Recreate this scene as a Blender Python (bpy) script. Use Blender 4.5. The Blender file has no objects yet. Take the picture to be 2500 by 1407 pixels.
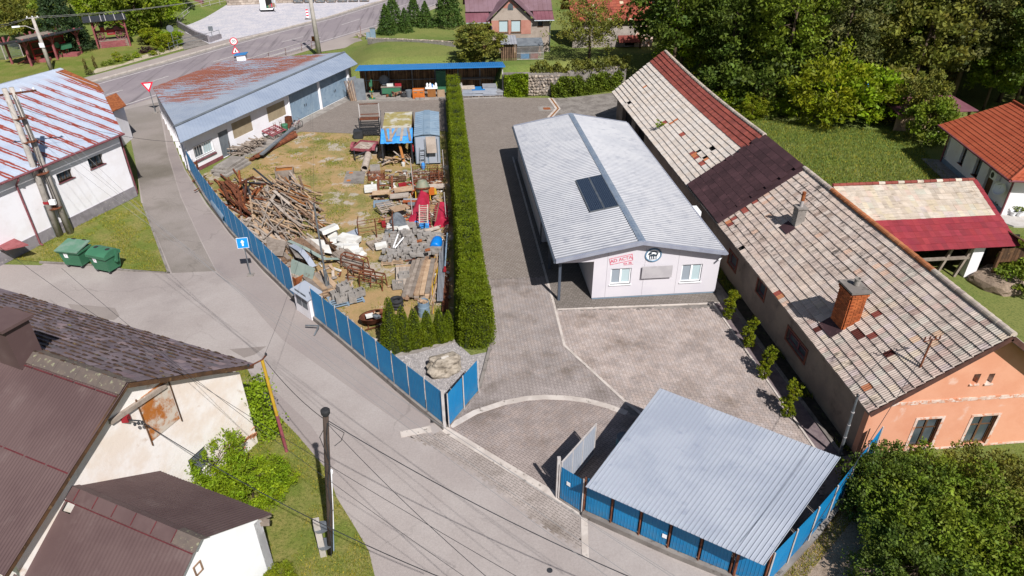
import bpy,math,random
import numpy as np
from mathutils import Matrix,Vector,noise
Vr=Vector
R=math.radians
rnd=random.Random(11)
scn=bpy.context.scene
COL=scn.collection
# ------------------------------------------------------------------ camera, sky, sun, exposure
FPX,PITCH,CAM_H,YAW=1668.0,R(31.6),20.0,R(5.7)
cam_d=bpy.data.cameras.new('camera')
cam=bpy.data.objects.new('camera',cam_d)
COL.objects.link(cam)
cam.location=(0,0,CAM_H)
cam.rotation_euler=(R(90)-PITCH,0,-YAW)
cam_d.sensor_width=36
cam_d.lens=FPX/2500*36
cam_d.clip_end=4000
scn.camera=cam
SUN_EL=R(48)
to_sun=Vr((0.345*math.cos(SUN_EL),-0.9386*math.cos(SUN_EL),math.sin(SUN_EL)))
wd=bpy.data.worlds.new('World')
scn.world=wd
wd.use_nodes=True
wnt=wd.node_tree
sky=wnt.nodes.new('ShaderNodeTexSky')
sky.sky_type='NISHITA'
sky.sun_disc=False
sky.sun_elevation=SUN_EL
sky.sun_rotation=math.atan2(to_sun.x,to_sun.y)
sky.air_density=1.0
sky.dust_density=1.2
wnt.links.new(sky.outputs[0],wnt.nodes['Background'].inputs[0])
wnt.nodes['Background'].inputs[1].default_value=0.055
sl=bpy.data.lights.new('sun','SUN')
sl.energy=5.0
sl.angle=R(0.55)
sl.color=(1.0,0.972,0.945)
so=bpy.data.objects.new('sun',sl)
COL.objects.link(so)
so.rotation_euler=to_sun.to_track_quat('Z','Y').to_euler()
scn.view_settings.view_transform='Standard'
scn.view_settings.look='None'
scn.view_settings.exposure=0.30
scn.view_settings.gamma=1.0
scn.render.engine='CYCLES'
scn.cycles.max_bounces=4
scn.cycles.diffuse_bounces=2
scn.cycles.glossy_bounces=2
scn.cycles.transmission_bounces=2
scn.cycles.transparent_max_bounces=4
scn.cycles.use_denoising=True
# ------------------------------------------------------------------ site survey: photo bearing + known height -> site metres
_c,_s=math.cos(PITCH),math.sin(PITCH)
_cy,_sy=math.cos(YAW),math.sin(YAW)
def ray(px,py):
 u,v=px-1250.0,703.5-py
 X,Y,Z=u,FPX*_c+v*_s,-FPX*_s+v*_c
 return Vr((X*_cy+Y*_sy,-X*_sy+Y*_cy,Z))
def W(px,py,z=0.0):
 r=ray(px,py)
 t=(z-CAM_H)/r.z
 return Vr((r.x*t,r.y*t,z))
def WB(px,py,b):
 r=ray(px,py)
 t=b/r.y
 return Vr((r.x*t,b,CAM_H+r.z*t))
def WA(px,py,a):
 r=ray(px,py)
 t=a/r.x
 return Vr((a,r.y*t,CAM_H+r.z*t))
def WP(px,py,p0,p1):
 r=ray(px,py)
 dx,dy=p1[0]-p0[0],p1[1]-p0[1]
 t=(p0[0]*dy-p0[1]*dx)/(r.x*dy-r.y*dx)
 return Vr((r.x*t,r.y*t,CAM_H+r.z*t))
def ZAT(px,py,p):
 r=ray(px,py)
 return CAM_H+r.z*math.hypot(p[0],p[1])/math.hypot(r.x,r.y)
 # ------------------------------------------------------------------ small node helper and materials
def C(h):
 h=h.lstrip('#')
 o=[]
 for i in(0,2,4):
  c=int(h[i:i+2],16)/255.0
  o.append(c/12.92 if c<=.04045 else((c+.055)/1.055)**2.4)
 return tuple(o)
def A(h,k=0.64):
 return tuple(min(.9,c*k)for c in C(h))
class NB:
 def __init__(s,name):
  s.m=bpy.data.materials.new(name)
  s.m.use_nodes=True
  s.t=s.m.node_tree
  s.n=s.t.nodes
  s.b=s.n['Principled BSDF']
  s.p=None
 def nd(s,typ,**kw):
  x=s.n.new(typ)
  for k,v in kw.items():
   setattr(x,k,v)
  return x
 def put(s,sock,val):
  if val is None:
   return
  if hasattr(val,'is_linked')or isinstance(val,bpy.types.NodeSocket):
   s.t.links.new(val,sock)
  elif isinstance(val,(tuple,list))and len(val)==3 and sock.type=='RGBA':
   sock.default_value=(*val,1)
  else:
   sock.default_value=val
 def pos(s):
  if s.p is None:
   s.p=s.nd('ShaderNodeNewGeometry').outputs['Position']
  return s.p
 def mapv(s,vec,scale=(1,1,1),rot=(0,0,0),loc=(0,0,0)):
  m=s.nd('ShaderNodeMapping')
  s.put(m.inputs['Vector'],vec)
  m.inputs['Scale'].default_value=scale
  m.inputs['Rotation'].default_value=rot
  m.inputs['Location'].default_value=loc
  return m.outputs[0]
 def noise(s,scale,detail=4,rough=.6,vec=None,dist=0.0):
  x=s.nd('ShaderNodeTexNoise')
  s.put(x.inputs['Vector'],vec if vec is not None else s.pos())
  x.inputs['Scale'].default_value=scale
  x.inputs['Detail'].default_value=detail
  x.inputs['Roughness'].default_value=rough
  x.inputs['Distortion'].default_value=dist
  return x.outputs[0]
 def vor(s,scale,vec=None,feature='F1',out=0):
  x=s.nd('ShaderNodeTexVoronoi',feature=feature)
  s.put(x.inputs['Vector'],vec if vec is not None else s.pos())
  x.inputs['Scale'].default_value=scale
  return x.outputs[out]
 def step(s,fac,lo,hi):
  x=s.nd('ShaderNodeMapRange',interpolation_type='SMOOTHSTEP')
  s.put(x.inputs['Value'],fac)
  x.inputs['From Min'].default_value=lo
  x.inputs['From Max'].default_value=hi
  return x.outputs[0]
 def math(s,op,a,b=0.0,c=0.0):
  x=s.nd('ShaderNodeMath',operation=op)
  s.put(x.inputs[0],a)
  s.put(x.inputs[1],b)
  s.put(x.inputs[2],c)
  return x.outputs[0]
 def mix(s,fac,a,b,mode='MIX'):
  x=s.nd('ShaderNodeMix',data_type='RGBA',blend_type=mode)
  s.put(x.inputs[0],fac)
  s.put(x.inputs[6],a)
  s.put(x.inputs[7],b)
  return x.outputs[2]
 def dot(s,vec,d):
  x=s.nd('ShaderNodeVectorMath',operation='DOT_PRODUCT')
  s.put(x.inputs[0],vec)
  x.inputs[1].default_value=d
  return x.outputs['Value']
 def comb(s,x_,y_,z_):
  x=s.nd('ShaderNodeCombineXYZ')
  s.put(x.inputs[0],x_)
  s.put(x.inputs[1],y_)
  s.put(x.inputs[2],z_)
  return x.outputs[0]
 def tint(s,col):
  x=s.nd('ShaderNodeVertexColor',layer_name='tint')
  return s.mix(1.0,col,x.outputs[0],'MULTIPLY')
 def objrand(s,col,amt):
  x=s.nd('ShaderNodeObjectInfo')
  f=s.math('MULTIPLY_ADD',x.outputs['Random'],2*amt,1-amt)
  return s.mix(1.0,col,s.comb(f,f,f),'MULTIPLY')
 def bump(s,h,strength=.3,dist=.02):
  x=s.nd('ShaderNodeBump')
  x.inputs['Strength'].default_value=strength
  x.inputs['Distance'].default_value=dist
  s.put(x.inputs['Height'],h)
  s.put(s.b.inputs['Normal'],x.outputs[0])
 def done(s,col,rough=.8,metal=0.0,spec=.35):
  s.put(s.b.inputs['Base Color'],col)
  s.put(s.b.inputs['Roughness'],rough)
  s.put(s.b.inputs['Metallic'],metal)
  s.b.inputs['Specular IOR Level'].default_value=spec
  return s.m
def pm(name,c1,c2=None,s=2.0,lo=.4,hi=.62,c3=None,s3=9.0,lo3=.58,hi3=.7,rough=.8,metal=0.0,spec=.3,bump=0.0,bs=30.0,bd=.02,tint=False,objrand=0.0,grain=0.0,gs=60.0,stretch=None):
 """general weathered material: two colours in patches, a third in blots, fine grain"""
 b=NB(name)
 vec=b.mapv(b.pos(),scale=stretch)if stretch else None
 col=c1
 if c2:
  col=b.mix(b.step(b.noise(s,5,.62,vec),lo,hi),c1,c2)
 if c3:
  col=b.mix(b.step(b.noise(s3,4,.6,vec),lo3,hi3),col,c3)
 if grain:
  g=b.math('MULTIPLY_ADD',b.noise(gs,3,.7),2*grain,1-grain)
  col=b.mix(1.0,col,b.comb(g,g,g),'MULTIPLY')
 if tint:
  col=b.tint(col)
 if objrand:
  col=b.objrand(col,objrand)
 if bump:
  b.bump(b.noise(bs,4,.65),bump,bd)
 return b.done(col,rough,metal,spec)
 # ------------------------------------------------------------------ mesh building
class _MD(dict):
 __getattr__=dict.__getitem__
 __setattr__=dict.__setitem__
MT=_MD()
PMAT={}
class MB:
 def __init__(s):
  s.v,s.f,s.t,s.mi=[],[],[],[]
 def add(s,vs,fs,tint=None,mi=0):
  o=len(s.v)
  s.v+=[tuple(p)for p in vs]
  s.f+=[tuple(i+o for i in q)for q in fs]
  s.t+=[tint or(1,1,1)]*len(vs)
  s.mi+=[mi]*len(fs)
  return s
 def box(s,x0,x1,y0,y1,z0,z1,tint=None,mi=0):
  return s.add([(x0,y0,z0),(x1,y0,z0),(x1,y1,z0),(x0,y1,z0),(x0,y0,z1),(x1,y0,z1),(x1,y1,z1),(x0,y1,z1)],[(3,2,1,0),(4,5,6,7),(0,1,5,4),(1,2,6,5),(2,3,7,6),(3,0,4,7)],tint,mi)
 def mbox(s,M,lx,ly,lz,tint=None,mi=0):
  c=[(x*lx/2,y*ly/2,z*lz/2)for z in(-1,1)for x,y in((-1,-1),(1,-1),(1,1),(-1,1))]
  return s.add([M@Vr(p)for p in c],[(3,2,1,0),(4,5,6,7),(0,1,5,4),(1,2,6,5),(2,3,7,6),(3,0,4,7)],tint,mi)
 def beam(s,p0,p1,w,h,tint=None,mi=0,up=(0,0,1)):
  p0,p1=Vr(p0),Vr(p1)
  d=p1-p0
  L=d.length
  d.normalize()
  u=Vr(up)
  if abs(d.dot(u))>.98:
   u=Vr((0,1,0))
  x=d.cross(u).normalized()
  z=x.cross(d)
  M=Matrix((x,d,z)).transposed().to_4x4()
  M.translation=(p0+p1)/2
  return s.mbox(M,w,L,h,tint,mi)
 def cyl(s,p0,p1,r0,r1=None,n=10,caps=True,tint=None,mi=0):
  return s.tube([p0,p1],[r0,r0 if r1 is None else r1],n,caps,tint,mi)
 def tube(s,pts,r,n=6,caps=True,tint=None,mi=0):
  pts=[Vr(p)for p in pts]
  rs=r if isinstance(r,(list,tuple))else[r]*len(pts)
  vs,fs=[],[]
  prev=None
  for i,p in enumerate(pts):
   d=(pts[min(i+1,len(pts)-1)]-pts[max(i-1,0)]).normalized()
   u=Vr((0,0,1))if abs(d.z)<.95 else Vr((1,0,0))
   x=d.cross(u).normalized()if prev is None else(prev-d*prev.dot(d)).normalized()
   prev=x
   y=d.cross(x)
   for k in range(n):
    a=2*math.pi*k/n
    vs.append(p+x*(math.cos(a)*rs[i])+y*(math.sin(a)*rs[i]))
  for i in range(len(pts)-1):
   for k in range(n):
    k2=(k+1)%n
    fs.append((i*n+k,i*n+k2,(i+1)*n+k2,(i+1)*n+k))
  if caps:
   fs.append(tuple(range(n-1,-1,-1)))
   fs.append(tuple((len(pts)-1)*n+k for k in range(n)))
  return s.add(vs,fs,tint,mi)
 def lathe(s,c,prof,n=16,tint=None,mi=0,M=None):
  vs,fs=[],[]
  for r,z in prof:
   for k in range(n):
    a=2*math.pi*k/n
    p=Vr((math.cos(a)*r,math.sin(a)*r,z))
    if M is not None:
     p=M@p
    vs.append(Vr(c)+p)
  for i in range(len(prof)-1):
   for k in range(n):
    k2=(k+1)%n
    fs.append((i*n+k,i*n+k2,(i+1)*n+k2,(i+1)*n+k))
  fs.append(tuple(range(n-1,-1,-1)))
  fs.append(tuple((len(prof)-1)*n+k for k in range(n)))
  return s.add(vs,fs,tint,mi)
 def poly(s,pts,tint=None,mi=0):
  return s.add(pts,[tuple(range(len(pts)))],tint,mi)
 def prism(s,pts,z0,z1,tint=None,mi=0):
  n=len(pts)
  ar=sum(pts[i][0]*pts[(i+1)%n][1]-pts[(i+1)%n][0]*pts[i][1]for i in range(n))
  if ar<0:
   pts=pts[::-1]
  vs=[(p[0],p[1],z0)for p in pts]+[(p[0],p[1],z1)for p in pts]
  fs=[tuple(range(n-1,-1,-1)),tuple(range(n,2*n))]+[(i,(i+1)%n,n+(i+1)%n,n+i)for i in range(n)]
  return s.add(vs,fs,tint,mi)
 def slab(s,quad,th,tint=None,mi=0):
  q=[Vr(p)for p in quad]
  nr=(q[1]-q[0]).cross(q[2]-q[0]).normalized()
  if nr.z<0:
   q=q[::-1]
   nr=-nr
  n=len(q)
  vs=q+[p-nr*th for p in q]
  fs=[tuple(range(n)),tuple(range(2*n-1,n-1,-1))]+[(i,n+i,n+(i+1)%n,(i+1)%n)for i in range(n)]
  return s.add(vs,fs,tint,mi)
 def wallq(s,p0,p1,z0,z1,th=.25,tint=None,mi=0):
  d=Vr((p1[0]-p0[0],p1[1]-p0[1],0)).normalized()
  nr=Vr((-d.y,d.x,0))*th
  return s.prism([(p0[0],p0[1]),(p1[0],p1[1]),(p1[0]+nr.x,p1[1]+nr.y),(p0[0]+nr.x,p0[1]+nr.y)],z0,z1,tint,mi)
 def mesh(s,name,mats,smooth=False):
  me=bpy.data.meshes.new(name)
  me.from_pydata(s.v,[],s.f)
  for m in(mats if isinstance(mats,(list,tuple))else[mats]):
   me.materials.append(m)
  if any(s.mi):
   me.polygons.foreach_set('material_index',s.mi)
  if any(t!=(1,1,1)for t in s.t):
   ca=me.color_attributes.new('tint','FLOAT_COLOR','POINT')
   ca.data.foreach_set('color',np.array([(*t,1)for t in s.t],'f').ravel())
  else:
   ca=me.color_attributes.new('tint','FLOAT_COLOR','POINT')
   ca.data.foreach_set('color',np.ones(4*len(s.v),'f'))
  if smooth:
   me.polygons.foreach_set('use_smooth',[True]*len(me.polygons))
  me.update()
  return me
 def bd(s,name,mats,parent=None,local=False,smooth=False,**kw):
  return link(name,s.mesh(name,mats,smooth),parent,local,**kw)
def tag(o,label=None,cat=None,group=None,kind=None):
 if label:
  o['label']=label
 if cat:
  o['category']=cat
 if group:
  o['group']=group
 if kind:
  o['kind']=kind
 return o
def link(name,me,parent=None,local=False,M=None,**kw):
 o=bpy.data.objects.new(name,me)
 COL.objects.link(o)
 if M is not None:
  o.matrix_basis=M
 if parent is not None:
  o.parent=parent
  if not local and parent in PMAT:
   o.matrix_parent_inverse=PMAT[parent].inverted()
 return tag(o,**kw)
def thing(name,label,cat,loc=(0,0,0),rz=0.0,group=None):
 o=bpy.data.objects.new(name,None)
 COL.objects.link(o)
 o.location=loc
 o.rotation_euler=(0,0,rz)
 o.empty_display_size=.2
 PMAT[o]=Matrix.Translation(loc)@Matrix.Rotation(rz,4,'Z')
 return tag(o,label,cat,group)
def cptree(root,loc,rz=0.0,label=None,group=None,scale=None):
 def cp(o,parent):
  c=o.copy()
  COL.objects.link(c)
  if parent is not None:
   c.parent=parent
  for ch in o.children:
   cp(ch,c)
  return c
 r=cp(root,None)
 r.location=loc
 r.rotation_euler=(0,0,rz)
 if scale:
  r.scale=(scale,)*3 if isinstance(scale,(int,float))else scale
 if label:
  r['label']=label
 if group:
  r['group']=group
 return r
def TR(loc,rz=0.0,rx=0.0,ry=0.0,sc=None):
 M=Matrix.Translation(loc)@Matrix.Rotation(rz,4,'Z')@Matrix.Rotation(ry,4,'Y')@Matrix.Rotation(rx,4,'X')
 if sc:
  M=M@Matrix.Diagonal((*sc,1))
 return M
def inside(x,y,poly):
 c=False
 j=len(poly)-1
 for i in range(len(poly)):
  xi,yi=poly[i][0],poly[i][1]
  xj,yj=poly[j][0],poly[j][1]
  if(yi>y)!=(yj>y)and x<(xj-xi)*(y-yi)/(yj-yi)+xi:
   c=not c
  j=i
 return c
def sheet(name,pts,z,mat,kind='structure',**kw):
 from mathutils.geometry import tessellate_polygon
 vs=[(p[0],p[1],z)for p in pts]
 tris=tessellate_polygon([[Vr(v)for v in vs]])
 m=MB()
 fs=[]
 for t in tris:
  a,b,c=(Vr(vs[i])for i in t)
  fs.append(t if(b-a).cross(c-a).z>0 else t[::-1])
 m.add(vs,fs)
 return m.bd(name,mat,kind=kind,**kw)
def strip_along(pts,w,z0,z1,mb=None):
 """ribbon of width w following plan points, as a low solid"""
 mb=mb or MB()
 L,Rr=[],[]
 n=len(pts)
 for i in range(n):
  a,b=Vr(pts[max(i-1,0)][:2]),Vr(pts[min(i+1,n-1)][:2])
  d=(b-a).normalized()
  nr=Vr((-d.y,d.x))*(w/2)
  p=Vr(pts[i][:2])
  L.append(p+nr)
  Rr.append(p-nr)
 for i in range(n-1):
  mb.prism([(Rr[i].x,Rr[i].y),(Rr[i+1].x,Rr[i+1].y),(L[i+1].x,L[i+1].y),(L[i].x,L[i].y)],z0,z1)
 return mb
def corr(p00,p10,p11,p01,pitch,depth,kind='trap',th=.03,mb=None):
 """profiled sheet; p00->p10 runs across the ribs, p00->p01 along them"""
 mb=mb or MB()
 p00,p10,p11,p01=(Vr(p)for p in(p00,p10,p11,p01))
 nr=(p10-p00).cross(p01-p00).normalized()
 if nr.z<0 or(abs(nr.z)<.01 and False):
  nr=-nr
 n=max(1,round((p10-p00).length/pitch))
 prof={'trap':[(0,0),(.42,0),(.56,1),(.86,1)],'sine':[(0,.5),(.25,1),(.5,.5),(.75,0)],'seam':[(0,0),(.94,0),(.95,1),(.99,1)],'vee':[(0,0),(.8,0),(.9,1)]}[kind]
 us=[]
 for i in range(n):
  us+=[((i+a)/n,b)for a,b in prof]
 us.append((1.0,prof[0][1]))
 vs,fs=[],[]
 for a,h in us:
  vs.append(p00.lerp(p10,a)+nr*(h*depth))
  vs.append(p01.lerp(p11,a)+nr*(h*depth))
 for i in range(len(us)-1):
  fs.append((2*i,2*i+2,2*i+3,2*i+1))
 c=(Vr(vs[fs[0][1]])-Vr(vs[fs[0][0]])).cross(Vr(vs[fs[0][2]])-Vr(vs[fs[0][0]]))
 if c.dot(nr)<0:
  fs=[q[::-1]for q in fs]
 k=len(vs)
 if th:
  vs2=[v-nr*th for v in vs]
  fs=fs+[tuple(i+k for i in q[::-1])for q in fs]
  m=len(us)
  fs+=[(0,1,k+1,k),(2*m-2,k+2*m-2,k+2*m-1,2*m-1)]
  for i in range(m-1):
   fs+=[(2*i,k+2*i,k+2*i+2,2*i+2),(2*i+1,2*i+3,k+2*i+3,k+2*i+1)]
  vs=vs+vs2
 return mb.add(vs,fs)
def text_mesh(body,size,font_bold=False):
 cu=bpy.data.curves.new('lettering','FONT')
 cu.body=body
 cu.size=size
 cu.align_x='CENTER'
 cu.align_y='CENTER'
 cu.extrude=.004
 cu.offset=.012*size if font_bold else 0
 o=bpy.data.objects.new('lettering_tmp',cu)
 COL.objects.link(o)
 dg=bpy.context.evaluated_depsgraph_get()
 me=bpy.data.meshes.new_from_object(o.evaluated_get(dg))
 bpy.data.objects.remove(o)
 bpy.data.curves.remove(cu)
 return me
 # ------------------------------------------------------------------ materials
def leafmat(name,col,trans=.3,rough=.6):
 b=NB(name)
 c=b.tint(b.mix(b.step(b.noise(1.2,3),.35,.7),col,tuple(x*k for x,k in zip(col,(1.25,1.12,.8)))))
 b.done(c,rough,0,.25)
 tr=b.nd('ShaderNodeBsdfTranslucent')
 b.put(tr.inputs[0],c)
 ms=b.nd('ShaderNodeMixShader')
 ms.inputs[0].default_value=trans
 out=b.n['Material Output']
 b.t.links.new(b.b.outputs[0],ms.inputs[1])
 b.t.links.new(tr.outputs[0],ms.inputs[2])
 b.t.links.new(ms.outputs[0],out.inputs[0])
 return b.m
def asphalt(name,c1,c2,c3,chip=.16,cracks=True,streak=None):
 b=NB(name)
 col=b.mix(b.step(b.noise(.22,5,.6),.38,.66),c1,c2)
 col=b.mix(b.step(b.noise(.07,5,.65),.52,.68),col,c3)
 if streak:
  v=b.mapv(b.pos(),scale=(1.6,.06,1),rot=(0,0,streak))
  col=b.mix(b.step(b.noise(1.0,5,.6,v),.5,.72),col,tuple(x*.62 for x in c1))
 g=b.math('MULTIPLY_ADD',b.noise(13,4,.9),3.4*chip,1-1.7*chip)
 col=b.mix(1.0,col,b.comb(g,g,g),'MULTIPLY')
 g2=b.math('MULTIPLY_ADD',b.noise(6,4,.75),.24,.88)
 col=b.mix(1.0,col,b.comb(g2,g2,g2),'MULTIPLY')
 if cracks:
  w=b.nd('ShaderNodeVectorMath',operation='ADD')
  nz=b.nd('ShaderNodeTexNoise')
  nz.inputs['Scale'].default_value=.9
  b.put(nz.inputs['Vector'],b.pos())
  sc=b.nd('ShaderNodeVectorMath',operation='SCALE')
  b.t.links.new(nz.outputs[1],sc.inputs[0])
  sc.inputs['Scale'].default_value=1.6
  b.t.links.new(b.pos(),w.inputs[0])
  b.t.links.new(sc.outputs[0],w.inputs[1])
  e=b.vor(.17,w.outputs[0],'DISTANCE_TO_EDGE')
  k=b.math('MULTIPLY',b.step(e,.010,.002),b.step(b.noise(.16,3),.42,.6))
  col=b.mix(b.math('MULTIPLY',k,.22),col,(.06,.055,.05))
 b.bump(b.noise(45,3,.8),.35,.01)
 return b.done(col,.92,0,.2)
def grassmat(name,green,dry,soil=None,soil_lo=.62,soil_hi=.7,s1=.35,fine=9.0,gravel=None,gr_lo=.66,tree_shade=None):
 b=NB(name)
 n1=b.noise(s1,6,.68)
 col=b.mix(b.step(n1,.36,.62),green,dry)
 n2=b.noise(fine,4,.75)
 col=b.mix(b.step(n2,.42,.72),col,tuple(x*.6 for x in green))
 n3=b.noise(fine*3.2,3,.7)
 col=b.mix(b.math('MULTIPLY',b.step(n3,.5,.8),.6),col,tuple(min(.8,x*1.55)for x in dry))
 if soil:
  col=b.mix(b.math('MULTIPLY',b.step(b.noise(.24,5,.7,b.mapv(b.pos(),loc=(7.3,3.1,0))),soil_lo,soil_hi),b.step(n2,.2,.5)),col,soil)
 if gravel:
  col=b.mix(b.math('MULTIPLY',b.step(b.noise(.42,5,.72,b.mapv(b.pos(),loc=(1.7,9.1,0))),gr_lo,gr_lo+.05),b.step(n3,.3,.55)),col,gravel)
 b.bump(b.noise(22,5,.8),.8,.06)
 return b.done(col,.95,0,.15)
def tilemat(name,c1,c2,stain,streak=(14,14,1.2),lo=.5,hi=.66,amt=.85,rough=.85):
 b=NB(name)
 col=b.mix(b.step(b.noise(1.3,4),.35,.65),c1,c2)
 v=b.mapv(b.pos(),scale=(2.2,7.5,2.2))
 k=b.math('MULTIPLY',b.step(b.noise(1.0,5,.7,v),lo,hi),amt)
 k2=b.math('MULTIPLY',b.step(b.noise(.28,4,.65),.42,.62),1.0)
 v2=b.mapv(b.pos(),scale=(.9,11.0,.9),loc=(3.3,1.7,0))
 k3=b.noise(1.0,4,.7,v2)
 f3=b.math('MULTIPLY_ADD',k3,amt*.9,1-amt*.45)
 col=b.mix(1.0,col,b.comb(f3,f3,f3),'MULTIPLY')
 col=b.mix(b.math('MULTIPLY',k,b.math('MULTIPLY_ADD',k2,.9,.2)),col,stain)
 g=b.math('MULTIPLY_ADD',b.noise(35,3,.7),.3,.85)
 col=b.tint(b.mix(1.0,col,b.comb(g,g,g),'MULTIPLY'))
 b.bump(b.noise(60,3,.7),.25,.008)
 return b.done(col,rough,0,.2)
def add_mats():
 m=MT
 m['asphalt']=asphalt('chipseal_asphalt',A('#b6aba6'),A('#c2b8b3'),A('#a89d99'),.2)
 m['asphalt_dark']=asphalt('smooth_asphalt',A('#aca09c'),A('#b3a8a3'),A('#9b908e'),.13)
 m['asphalt_patch']=asphalt('patch_asphalt',A('#a89d97'),A('#a0958f'),A('#968c88'),.07,False)
 m['asphalt_old']=asphalt('old_asphalt',A('#a89e98'),A('#9b928a'),A('#857d73'),.28)
 m['road']=asphalt('road_asphalt',A('#a2979b'),A('#aca1a3'),A('#948a8f'),.05,True,R(-33))
 m['sidewalk']=asphalt('sidewalk_asphalt',A('#b5a8a2'),A('#beb2aa'),A('#a3978f'),.08,False)
 m['paint']=pm('road_paint',A('#e2dcd8'),A('#c2b8b4'),3,.45,.75,rough=.7)
 m['kerb']=pm('kerb_concrete',A('#d6cbc2',.76),A('#c4b8af',.74),1.2,c3=A('#8f857b'),s3=5,grain=.12,bump=.3)
 m['kerb_grey']=pm('grey_concrete',A('#a39b94'),A('#8a827c'),1.0,c3=A('#6d665f'),s3=4,grain=.15,bump=.4)
 m['concrete']=pm('plain_concrete',A('#b4aca4'),A('#9c948d'),1.4,c3=A('#7d766f'),s3=6,grain=.12,bump=.3)
 m['lot']=pm('white_cobble_lot',A('#d6d0d2',.78),A('#c6c3ca',.78),.6,c3=A('#aaacba',.74),s3=3.5,lo3=.5,hi3=.68,grain=.2,gs=9,bump=.3,bs=14,stretch=(1,1,1))
 m['joint']=pm('paver_joint_sand',A('#5a5048'),A('#463e37'),2.5,grain=.2)
 m['paver_far']=None
 m['grass']=grassmat('meadow_grass',(.115,.168,.036),(.195,.205,.06),(.27,.21,.12),.64,.76,.12)
 m['lawn']=grassmat('lawn_grass',(.125,.17,.026),(.22,.205,.06),(.30,.23,.14),.62,.74,.3)
 m['verge']=grassmat('verge_grass',(.135,.175,.03),(.25,.22,.07),(.32,.25,.15),.6,.72,.5)
 m['yard']=grassmat('yard_ground',(.165,.17,.042),(.30,.24,.10),A('#c8a678'),.42,.56,.3,7.0,A('#c4b8ac',.75),.54)
 m['dirt']=grassmat('dirt_track',A('#a9937e'),A('#c0ab98'),A('#8f8550'),.6,.7,.5,6.0)
 m['gravel']=pm('white_gravel',A('#c9c2c0'),A('#a8a2a2'),22,.4,.6,c3=A('#857f80'),s3=34,grain=.2,gs=50,bump=.8,bs=40,bd=.05)
 m['stone_chip']=pm('gravel_chip',A('#d2cbc8'),A('#aaa4a3'),5,tint=True)
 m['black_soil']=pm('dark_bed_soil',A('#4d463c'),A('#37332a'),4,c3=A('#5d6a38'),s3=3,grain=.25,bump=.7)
 m['red_chip']=pm('red_gravel',A('#8f7f80'),A('#7c6c70'),3,c3=A('#a08a84'),s3=12,grain=.25,gs=40,bump=.6)
 m['flower_gravel']=pm('sand_gravel',A('#d8cbb2'),A('#c0b294'),3,c3=A('#8d8a60'),s3=2.2,lo3=.6,grain=.15)
 m['hall_wall']=pm('white_sandwich_panel',A('#e2dde2',.80),A('#dcd7de',.80),.4,rough=.5,spec=.4)
 m['hall_trim']=pm('grey_trim_metal',A('#b2b6c4'),A('#a6aabb'),2,rough=.45,spec=.5)
 m['hall_dark']=pm('dark_grey_metal',A('#5d6572'),A('#535b68'),2,rough=.5)
 m['white_pvc']=pm('white_pvc',(.82,.82,.83),rough=.35,spec=.5)
 m['white_wall']=pm('white_render',A('#f4f2f6',.9),A('#ece8ea',.9),.6,c3=A('#d5cdca',.8),s3=1.2,lo3=.66,hi3=.85,grain=.05)
 m['plinth']=pm('grey_plinth',A('#a7a0a5'),A('#948d92'),1.5,c3=A('#c1bab6'),s3=4,grain=.15,bump=.3)
 m['maroon']=pm('maroon_paint',A('#8d5158'),A('#a0646a'),3,c3=A('#6d3a40'),s3=6,rough=.6)
 m['cream_wall']=pm('flaking_cream_plaster',A('#efe0d2',.84),A('#f6efe9',.86),.55,.42,.6,c3=A('#d9bca3',.74),s3=1.3,lo3=.6,hi3=.78,grain=.08,bump=.35,bs=6)
 m['brick_bare']=pm('exposed_plaster_brick',A('#d98b5c'),A('#e2b391'),3,c3=A('#b06a41'),s3=5,grain=.15,bump=.6,bs=8)
 m['peach']=pm('peach_render',A('#f2b08f',.74),A('#eca684',.74),.7,c3=A('#f4c8b2',.74),s3=1.1,lo3=.6,hi3=.72,grain=.06,bump=.2,bs=12)
 m['flake']=pm('pale_flaked_plaster',A('#f0d9cc',.78),A('#dcbca9',.76),3,c3=A('#e39a76',.72),s3=4,lo3=.52,hi3=.6,grain=.1)
 m['side_plaster']=pm('old_grey_plaster',A('#b3a18f'),A('#9d8d80'),.6,c3=A('#7c6d60'),s3=1.1,lo3=.55,hi3=.75,grain=.12,bump=.4,bs=9)
 m['rough_render']=pm('beige_roughcast',A('#c9b9ab'),A('#b5a597'),.8,grain=.18,gs=18,bump=.6,bs=18)
 m['pink']=pm('salmon_render',A('#d69a88'),A('#cb8c7b'),1.2,grain=.1)
 m['barn_wall']=pm('barn_plaster',A('#c8bcb2'),A('#a99d94'),.8,c3=A('#83776c'),s3=2,grain=.15)
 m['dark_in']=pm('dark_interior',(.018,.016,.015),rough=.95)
 m['galv']=pm('galvanised_sheet',A('#d2d3d9',.47),A('#c6c8d0',.47),.5,c3=A('#b2b5c0',.47),s3=1.6,lo3=.5,hi3=.75,grain=.08,gs=3,rough=.5,metal=.1,spec=.4)
 m['galv_dull']=pm('dull_galvanised',A('#ccd3e0',.58),A('#bfc7d6',.58),.5,c3=A('#a9b2c4',.58),s3=1.7,lo3=.58,hi3=.8,rough=.5,metal=.05)
 m['garage_tin']=pm('garage_tin',A('#b4c0d3',.62),A('#a8b5ca',.62),.5,c3=A('#c6cfdc',.62),s3=1.1,lo3=.58,hi3=.8,rough=.5,metal=.05)
 m['steel']=pm('grey_steel',A('#a5abb0'),A('#8d9398'),3,rough=.4,metal=.5)
 m['white_metal']=pm('white_painted_steel',A('#dcd6d4'),A('#cdc5c1'),3,c3=A('#a5806a'),s3=7,lo3=.7,hi3=.8,rough=.5)
 b=NB('blue_sheet_metal')
 z=b.dot(b.pos(),(0,0,1))
 mud=b.math('MULTIPLY',b.step(z,.95,.25),b.step(b.noise(5,4,.7),.35,.75))
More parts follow.
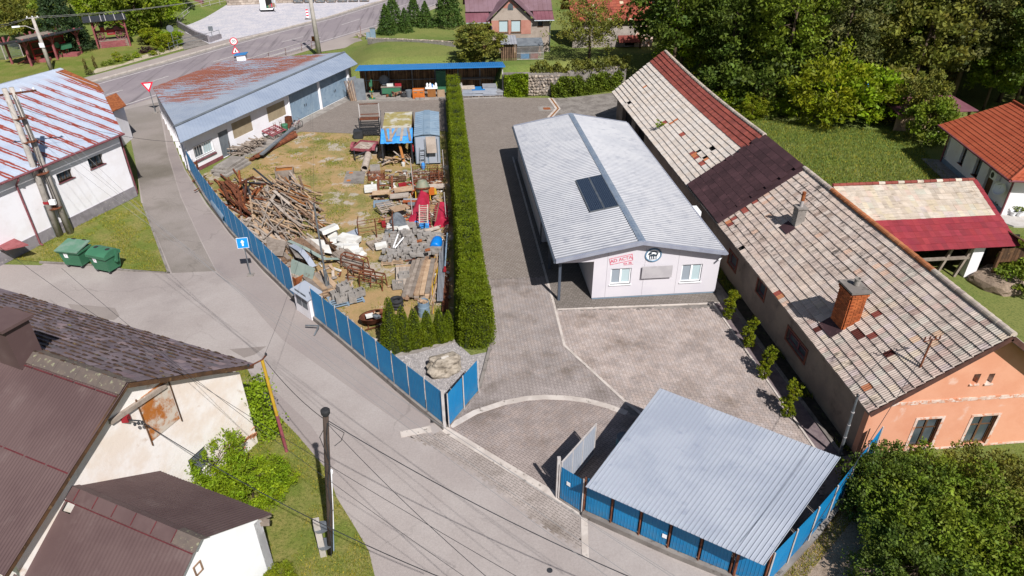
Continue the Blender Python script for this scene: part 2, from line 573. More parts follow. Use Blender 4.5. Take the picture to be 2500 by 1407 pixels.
 col=b.objrand(b.mix(b.step(b.noise(1.1,4),.4,.75),(.002,.160,.37),(.012,.195,.40)),.10)
 col=b.mix(b.math('MULTIPLY',b.step(b.noise(9,4,.7,b.mapv(b.pos(),scale=(1,1,.15))),.56,.75),.22),col,(.10,.22,.34))
 m['blue']=b.done(b.mix(b.math('MULTIPLY',mud,.35),col,(.16,.15,.13)),.5,0,.35)
 m['blue_roof']=pm('blue_roof_metal',(.02,.175,.45),(.03,.19,.47),1.2,rough=.4,spec=.45)
 m['rust']=pm('rusty_iron',A('#8d5338'),A('#6b3d2b'),3,c3=A('#a96a42'),s3=8,objrand=.3,rough=.85,grain=.2)
 m['rust_bright']=pm('bright_rust',A('#b0683d'),A('#8e4d2c'),4,c3=A('#c98550'),s3=9,rough=.9,grain=.2)
 m['brown_tin']=pm('brown_tin_roof',A('#735d5b'),A('#685251'),.4,c3=A('#7f6b68'),s3=1.1,lo3=.55,hi3=.8,rough=.62,grain=.1,gs=70)
 m['lichen']=pm('lichen_ridge',A('#726660'),A('#7d6f66'),2.5,c3=A('#a3a083'),s3=8,lo3=.58,hi3=.66,rough=.9,grain=.2)
 m['red_line']=pm('red_seam',A('#7c3a3e'),A('#6b3438'),5,rough=.7)
 m['maroon_roof']=pm('maroon_metal_roof',A('#93626c'),A('#86555f'),.5,rough=.55)
 m['mauve_roof']=pm('mauve_metal_roof',A('#93767f'),A('#87696f'),.6,rough=.55)
 m['shingle']=pm('brown_bitumen_shingle',A('#573c40'),A('#4c3438'),.9,c3=A('#664649'),s3=3,rough=.85,grain=.12,tint=True)
 m['tile_pale']=tilemat('pale_concrete_tile',A('#ddd2c8',.68),A('#d3c7bc',.68),A('#85796f'),lo=.56,hi=.75,amt=.6)
 m['tile_old']=tilemat('weathered_concrete_tile',A('#d8c7ba',.68),A('#d0bcb0',.68),A('#4c4440'),lo=.47,hi=.68,amt=.9)
 m['tile_red']=tilemat('dark_red_tile',A('#9a5247'),A('#8d4a42'),A('#5e3430'),amt=.5)
 m['tile_orange']=tilemat('orange_clay_tile',A('#cb8a64'),A('#bd7852'),A('#8a5a40'),amt=.5)
 m['tile_barn']=tilemat('barn_clay_tile',A('#c9705a',.5),A('#ba6350',.5),A('#7d4538',.5),amt=.6)
 m['tile_white']=tilemat('white_weathered_tile',A('#e6d8c8'),A('#dccbb8'),A('#7f7268'),lo=.5,hi=.7,amt=.8)
 m['tile_crimson']=tilemat('crimson_painted_tile',A('#a8444c'),A('#a23f49'),A('#c46a3d'),lo=.6,hi=.8,amt=.7)
 m['slate']=tilemat('mossy_slate',A('#95858a'),A('#897a7f'),A('#4a3a33'),lo=.56,hi=.68,amt=.6)
 m['moss']=pm('roof_moss',A('#5f4a34'),A('#4a3a2b'),3,c3=A('#6f6238'),s3=4,rough=1.0,grain=.25)
 m['orange_metal']=pm('orange_roof_sheet',A('#cf6a48',.54),A('#c46040',.54),1.0,c3=A('#b15538',.54),s3=3,rough=.55,tint=True)
 m['brick']=pm('red_brick',A('#c9703f'),A('#b55d33'),2,c3=A('#8f4a2c'),s3=7,tint=True,grain=.15)
 m['mortar']=pm('mortar',A('#a89888'),A('#8d7f72'),4,grain=.2)
 m['wood_grey']=pm('grey_weathered_wood',A('#b3a497'),A('#9c8d80'),3,c3=A('#c6b8aa'),s3=8,stretch=(1,1,1),objrand=.25,grain=.2)
 m['wood_brown']=pm('brown_old_wood',A('#a08068'),A('#866a55'),3,c3=A('#b99a7e'),s3=8,objrand=.3,grain=.2)
 m['wood_tan']=pm('tan_board',A('#d0b293'),A('#bf9f80'),3,c3=A('#d0b494'),s3=7,objrand=.2,grain=.15)
 m['wood_pale']=pm('pale_board',A('#d2c3b5'),A('#c0b0a2'),3,c3=A('#a59584'),s3=6,objrand=.2,grain=.12)
 m['wood_dark']=pm('dark_slat_wood',A('#6f5038'),A('#56402f'),2,c3=A('#8a6a48'),s3=6,objrand=.35,grain=.2)
 m['slat_wood']=pm('sunlit_shed_slat',A('#9a7552',.9),A('#7d5e43',.9),2,c3=A('#b58f66',.9),s3=6,objrand=.4,grain=.2)  # lightened copy of the dark wood, sunlight on the slats put into the colour
 m['orange_board']=pm('orange_shuttering_board',A('#c48247'),A('#b07038'),2,objrand=.15)
 m['pole_wood']=pm('tarred_pole_wood',A('#5b4c43'),A('#4a3e37'),4,c3=A('#77655a'),s3=8,grain=.25,stretch=(4,4,.4))
 m['pole_conc']=pm('pole_concrete',A('#c0b8b0',.8),A('#aea69e',.8),1.5,c3=A('#8f8880'),s3=5,grain=.15)
 m['yellow']=pm('yellow_paint',A('#e2b83c'),A('#d0a62f'),3)
 m['red_paint']=pm('red_paint',A('#b5303a'),A('#a5282f'),3,rough=.5)
 m['faded_red']=pm('faded_red_paint',A('#b0606a'),A('#9c4f58'),3,c3=A('#8a6a60'),s3=6,rough=.6)
 m['dusty_rose']=pm('dusty_rose_paint',A('#b3696b'),A('#a2595c'),2,c3=A('#8a5049'),s3=5)
 m['sign_red']=pm('sign_red',(.62,.02,.05),rough=.4)
 m['sign_white']=pm('sign_white',(.85,.85,.86),rough=.4)
 m['sign_blue']=pm('sign_blue',(.01,.25,.68),rough=.4)
 m['black']=pm('black_rubber',(.02,.02,.022),(.03,.03,.032),5,rough=.8)
 m['dark_metal']=pm('dark_metal',A('#45464a'),A('#37383c'),3,rough=.5)
 m['bin_green']=pm('green_bin_plastic',A('#4d8a68'),A('#478262'),1,c3=A('#6f9a83'),s3=3,lo3=.6,hi3=.8,rough=.5)
 m['bin_lid']=pm('faded_green_lid',A('#6d9a80'),A('#8aa594'),1.4,rough=.55)
 m['barrel_blue']=pm('blue_barrel_plastic',(.005,.17,.55),rough=.35)
 m['tarp_blue']=pm('blue_tarp',(.04,.24,.62),(.07,.3,.68),3,rough=.5)
 m['tarp_red']=pm('crimson_tarp',(.36,.015,.045),(.42,.025,.06),1.5,rough=.55)
 m['styro']=pm('white_styrofoam',(.64,.63,.60),(.55,.53,.49),2,rough=.8)
 m['grey_sheet']=pm('grey_sheet',A('#868c92'),A('#757b82'),1.5,rough=.6)
 m['pale_green']=pm('pale_green_panel',A('#aab8ae'),A('#9dada3'),1.2,c3=A('#8f8a7d'),s3=3,rough=.6)
 m['orange_plastic']=pm('orange_plastic',A('#e8853c'),A('#d9772f'),1,rough=.5)
 m['cardboard']=pm('brown_board',A('#a9713d'),A('#99632f'),1.5)
 m['block']=pm('concrete_block',A('#b3aca6'),A('#a09a94'),4,c3=A('#8a847f'),s3=9,objrand=.12,grain=.15)
 m['boulder']=pm('boulder_stone',A('#c6b9a8',.7),A('#aa9d8d',.7),2.6,c3=A('#857968'),s3=5,lo3=.55,grain=.22,gs=30,bump=1.0,bs=9,bd=.1)
 m['rubble']=pm('rubble_stone',A('#c3b4a4'),A('#9f9082'),2,c3=A('#7a6e62'),s3=4,objrand=.3,grain=.15,bump=.5,bs=8)
 m['tank_green']=pm('greenish_mixer_drum',A('#8e9a86'),A('#a39d84'),2,c3=A('#83765f'),s3=4,rough=.6)
 m['container']=pm('pale_blue_container',A('#8fa6bb'),A('#9db2c4'),1,c3=A('#7d93a8'),s3=3,rough=.5)
 m['mossy_top']=pm('mossy_white_roof',A('#d8d2c4'),A('#b3a468'),.9,.42,.55,c3=A('#9c8a48'),s3=2.2,lo3=.56,hi3=.7,grain=.12)
 m['bark']=pm('tree_bark',A('#6b5a4a'),A('#574838'),3,grain=.25)
 b=NB('window_glass')
 m['glass']=b.done(b.mix(b.step(b.noise(.7,2),.4,.6),(.05,.065,.075),(.09,.11,.12)),.06,0,.6)
 b=NB('pale_window_glass')
 m['glass_pale']=b.done((.42,.52,.54),.12,0,.5)
 b=NB('grey_blind_glass')
 m['glass_blind']=b.done((.27,.31,.35),.15,0,.5)
 b=NB('rust_striped_tin')
 al=b.dot(b.pos(),(.41,.912,0))
 ac=b.dot(b.pos(),(.912,-.41,0))
 wob=b.noise(1.0,4,.75,b.comb(b.math('MULTIPLY',al,4.5),b.math('MULTIPLY',ac,.9),0.0))
 ph=b.math('FRACT',b.math('MULTIPLY',al,1/1.02))
 d=b.math('ABSOLUTE',b.math('SUBTRACT',ph,.5))
 band=b.math('ADD',d,b.math('MULTIPLY',b.math('SUBTRACT',wob,.5),-.42))
 rust_k=b.math('MULTIPLY',b.step(band,.20,.16),b.step(band,.022,.04))
 keep=b.step(b.noise(.5,3,.5,b.comb(b.math('MULTIPLY',al,.9),b.math('MULTIPLY',ac,.25),3.0)),.28,.36)
 keep=b.math('MULTIPLY',keep,b.step(ac,-49.0,-47.2))
 base=b.mix(b.step(b.noise(.8,4),.35,.7),A('#d3dcec',.7),A('#c3cee2',.7))
 col=b.mix(b.math('MULTIPLY',rust_k,keep),base,b.mix(b.noise(6,3),A('#c05a44'),A('#a34736')))
 m['striped_tin']=b.done(col,.55,.1,.4)
 b=NB('flaking_tin')
 v=b.mapv(b.pos(),scale=(.55,3.2,1),rot=(0,0,0))
 n=b.noise(1.0,7,.78,v,.2)
 big=b.noise(.16,3,.5,b.mapv(b.pos(),loc=(3.0,11.0,0)))
 ac=b.dot(b.pos(),(.905,-.427,0))
 al=b.dot(b.pos(),(.427,.905,0))
 reg=b.math('MULTIPLY',b.step(ac,-41.4,-43.6),b.step(al,40.5,46.0))
 thr=b.math('MULTIPLY_ADD',reg,.20,b.math('MULTIPLY',b.math('SUBTRACT',big,.5),.5))
 k=b.step(b.math('ADD',n,thr),.66,.74)
 k=b.math('MULTIPLY',k,reg)
 base=b.mix(b.step(b.noise(.5,4),.35,.7),A('#b6bfce',.64),A('#a8b3c6',.64))
 m['flaking_tin']=b.done(b.mix(k,base,b.mix(b.noise(5,3),A('#b87763'),A('#a2624f'))),.6,.05,.35)
 b=NB('rust_stained_sheet')
 k=b.step(b.noise(1.3,6,.7),.40,.56)
 m['rust_hatch']=b.done(b.mix(k,A('#eadccb'),b.mix(b.noise(6,4),A('#d98d46'),A('#b5652a'))),.8,0,.2)
 b=NB('solar_cells')
 u=b.math('FRACT',b.math('MULTIPLY',b.dot(b.pos(),(1,0,0)),1/.105))
 w=b.math('FRACT',b.math('MULTIPLY',b.dot(b.pos(),(0,1,0)),1/.105))
 ln=b.math('MAXIMUM',b.step(b.math('ABSOLUTE',b.math('SUBTRACT',u,.5)),.44,.47),b.step(b.math('ABSOLUTE',b.math('SUBTRACT',w,.5)),.44,.47))
 m['solar']=b.done(b.mix(ln,(.008,.014,.03),(.10,.13,.17)),.12,0,.5)
 for nm,cs in(('paver_far',('#a79c93','#9a8e85','#857a72')),('band',('#948b84','#857d76','#746c66'))):
  b=NB('far_'+nm)
  t=b.nd('ShaderNodeTexBrick',offset=.5)
  b.put(t.inputs['Vector'],b.pos())
  t.inputs['Scale'].default_value=1
  t.inputs['Brick Width'].default_value=.2
  t.inputs['Row Height'].default_value=.165
  t.inputs['Mortar Size'].default_value=.012
  b.put(t.inputs['Color1'],A(cs[0]))
  b.put(t.inputs['Color2'],A(cs[1]))
  b.put(t.inputs['Mortar'],A('#6f655d'))
  g=b.math('MULTIPLY_ADD',b.noise(.45,5,.65),.36,.82)
  m[nm]=b.done(b.mix(1.0,t.outputs[0],b.comb(g,g,g),'MULTIPLY'),.9,0,.2)
 m['paver']=pm('concrete_paver',A('#b1a7a2'),A('#a39994'),.8,c3=A('#857a72'),s3=.35,lo3=.5,hi3=.7,tint=True,grain=.12,rough=.9)
 m['leaf_thuja']=leafmat('thuja_leaf',(.120,.165,.006),.28)
 m['leaf_bright']=leafmat('bright_leaf',(.20,.30,.012),.35)
 m['leaf_mid']=leafmat('mid_leaf',(.145,.205,.02),.32)
 m['leaf_olive']=leafmat('olive_leaf',(.165,.18,.034),.32)
 m['leaf_dark']=leafmat('dark_leaf',(.078,.122,.018),.3)
 m['leaf_grey']=leafmat('grey_green_leaf',(.12,.138,.046),.3)
 m['leaf_lime']=leafmat('lime_leaf',(.19,.235,.010),.35)
 m['leaf_rust']=leafmat('russet_leaf',(.105,.088,.028),.3)
 m['needle']=leafmat('spruce_needle',(.028,.055,.02),.12)
 m['needle_green']=leafmat('fir_needle',(.055,.105,.02),.15)
 m['purple_leaf']=leafmat('purple_leaf',(.045,.022,.03),.2)
 m['blade']=leafmat('grass_blade',(.150,.205,.042),.35)
add_mats()
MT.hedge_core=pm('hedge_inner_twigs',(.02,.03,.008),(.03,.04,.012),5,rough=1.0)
# ------------------------------------------------------------------ foliage
def leaf_mesh(name,mat,P,size,seed,up=0.0,aspect=.55,tints=None,out=None):
 """one small kite-shaped leaf (or leaf spray) per point"""
 rg=np.random.default_rng(seed)
 P=np.asarray(P,'f')
 n=len(P)
 d=rg.normal(size=(n,3))
 d[:,2]=d[:,2]*(1-.4*up)+up*1.4
 if out is not None:
  d=d*.75+out*.6
 d/=np.linalg.norm(d,axis=1,keepdims=True)+1e-9
 s=rg.normal(size=(n,3))
 s-=(s*d).sum(1,keepdims=True)*d
 s/=np.linalg.norm(s,axis=1,keepdims=True)+1e-9
 L=size*rg.uniform(.6,1.35,(n,1))
 Wd=L*aspect
 V=np.empty((n,4,3),'f')
 V[:,0]=P-d*L*.5
 V[:,1]=P+s*Wd*.5+d*L*.08
 V[:,2]=P+d*L*.5
 V[:,3]=P-s*Wd*.5+d*L*.08
 me=bpy.data.meshes.new(name)
 me.vertices.add(n*4)
 me.vertices.foreach_set('co',V.ravel())
 me.loops.add(n*4)
 me.loops.foreach_set('vertex_index',np.arange(n*4,dtype='i'))
 me.polygons.add(n)
 me.polygons.foreach_set('loop_start',np.arange(n,dtype='i')*4)
 me.materials.append(mat)
 if tints is None:
  tints=np.ones((n,3))
 tt=tints*rg.uniform(.75,1.2,(n,1))
 cc=np.ones((n,4,4),'f')
 cc[:,:,:3]=tt[:,None,:]
 ca=me.color_attributes.new('tint','FLOAT_COLOR','POINT')
 ca.data.foreach_set('color',cc.ravel())
 me.update(calc_edges=True)
 me.validate()
 return me
def crown_points(rx,ry,rz,nclump,per,cr,seed,low=-.75,shell=.55,lump=.25):
 rg=np.random.default_rng(seed)
 u=rg.normal(size=(nclump*3,3))
 u/=np.linalg.norm(u,axis=1,keepdims=True)
 u=u[u[:,2]>low][:nclump]
 n=len(u)
 ph=rg.uniform(0,6.28,6)
 lob=1+lump*(np.sin(u[:,0]*4+ph[0])*np.sin(u[:,1]*4+ph[1])+.6*np.sin(u[:,2]*5+ph[2]+u[:,0]*3))
 rad=(shell+(1-shell)*rg.random(n)**.6)*lob
 c=u*rad[:,None]*np.array([rx,ry,rz])
 ct=rg.uniform(.72,1.25,(n,1))*np.stack([rg.uniform(.9,1.12,n),np.ones(n),rg.uniform(.8,1.15,n)],1)
 q=rg.normal(size=(n,per,3))
 q/=np.linalg.norm(q,axis=2,keepdims=True)
 q*=(rg.random((n,per,1))**.45)*(cr*rg.uniform(.6,1.35,(n,1,1)))
 q[:,:,2]*=.7
 P=(c[:,None,:]+q).reshape(-1,3)
 T=np.repeat(ct,per,0)
 O=np.repeat(u,per,0)
 return P,T,O,c
def trunk_mb(h,r,crown_c=None,nb=7,seed=0,lean=.03,split=.45):
 rg=random.Random(seed)
 m=MB()
 pts=[Vr((rg.uniform(-lean,lean)*h*t,rg.uniform(-lean,lean)*h*t,h*t))for t in(0,.3,.6,1)]
 pts[0]=Vr((0,0,-.15))
 m.tube(pts,[r*1.25,r,r*.75,r*.3],8)
 for k in range(nb):
  t=split+(1-split)*k/nb
  b0=pts[1].lerp(pts[3],t)
  if crown_c is not None and len(crown_c):
   e=Vr(crown_c[rg.randrange(len(crown_c))])
   e=b0.lerp(e,.85)
  else:
   e=b0+Vr((rg.uniform(-1,1),rg.uniform(-1,1),.7))*h*.25
  mid=b0.lerp(e,.5)+Vr((0,0,.05*h))
  m.tube([b0,mid,e],[r*.45,r*.28,r*.08],5)
 return m
TREE_PROTO={}
def make_tree(key,h,rx,rz,leaf,mat,nclump,per,cr,seed,trunk_r=.16,base=None,shell=.55,low=-.75,lump=.25,nb=7,aspect=.55):
 cz=(base if base is not None else h-rz)
 P,T,O,c=crown_points(rx,rx,rz,nclump,per,cr,seed,low,shell,lump)
 P[:,2]+=cz
 c=c+np.array([0,0,cz])
 crown=leaf_mesh('crown',MT[mat],P,leaf,seed+1,.15,aspect,T,O)
 tr=trunk_mb(cz+rz*.35,trunk_r,c,nb,seed).mesh('trunk',MT.bark,True)
 TREE_PROTO[key]=(tr,crown)
def plant(key,name,loc,label,cat='tree',group=None,sc=1.0,rz=None,crown_mat=None):
 t=thing(name,label,cat,(0,0,0),0,group)
 t.location=loc
 t.rotation_euler=(0,0,rnd.uniform(0,6.28)if rz is None else rz)
 t.scale=(sc,)*3 if isinstance(sc,(int,float))else sc
 tr,cr=TREE_PROTO[key]
 link('trunk',tr,t,True)
 o=link('crown',cr,t,True)
 if crown_mat:
  o.material_slots[0].link='OBJECT'
  o.material_slots[0].material=MT[crown_mat]
 return t
def make_conifer(key,h,r,mat,n,seed,leaf=.3,trunk_r=.14,skirt=.08,power=1.0,layers=12):
 rg=np.random.default_rng(seed)
 t=rg.random(n)**.75
 z=h*(skirt+(1-skirt)*(1-t)**1.0)
 lay=.82+.25*np.abs(np.sin(z/h*layers*math.pi))
 rr=r*((h-z)/(h*(1-skirt)))**power*lay*(.45+.6*rg.random(n)**.5)
 a=rg.uniform(0,6.28,n)
 arm=1+.16*np.sin(a*5+z*2.2)
 rr=rr*arm
 P=np.stack([np.cos(a)*rr,np.sin(a)*rr,z-.25*rr],1)
 O=np.stack([np.cos(a),np.sin(a),-.25*np.ones(n)],1)
 T=np.repeat(rg.uniform(.65,1.3,(n,1)),3,1)
 crown=leaf_mesh('crown',MT[mat],P,leaf,seed,0,.4,T,O)
 m=MB()
 m.tube([(0,0,-.1),(0,0,h*.5),(0,0,h*.97)],[trunk_r,trunk_r*.6,.02],8)
 TREE_PROTO[key]=(m.mesh('trunk',MT.bark,True),crown)
 # ------------------------------------------------------------------ terrain and flat surfaces
def sm(a,b,x):
 t=max(0.0,min(1.0,(x-a)/(b-a)))
 return t*t*(3-2*t)
def hz(x,y):
 yb=76.0 if x<5.7 else 70.6+max(0,x-6)*.28
 if x>19.5:
  yb=75.5
 k=sm(-13,-7,x)*sm(yb,yb+1.6,y)*(1-sm(27,34,x))
 h=2.2*k*(1-sm(84,100,y)*(1-sm(2,9,x)))
 h+=sm(24,36,x)*max(0,y-66)*.10
 h+=sm(-36,-46,x)*max(0,y-110)*.22
 h+=max(0,y-150)*.03
 return h
def build_ground():
 xs=[-900,-500,-300,-200,-150,-120,-100]+[-90+2*i for i in range(15)]+[-60+i for i in range(130)]+[70+3*i for i in range(20)]+[130,160,200,300,500,900]
 ys=[-600,-300,-150,-80,-40,-20]+[-10+5*i for i in range(14)]+[60+i for i in range(80)]+[140+6*i for i in range(10)]+[200,230,270,330,420,600,1000,1800]
 vs=[(x,y,hz(x,y)-.02)for y in ys for x in xs]
 n=len(xs)
 fs=[(j*n+i,j*n+i+1,(j+1)*n+i+1,(j+1)*n+i)for j in range(len(ys)-1)for i in range(n-1)]
 MB().add(vs,fs).bd('ground',MT.grass,smooth=True,kind='structure')
build_ground()
WL=lambda pts,z=0:[W(px,py,z)for px,py in pts]
fence_px=[(452,414),(505,498),(565,574),(645,664),(725,741),(785,794),(905,897),(1088,1048)]
sheet('street',WL([(298,262),(388,240),(400,290)]+fence_px+[(1360,1218),(1425,1258),(1860,1440),(2000,1600),(2100,2000),(600,1900),(-400,1400),(-500,800),(-250,640),(100,648),(250,560),(345,500),(335,420),(318,330)]),0.0,MT.asphalt)
sheet('street_lane',WL([(305,268),(386,250),(410,380),(440,480),(490,590),(527,662),(420,667),(350,500),(335,420)]),.004,MT.asphalt_old)
sheet('street_strip',WL([(397,282),(450,418),(503,502),(563,578),(643,668),(723,745),(903,901),(1062,1034),(1003,1052),(880,965),(760,880),(690,830),(640,775),(600,725),(530,664),(492,588),(442,478),(412,378)]),.004,MT.asphalt_dark)
sheet('street_patch',WL([(560,853),(650,846),(622,866),(596,874)]),.008,MT.asphalt_patch)
sheet('street_patch',WL([(165,742),(280,752),(292,772),(278,782),(190,775)]),.004,MT.asphalt_patch)
sheet('street_patch',WL([(650,985),(700,1000),(722,1020),(690,1036),(660,1012)]),.004,MT.asphalt_patch)
sheet('footpath',WL([(600,900),(640,925),(760,1040),(820,1130),(800,1150),(730,1075),(650,985)]),.012,MT.asphalt_dark)
up_px=[(242,205),(426,153),(600,102),(681,80),(816,45),(956,1)]
lo_px=[(296,260),(378,233),(676,134),(779,104),(930,59),(1079,4)]
UP,LO=WL(up_px),WL(lo_px)
def extend(L,a,b):
 d0=(L[0]-L[1]).normalized()
 d1=(L[-1]-L[-2]).normalized()
 return[L[0]+d0*a]+L+[L[-1]+d1*b]
UP,LO=extend(UP,45,60),extend(LO,45,60)
UPo=[p+Vr((-.42,.27,0))for p in UP]
LOo=[p+Vr((.42,-.27,0))for p in LO]
sheet('main_road',UPo+LOo[::-1],.004,MT.road)
for L,nm in((UP,'a'),(LO,'b')):
 m=strip_along(L,.16,.006,.010)
 m.bd('road_edge_line',MT.paint,kind='structure')
for(a,b)in(((372,199),(412,186)),((688,103),(740,90)),((834,61),(878,47)),((960,21),(1000,8)),((520,152),(575,136)),((260,232),(300,220))):
 strip_along(WL([a,b]),.13,.006,.010).bd('road_centre_dash',MT.paint,kind='structure')
kerbU=[p+Vr((-1.15,.72,0))for p in UP]
strip_along(kerbU,.22,-.02,.12).bd('road_kerb',MT.kerb,kind='structure')
strip_along([p+Vr((-.75,.46,0))for p in UP],.7,-.02,.008).bd('road_gutter',MT.concrete,kind='structure')
strip_along([p+Vr((-2.0,1.25,0))for p in UP[:4]],1.5,-.02,.09).bd('sidewalk',MT.sidewalk,kind='structure')
sheet('road_verge',WL([(776,128),(840,118),(885,100),(880,95),(860,92),(776,112)]),.012,MT.sidewalk)
sheet('cobbled_lot',WL([(486,112),(566,97),(770,51),(898,9),(990,-14),(900,-30),(640,-25),(560,5),(475,28),(437,63)]),.006,MT.lot)
sheet('lawn',WL([(-80,235),(-120,150),(0,142),(75,132),(205,116),(340,88),(430,92),(470,112),(360,140),(210,186),(150,200)]),.004,MT.lawn)
sheet('flower_bed',WL([(213,184),(236,168),(300,156),(345,137),(398,119),(440,104),(468,112),(438,122),(350,146),(240,178)]),.010,MT.flower_gravel)
sheet('yard_ground',WL([(455,416),(507,498),(567,574),(648,664),(728,741),(788,794),(905,890),(950,870),(1108,836),(1108,560),(1088,320),(935,332),(870,327),(735,322),(650,352),(560,398),(480,432)]),.004,MT.yard)
sheet('gravel_bed',WL([(905,893),(940,870),(1108,832),(1150,868),(1190,860),(1172,950),(1090,1038)]),.010,MT.gravel)
verge=WL([(600,895),(650,985),(725,1062),(800,1150),(822,1215),(868,1290),(900,1345),(915,1407),(930,1500),(400,1600),(250,1200),(500,950)])
sheet('grass_verge',verge,.016,MT.verge)
isl=WL([(332,486),(352,502),(412,668),(300,660),(225,648),(95,640),(15,632),(75,602)])
sheet('grass_island',isl,.02,MT.verge)
sheet('dirt_track',WL([(1890,1425),(1985,1310),(2075,1190),(2115,1120),(2250,1180),(2350,1407),(2300,1600),(1900,1600)]),.004,MT.dirt)
strip_along(WL([(350,500),(412,668),(300,661),(226,649),(98,642)]),.13,-.02,.09).bd('island_kerb',MT.kerb_grey,kind='structure')
far_pav=[(-17.6,55.0),W(735,322),W(870,327),W(935,332),W(1088,320),(1.75,55),(1.75,33.4),(15.6,33.4),(15.6,67.5),(11.9,68.6),(5.9,69.3),(-8.5,71.0),(-9.7,71.6)]
sheet('paved_yard',far_pav,.016,MT.paver_far)
strip_along([W(600,384),W(735,300),W(855,238)],.9,-.02,.020).bd('concrete_edging',MT.concrete,kind='structure')
sheet('cobbled_strip',[W(1352,243),W(1366,266),W(1345,292),(14.0,54),(15.6,54),(15.6,60),(18,60.3),(18.6,66.5),W(1508,226)],.020,MT.kerb_grey)
strip_along([W(1344,240),W(1362,266),W(1342,288)],.55,-.02,.028).bd('drain_channel',MT.kerb,kind='structure')
strip_along([W(1345,241),W(1363,266),W(1343,288)],.16,-.02,.032).bd('drain_slot',MT.cardboard,kind='structure')
MB().box(*(lambda p:(p.x-.75,p.x+.75,p.y-.75,p.y+.75))(W(1333,266)),-.02,.026).bd('manhole_slab',MT.concrete,kind='structure')
MB().box(*(lambda p:(p.x-.35,p.x+.35,p.y-.35,p.y+.35))(W(1335,266)),-.02,.034).bd('manhole_cover',MT.rust_bright,kind='structure')
ARC=WL([(1100,1042),(1160,1008),(1230,985),(1285,974),(1330,971),(1385,973),(1430,979),(1480,992),(1530,1010)])
KB=[Vr((5.3,52.5,0)),Vr((5.3,30.4,0)),W(1378,845),W(1530,985),Vr((8.45,20.3,0))]
zoneA=[Vr((1.75,33.4,0)),Vr((5.3,33.4,0)),KB[1],KB[2],KB[3]]+ARC[::-1]+[W(1090,1036),W(1168,950),W(1196,850),Vr((1.75,28,0))]
zoneB=[Vr((5.35,29.85,0)),Vr((13.8,29.25,0)),Vr((14.15,18.9,0)),Vr((13.3,16.4,0)),Vr((8.5,20.2,0)),KB[3],KB[2]]
GK=[W(1085,1049),W(1362,1216),W(1425,1257)]
zoneC=[GK[0]]+ARC+[Vr((8.4,20.2,0)),Vr((4.6,16.5,0)),GK[2],GK[1]]
zoneD=[W(1092,1054),W(1364,1222),W(1418,1262),W(1425,1344),W(1340,1298),W(1200,1185),W(1060,1092),W(985,1064)]
def lay_pavers(parent,poly,rot,zt,base_col,var,mat,seed,clip=None):
 """I-shaped concrete pavers in rows; the 300 nearest are single objects, the rest one part"""
 rg=random.Random(seed)
 P,Lr=.33,.2
 g=.0115
 We,Ww,Lh=.105-g,.06-g,.1-g
 out=[(We,Lh),(We,.055),(Ww,.03),(Ww,-.03),(We,-.055),(We,-Lh),(-We,-Lh),(-We,-.055),(-Ww,-.03),(-Ww,.03),(-We,.055),(-We,Lh)]
 c,s=math.cos(rot),math.sin(rot)
 cx=sum(p[0]for p in poly)/len(poly)
 cy=sum(p[1]for p in poly)/len(poly)
 rmax=max(math.hypot(p[0]-cx,p[1]-cy)for p in poly)
 spots=[]
 nj=int(rmax/.1)+2
 ni=int(rmax/P)+2
 for j in range(-nj,nj):
  for i in range(-ni,ni):
   lx,ly=i*P+(j%2)*P/2,j*.1
   x,y=cx+lx*c-ly*s,cy+lx*s+ly*c
   if inside(x,y,poly)and(clip is None or clip(x,y)):
    n=noise.noise(Vr((x*.5,y*.5,seed)))*.5+noise.noise(Vr((x*2.2,y*2.2,seed+5)))*.5
    k=1+var*n*1.3+rg.uniform(-var,var)*.6
    w=rg.uniform(-.02,.03)
    spots.append((x,y,(base_col[0]*k*(1+w),base_col[1]*k,base_col[2]*k*(1-w))))
 spots.sort(key=lambda q:q[0]**2+q[1]**2)
 near=set(range(min(300,len(spots))))
 variants=[]
 ch=.006
 def put(mb,x,y,t,dz):
  vs=[(x+a*c-b*s,y+a*s+b*c,zt+dz)for a,b in out]+[(x+(a+math.copysign(ch,a))*c-(b+math.copysign(ch,b))*s,y+(a+math.copysign(ch,a))*s+(b+math.copysign(ch,b))*c,zt+dz-ch)for a,b in out]
  n=len(out)
  fs=[(0,11,10,1),(1,10,9,2),(2,9,8,3),(3,8,7,4),(4,7,6,5)]
  fs+=[(i,(i+1)%n,n+(i+1)%n,n+i)for i in range(n)]
  mb.add(vs,[f for f in fs],t)
 buckets=[]
 for k in range(9):
  mb=MB()
  t=tuple(b*(1+var*(k-4)/4.0)for b in base_col)
  v=out
  vs=[(a,b,0)for a,b in out]+[(a+math.copysign(ch,a),b+math.copysign(ch,b),-ch)for a,b in out]
  n=12
  fs=[(0,11,10,1),(1,10,9,2),(2,9,8,3),(3,8,7,4),(4,7,6,5)]+[(i,(i+1)%n,n+(i+1)%n,n+i)for i in range(n)]
  mb.add(vs,fs,t)
  buckets.append((t[1],mb.mesh('paver',mat)))
 rest=MB()
 for idx,(x,y,t)in enumerate(spots):
  dz=rg.uniform(-.0015,.0015)
  if idx in near:
   me=min(buckets,key=lambda q:abs(q[0]-t[1]))[1]
   o=link('paver',me,parent,True,M=TR((x,y,zt+dz),rot))
  else:
   put(rest,x,y,t,dz)
 if rest.v:
  rest.bd('pavers',mat,parent,True,kind='stuff')
 return len(spots)
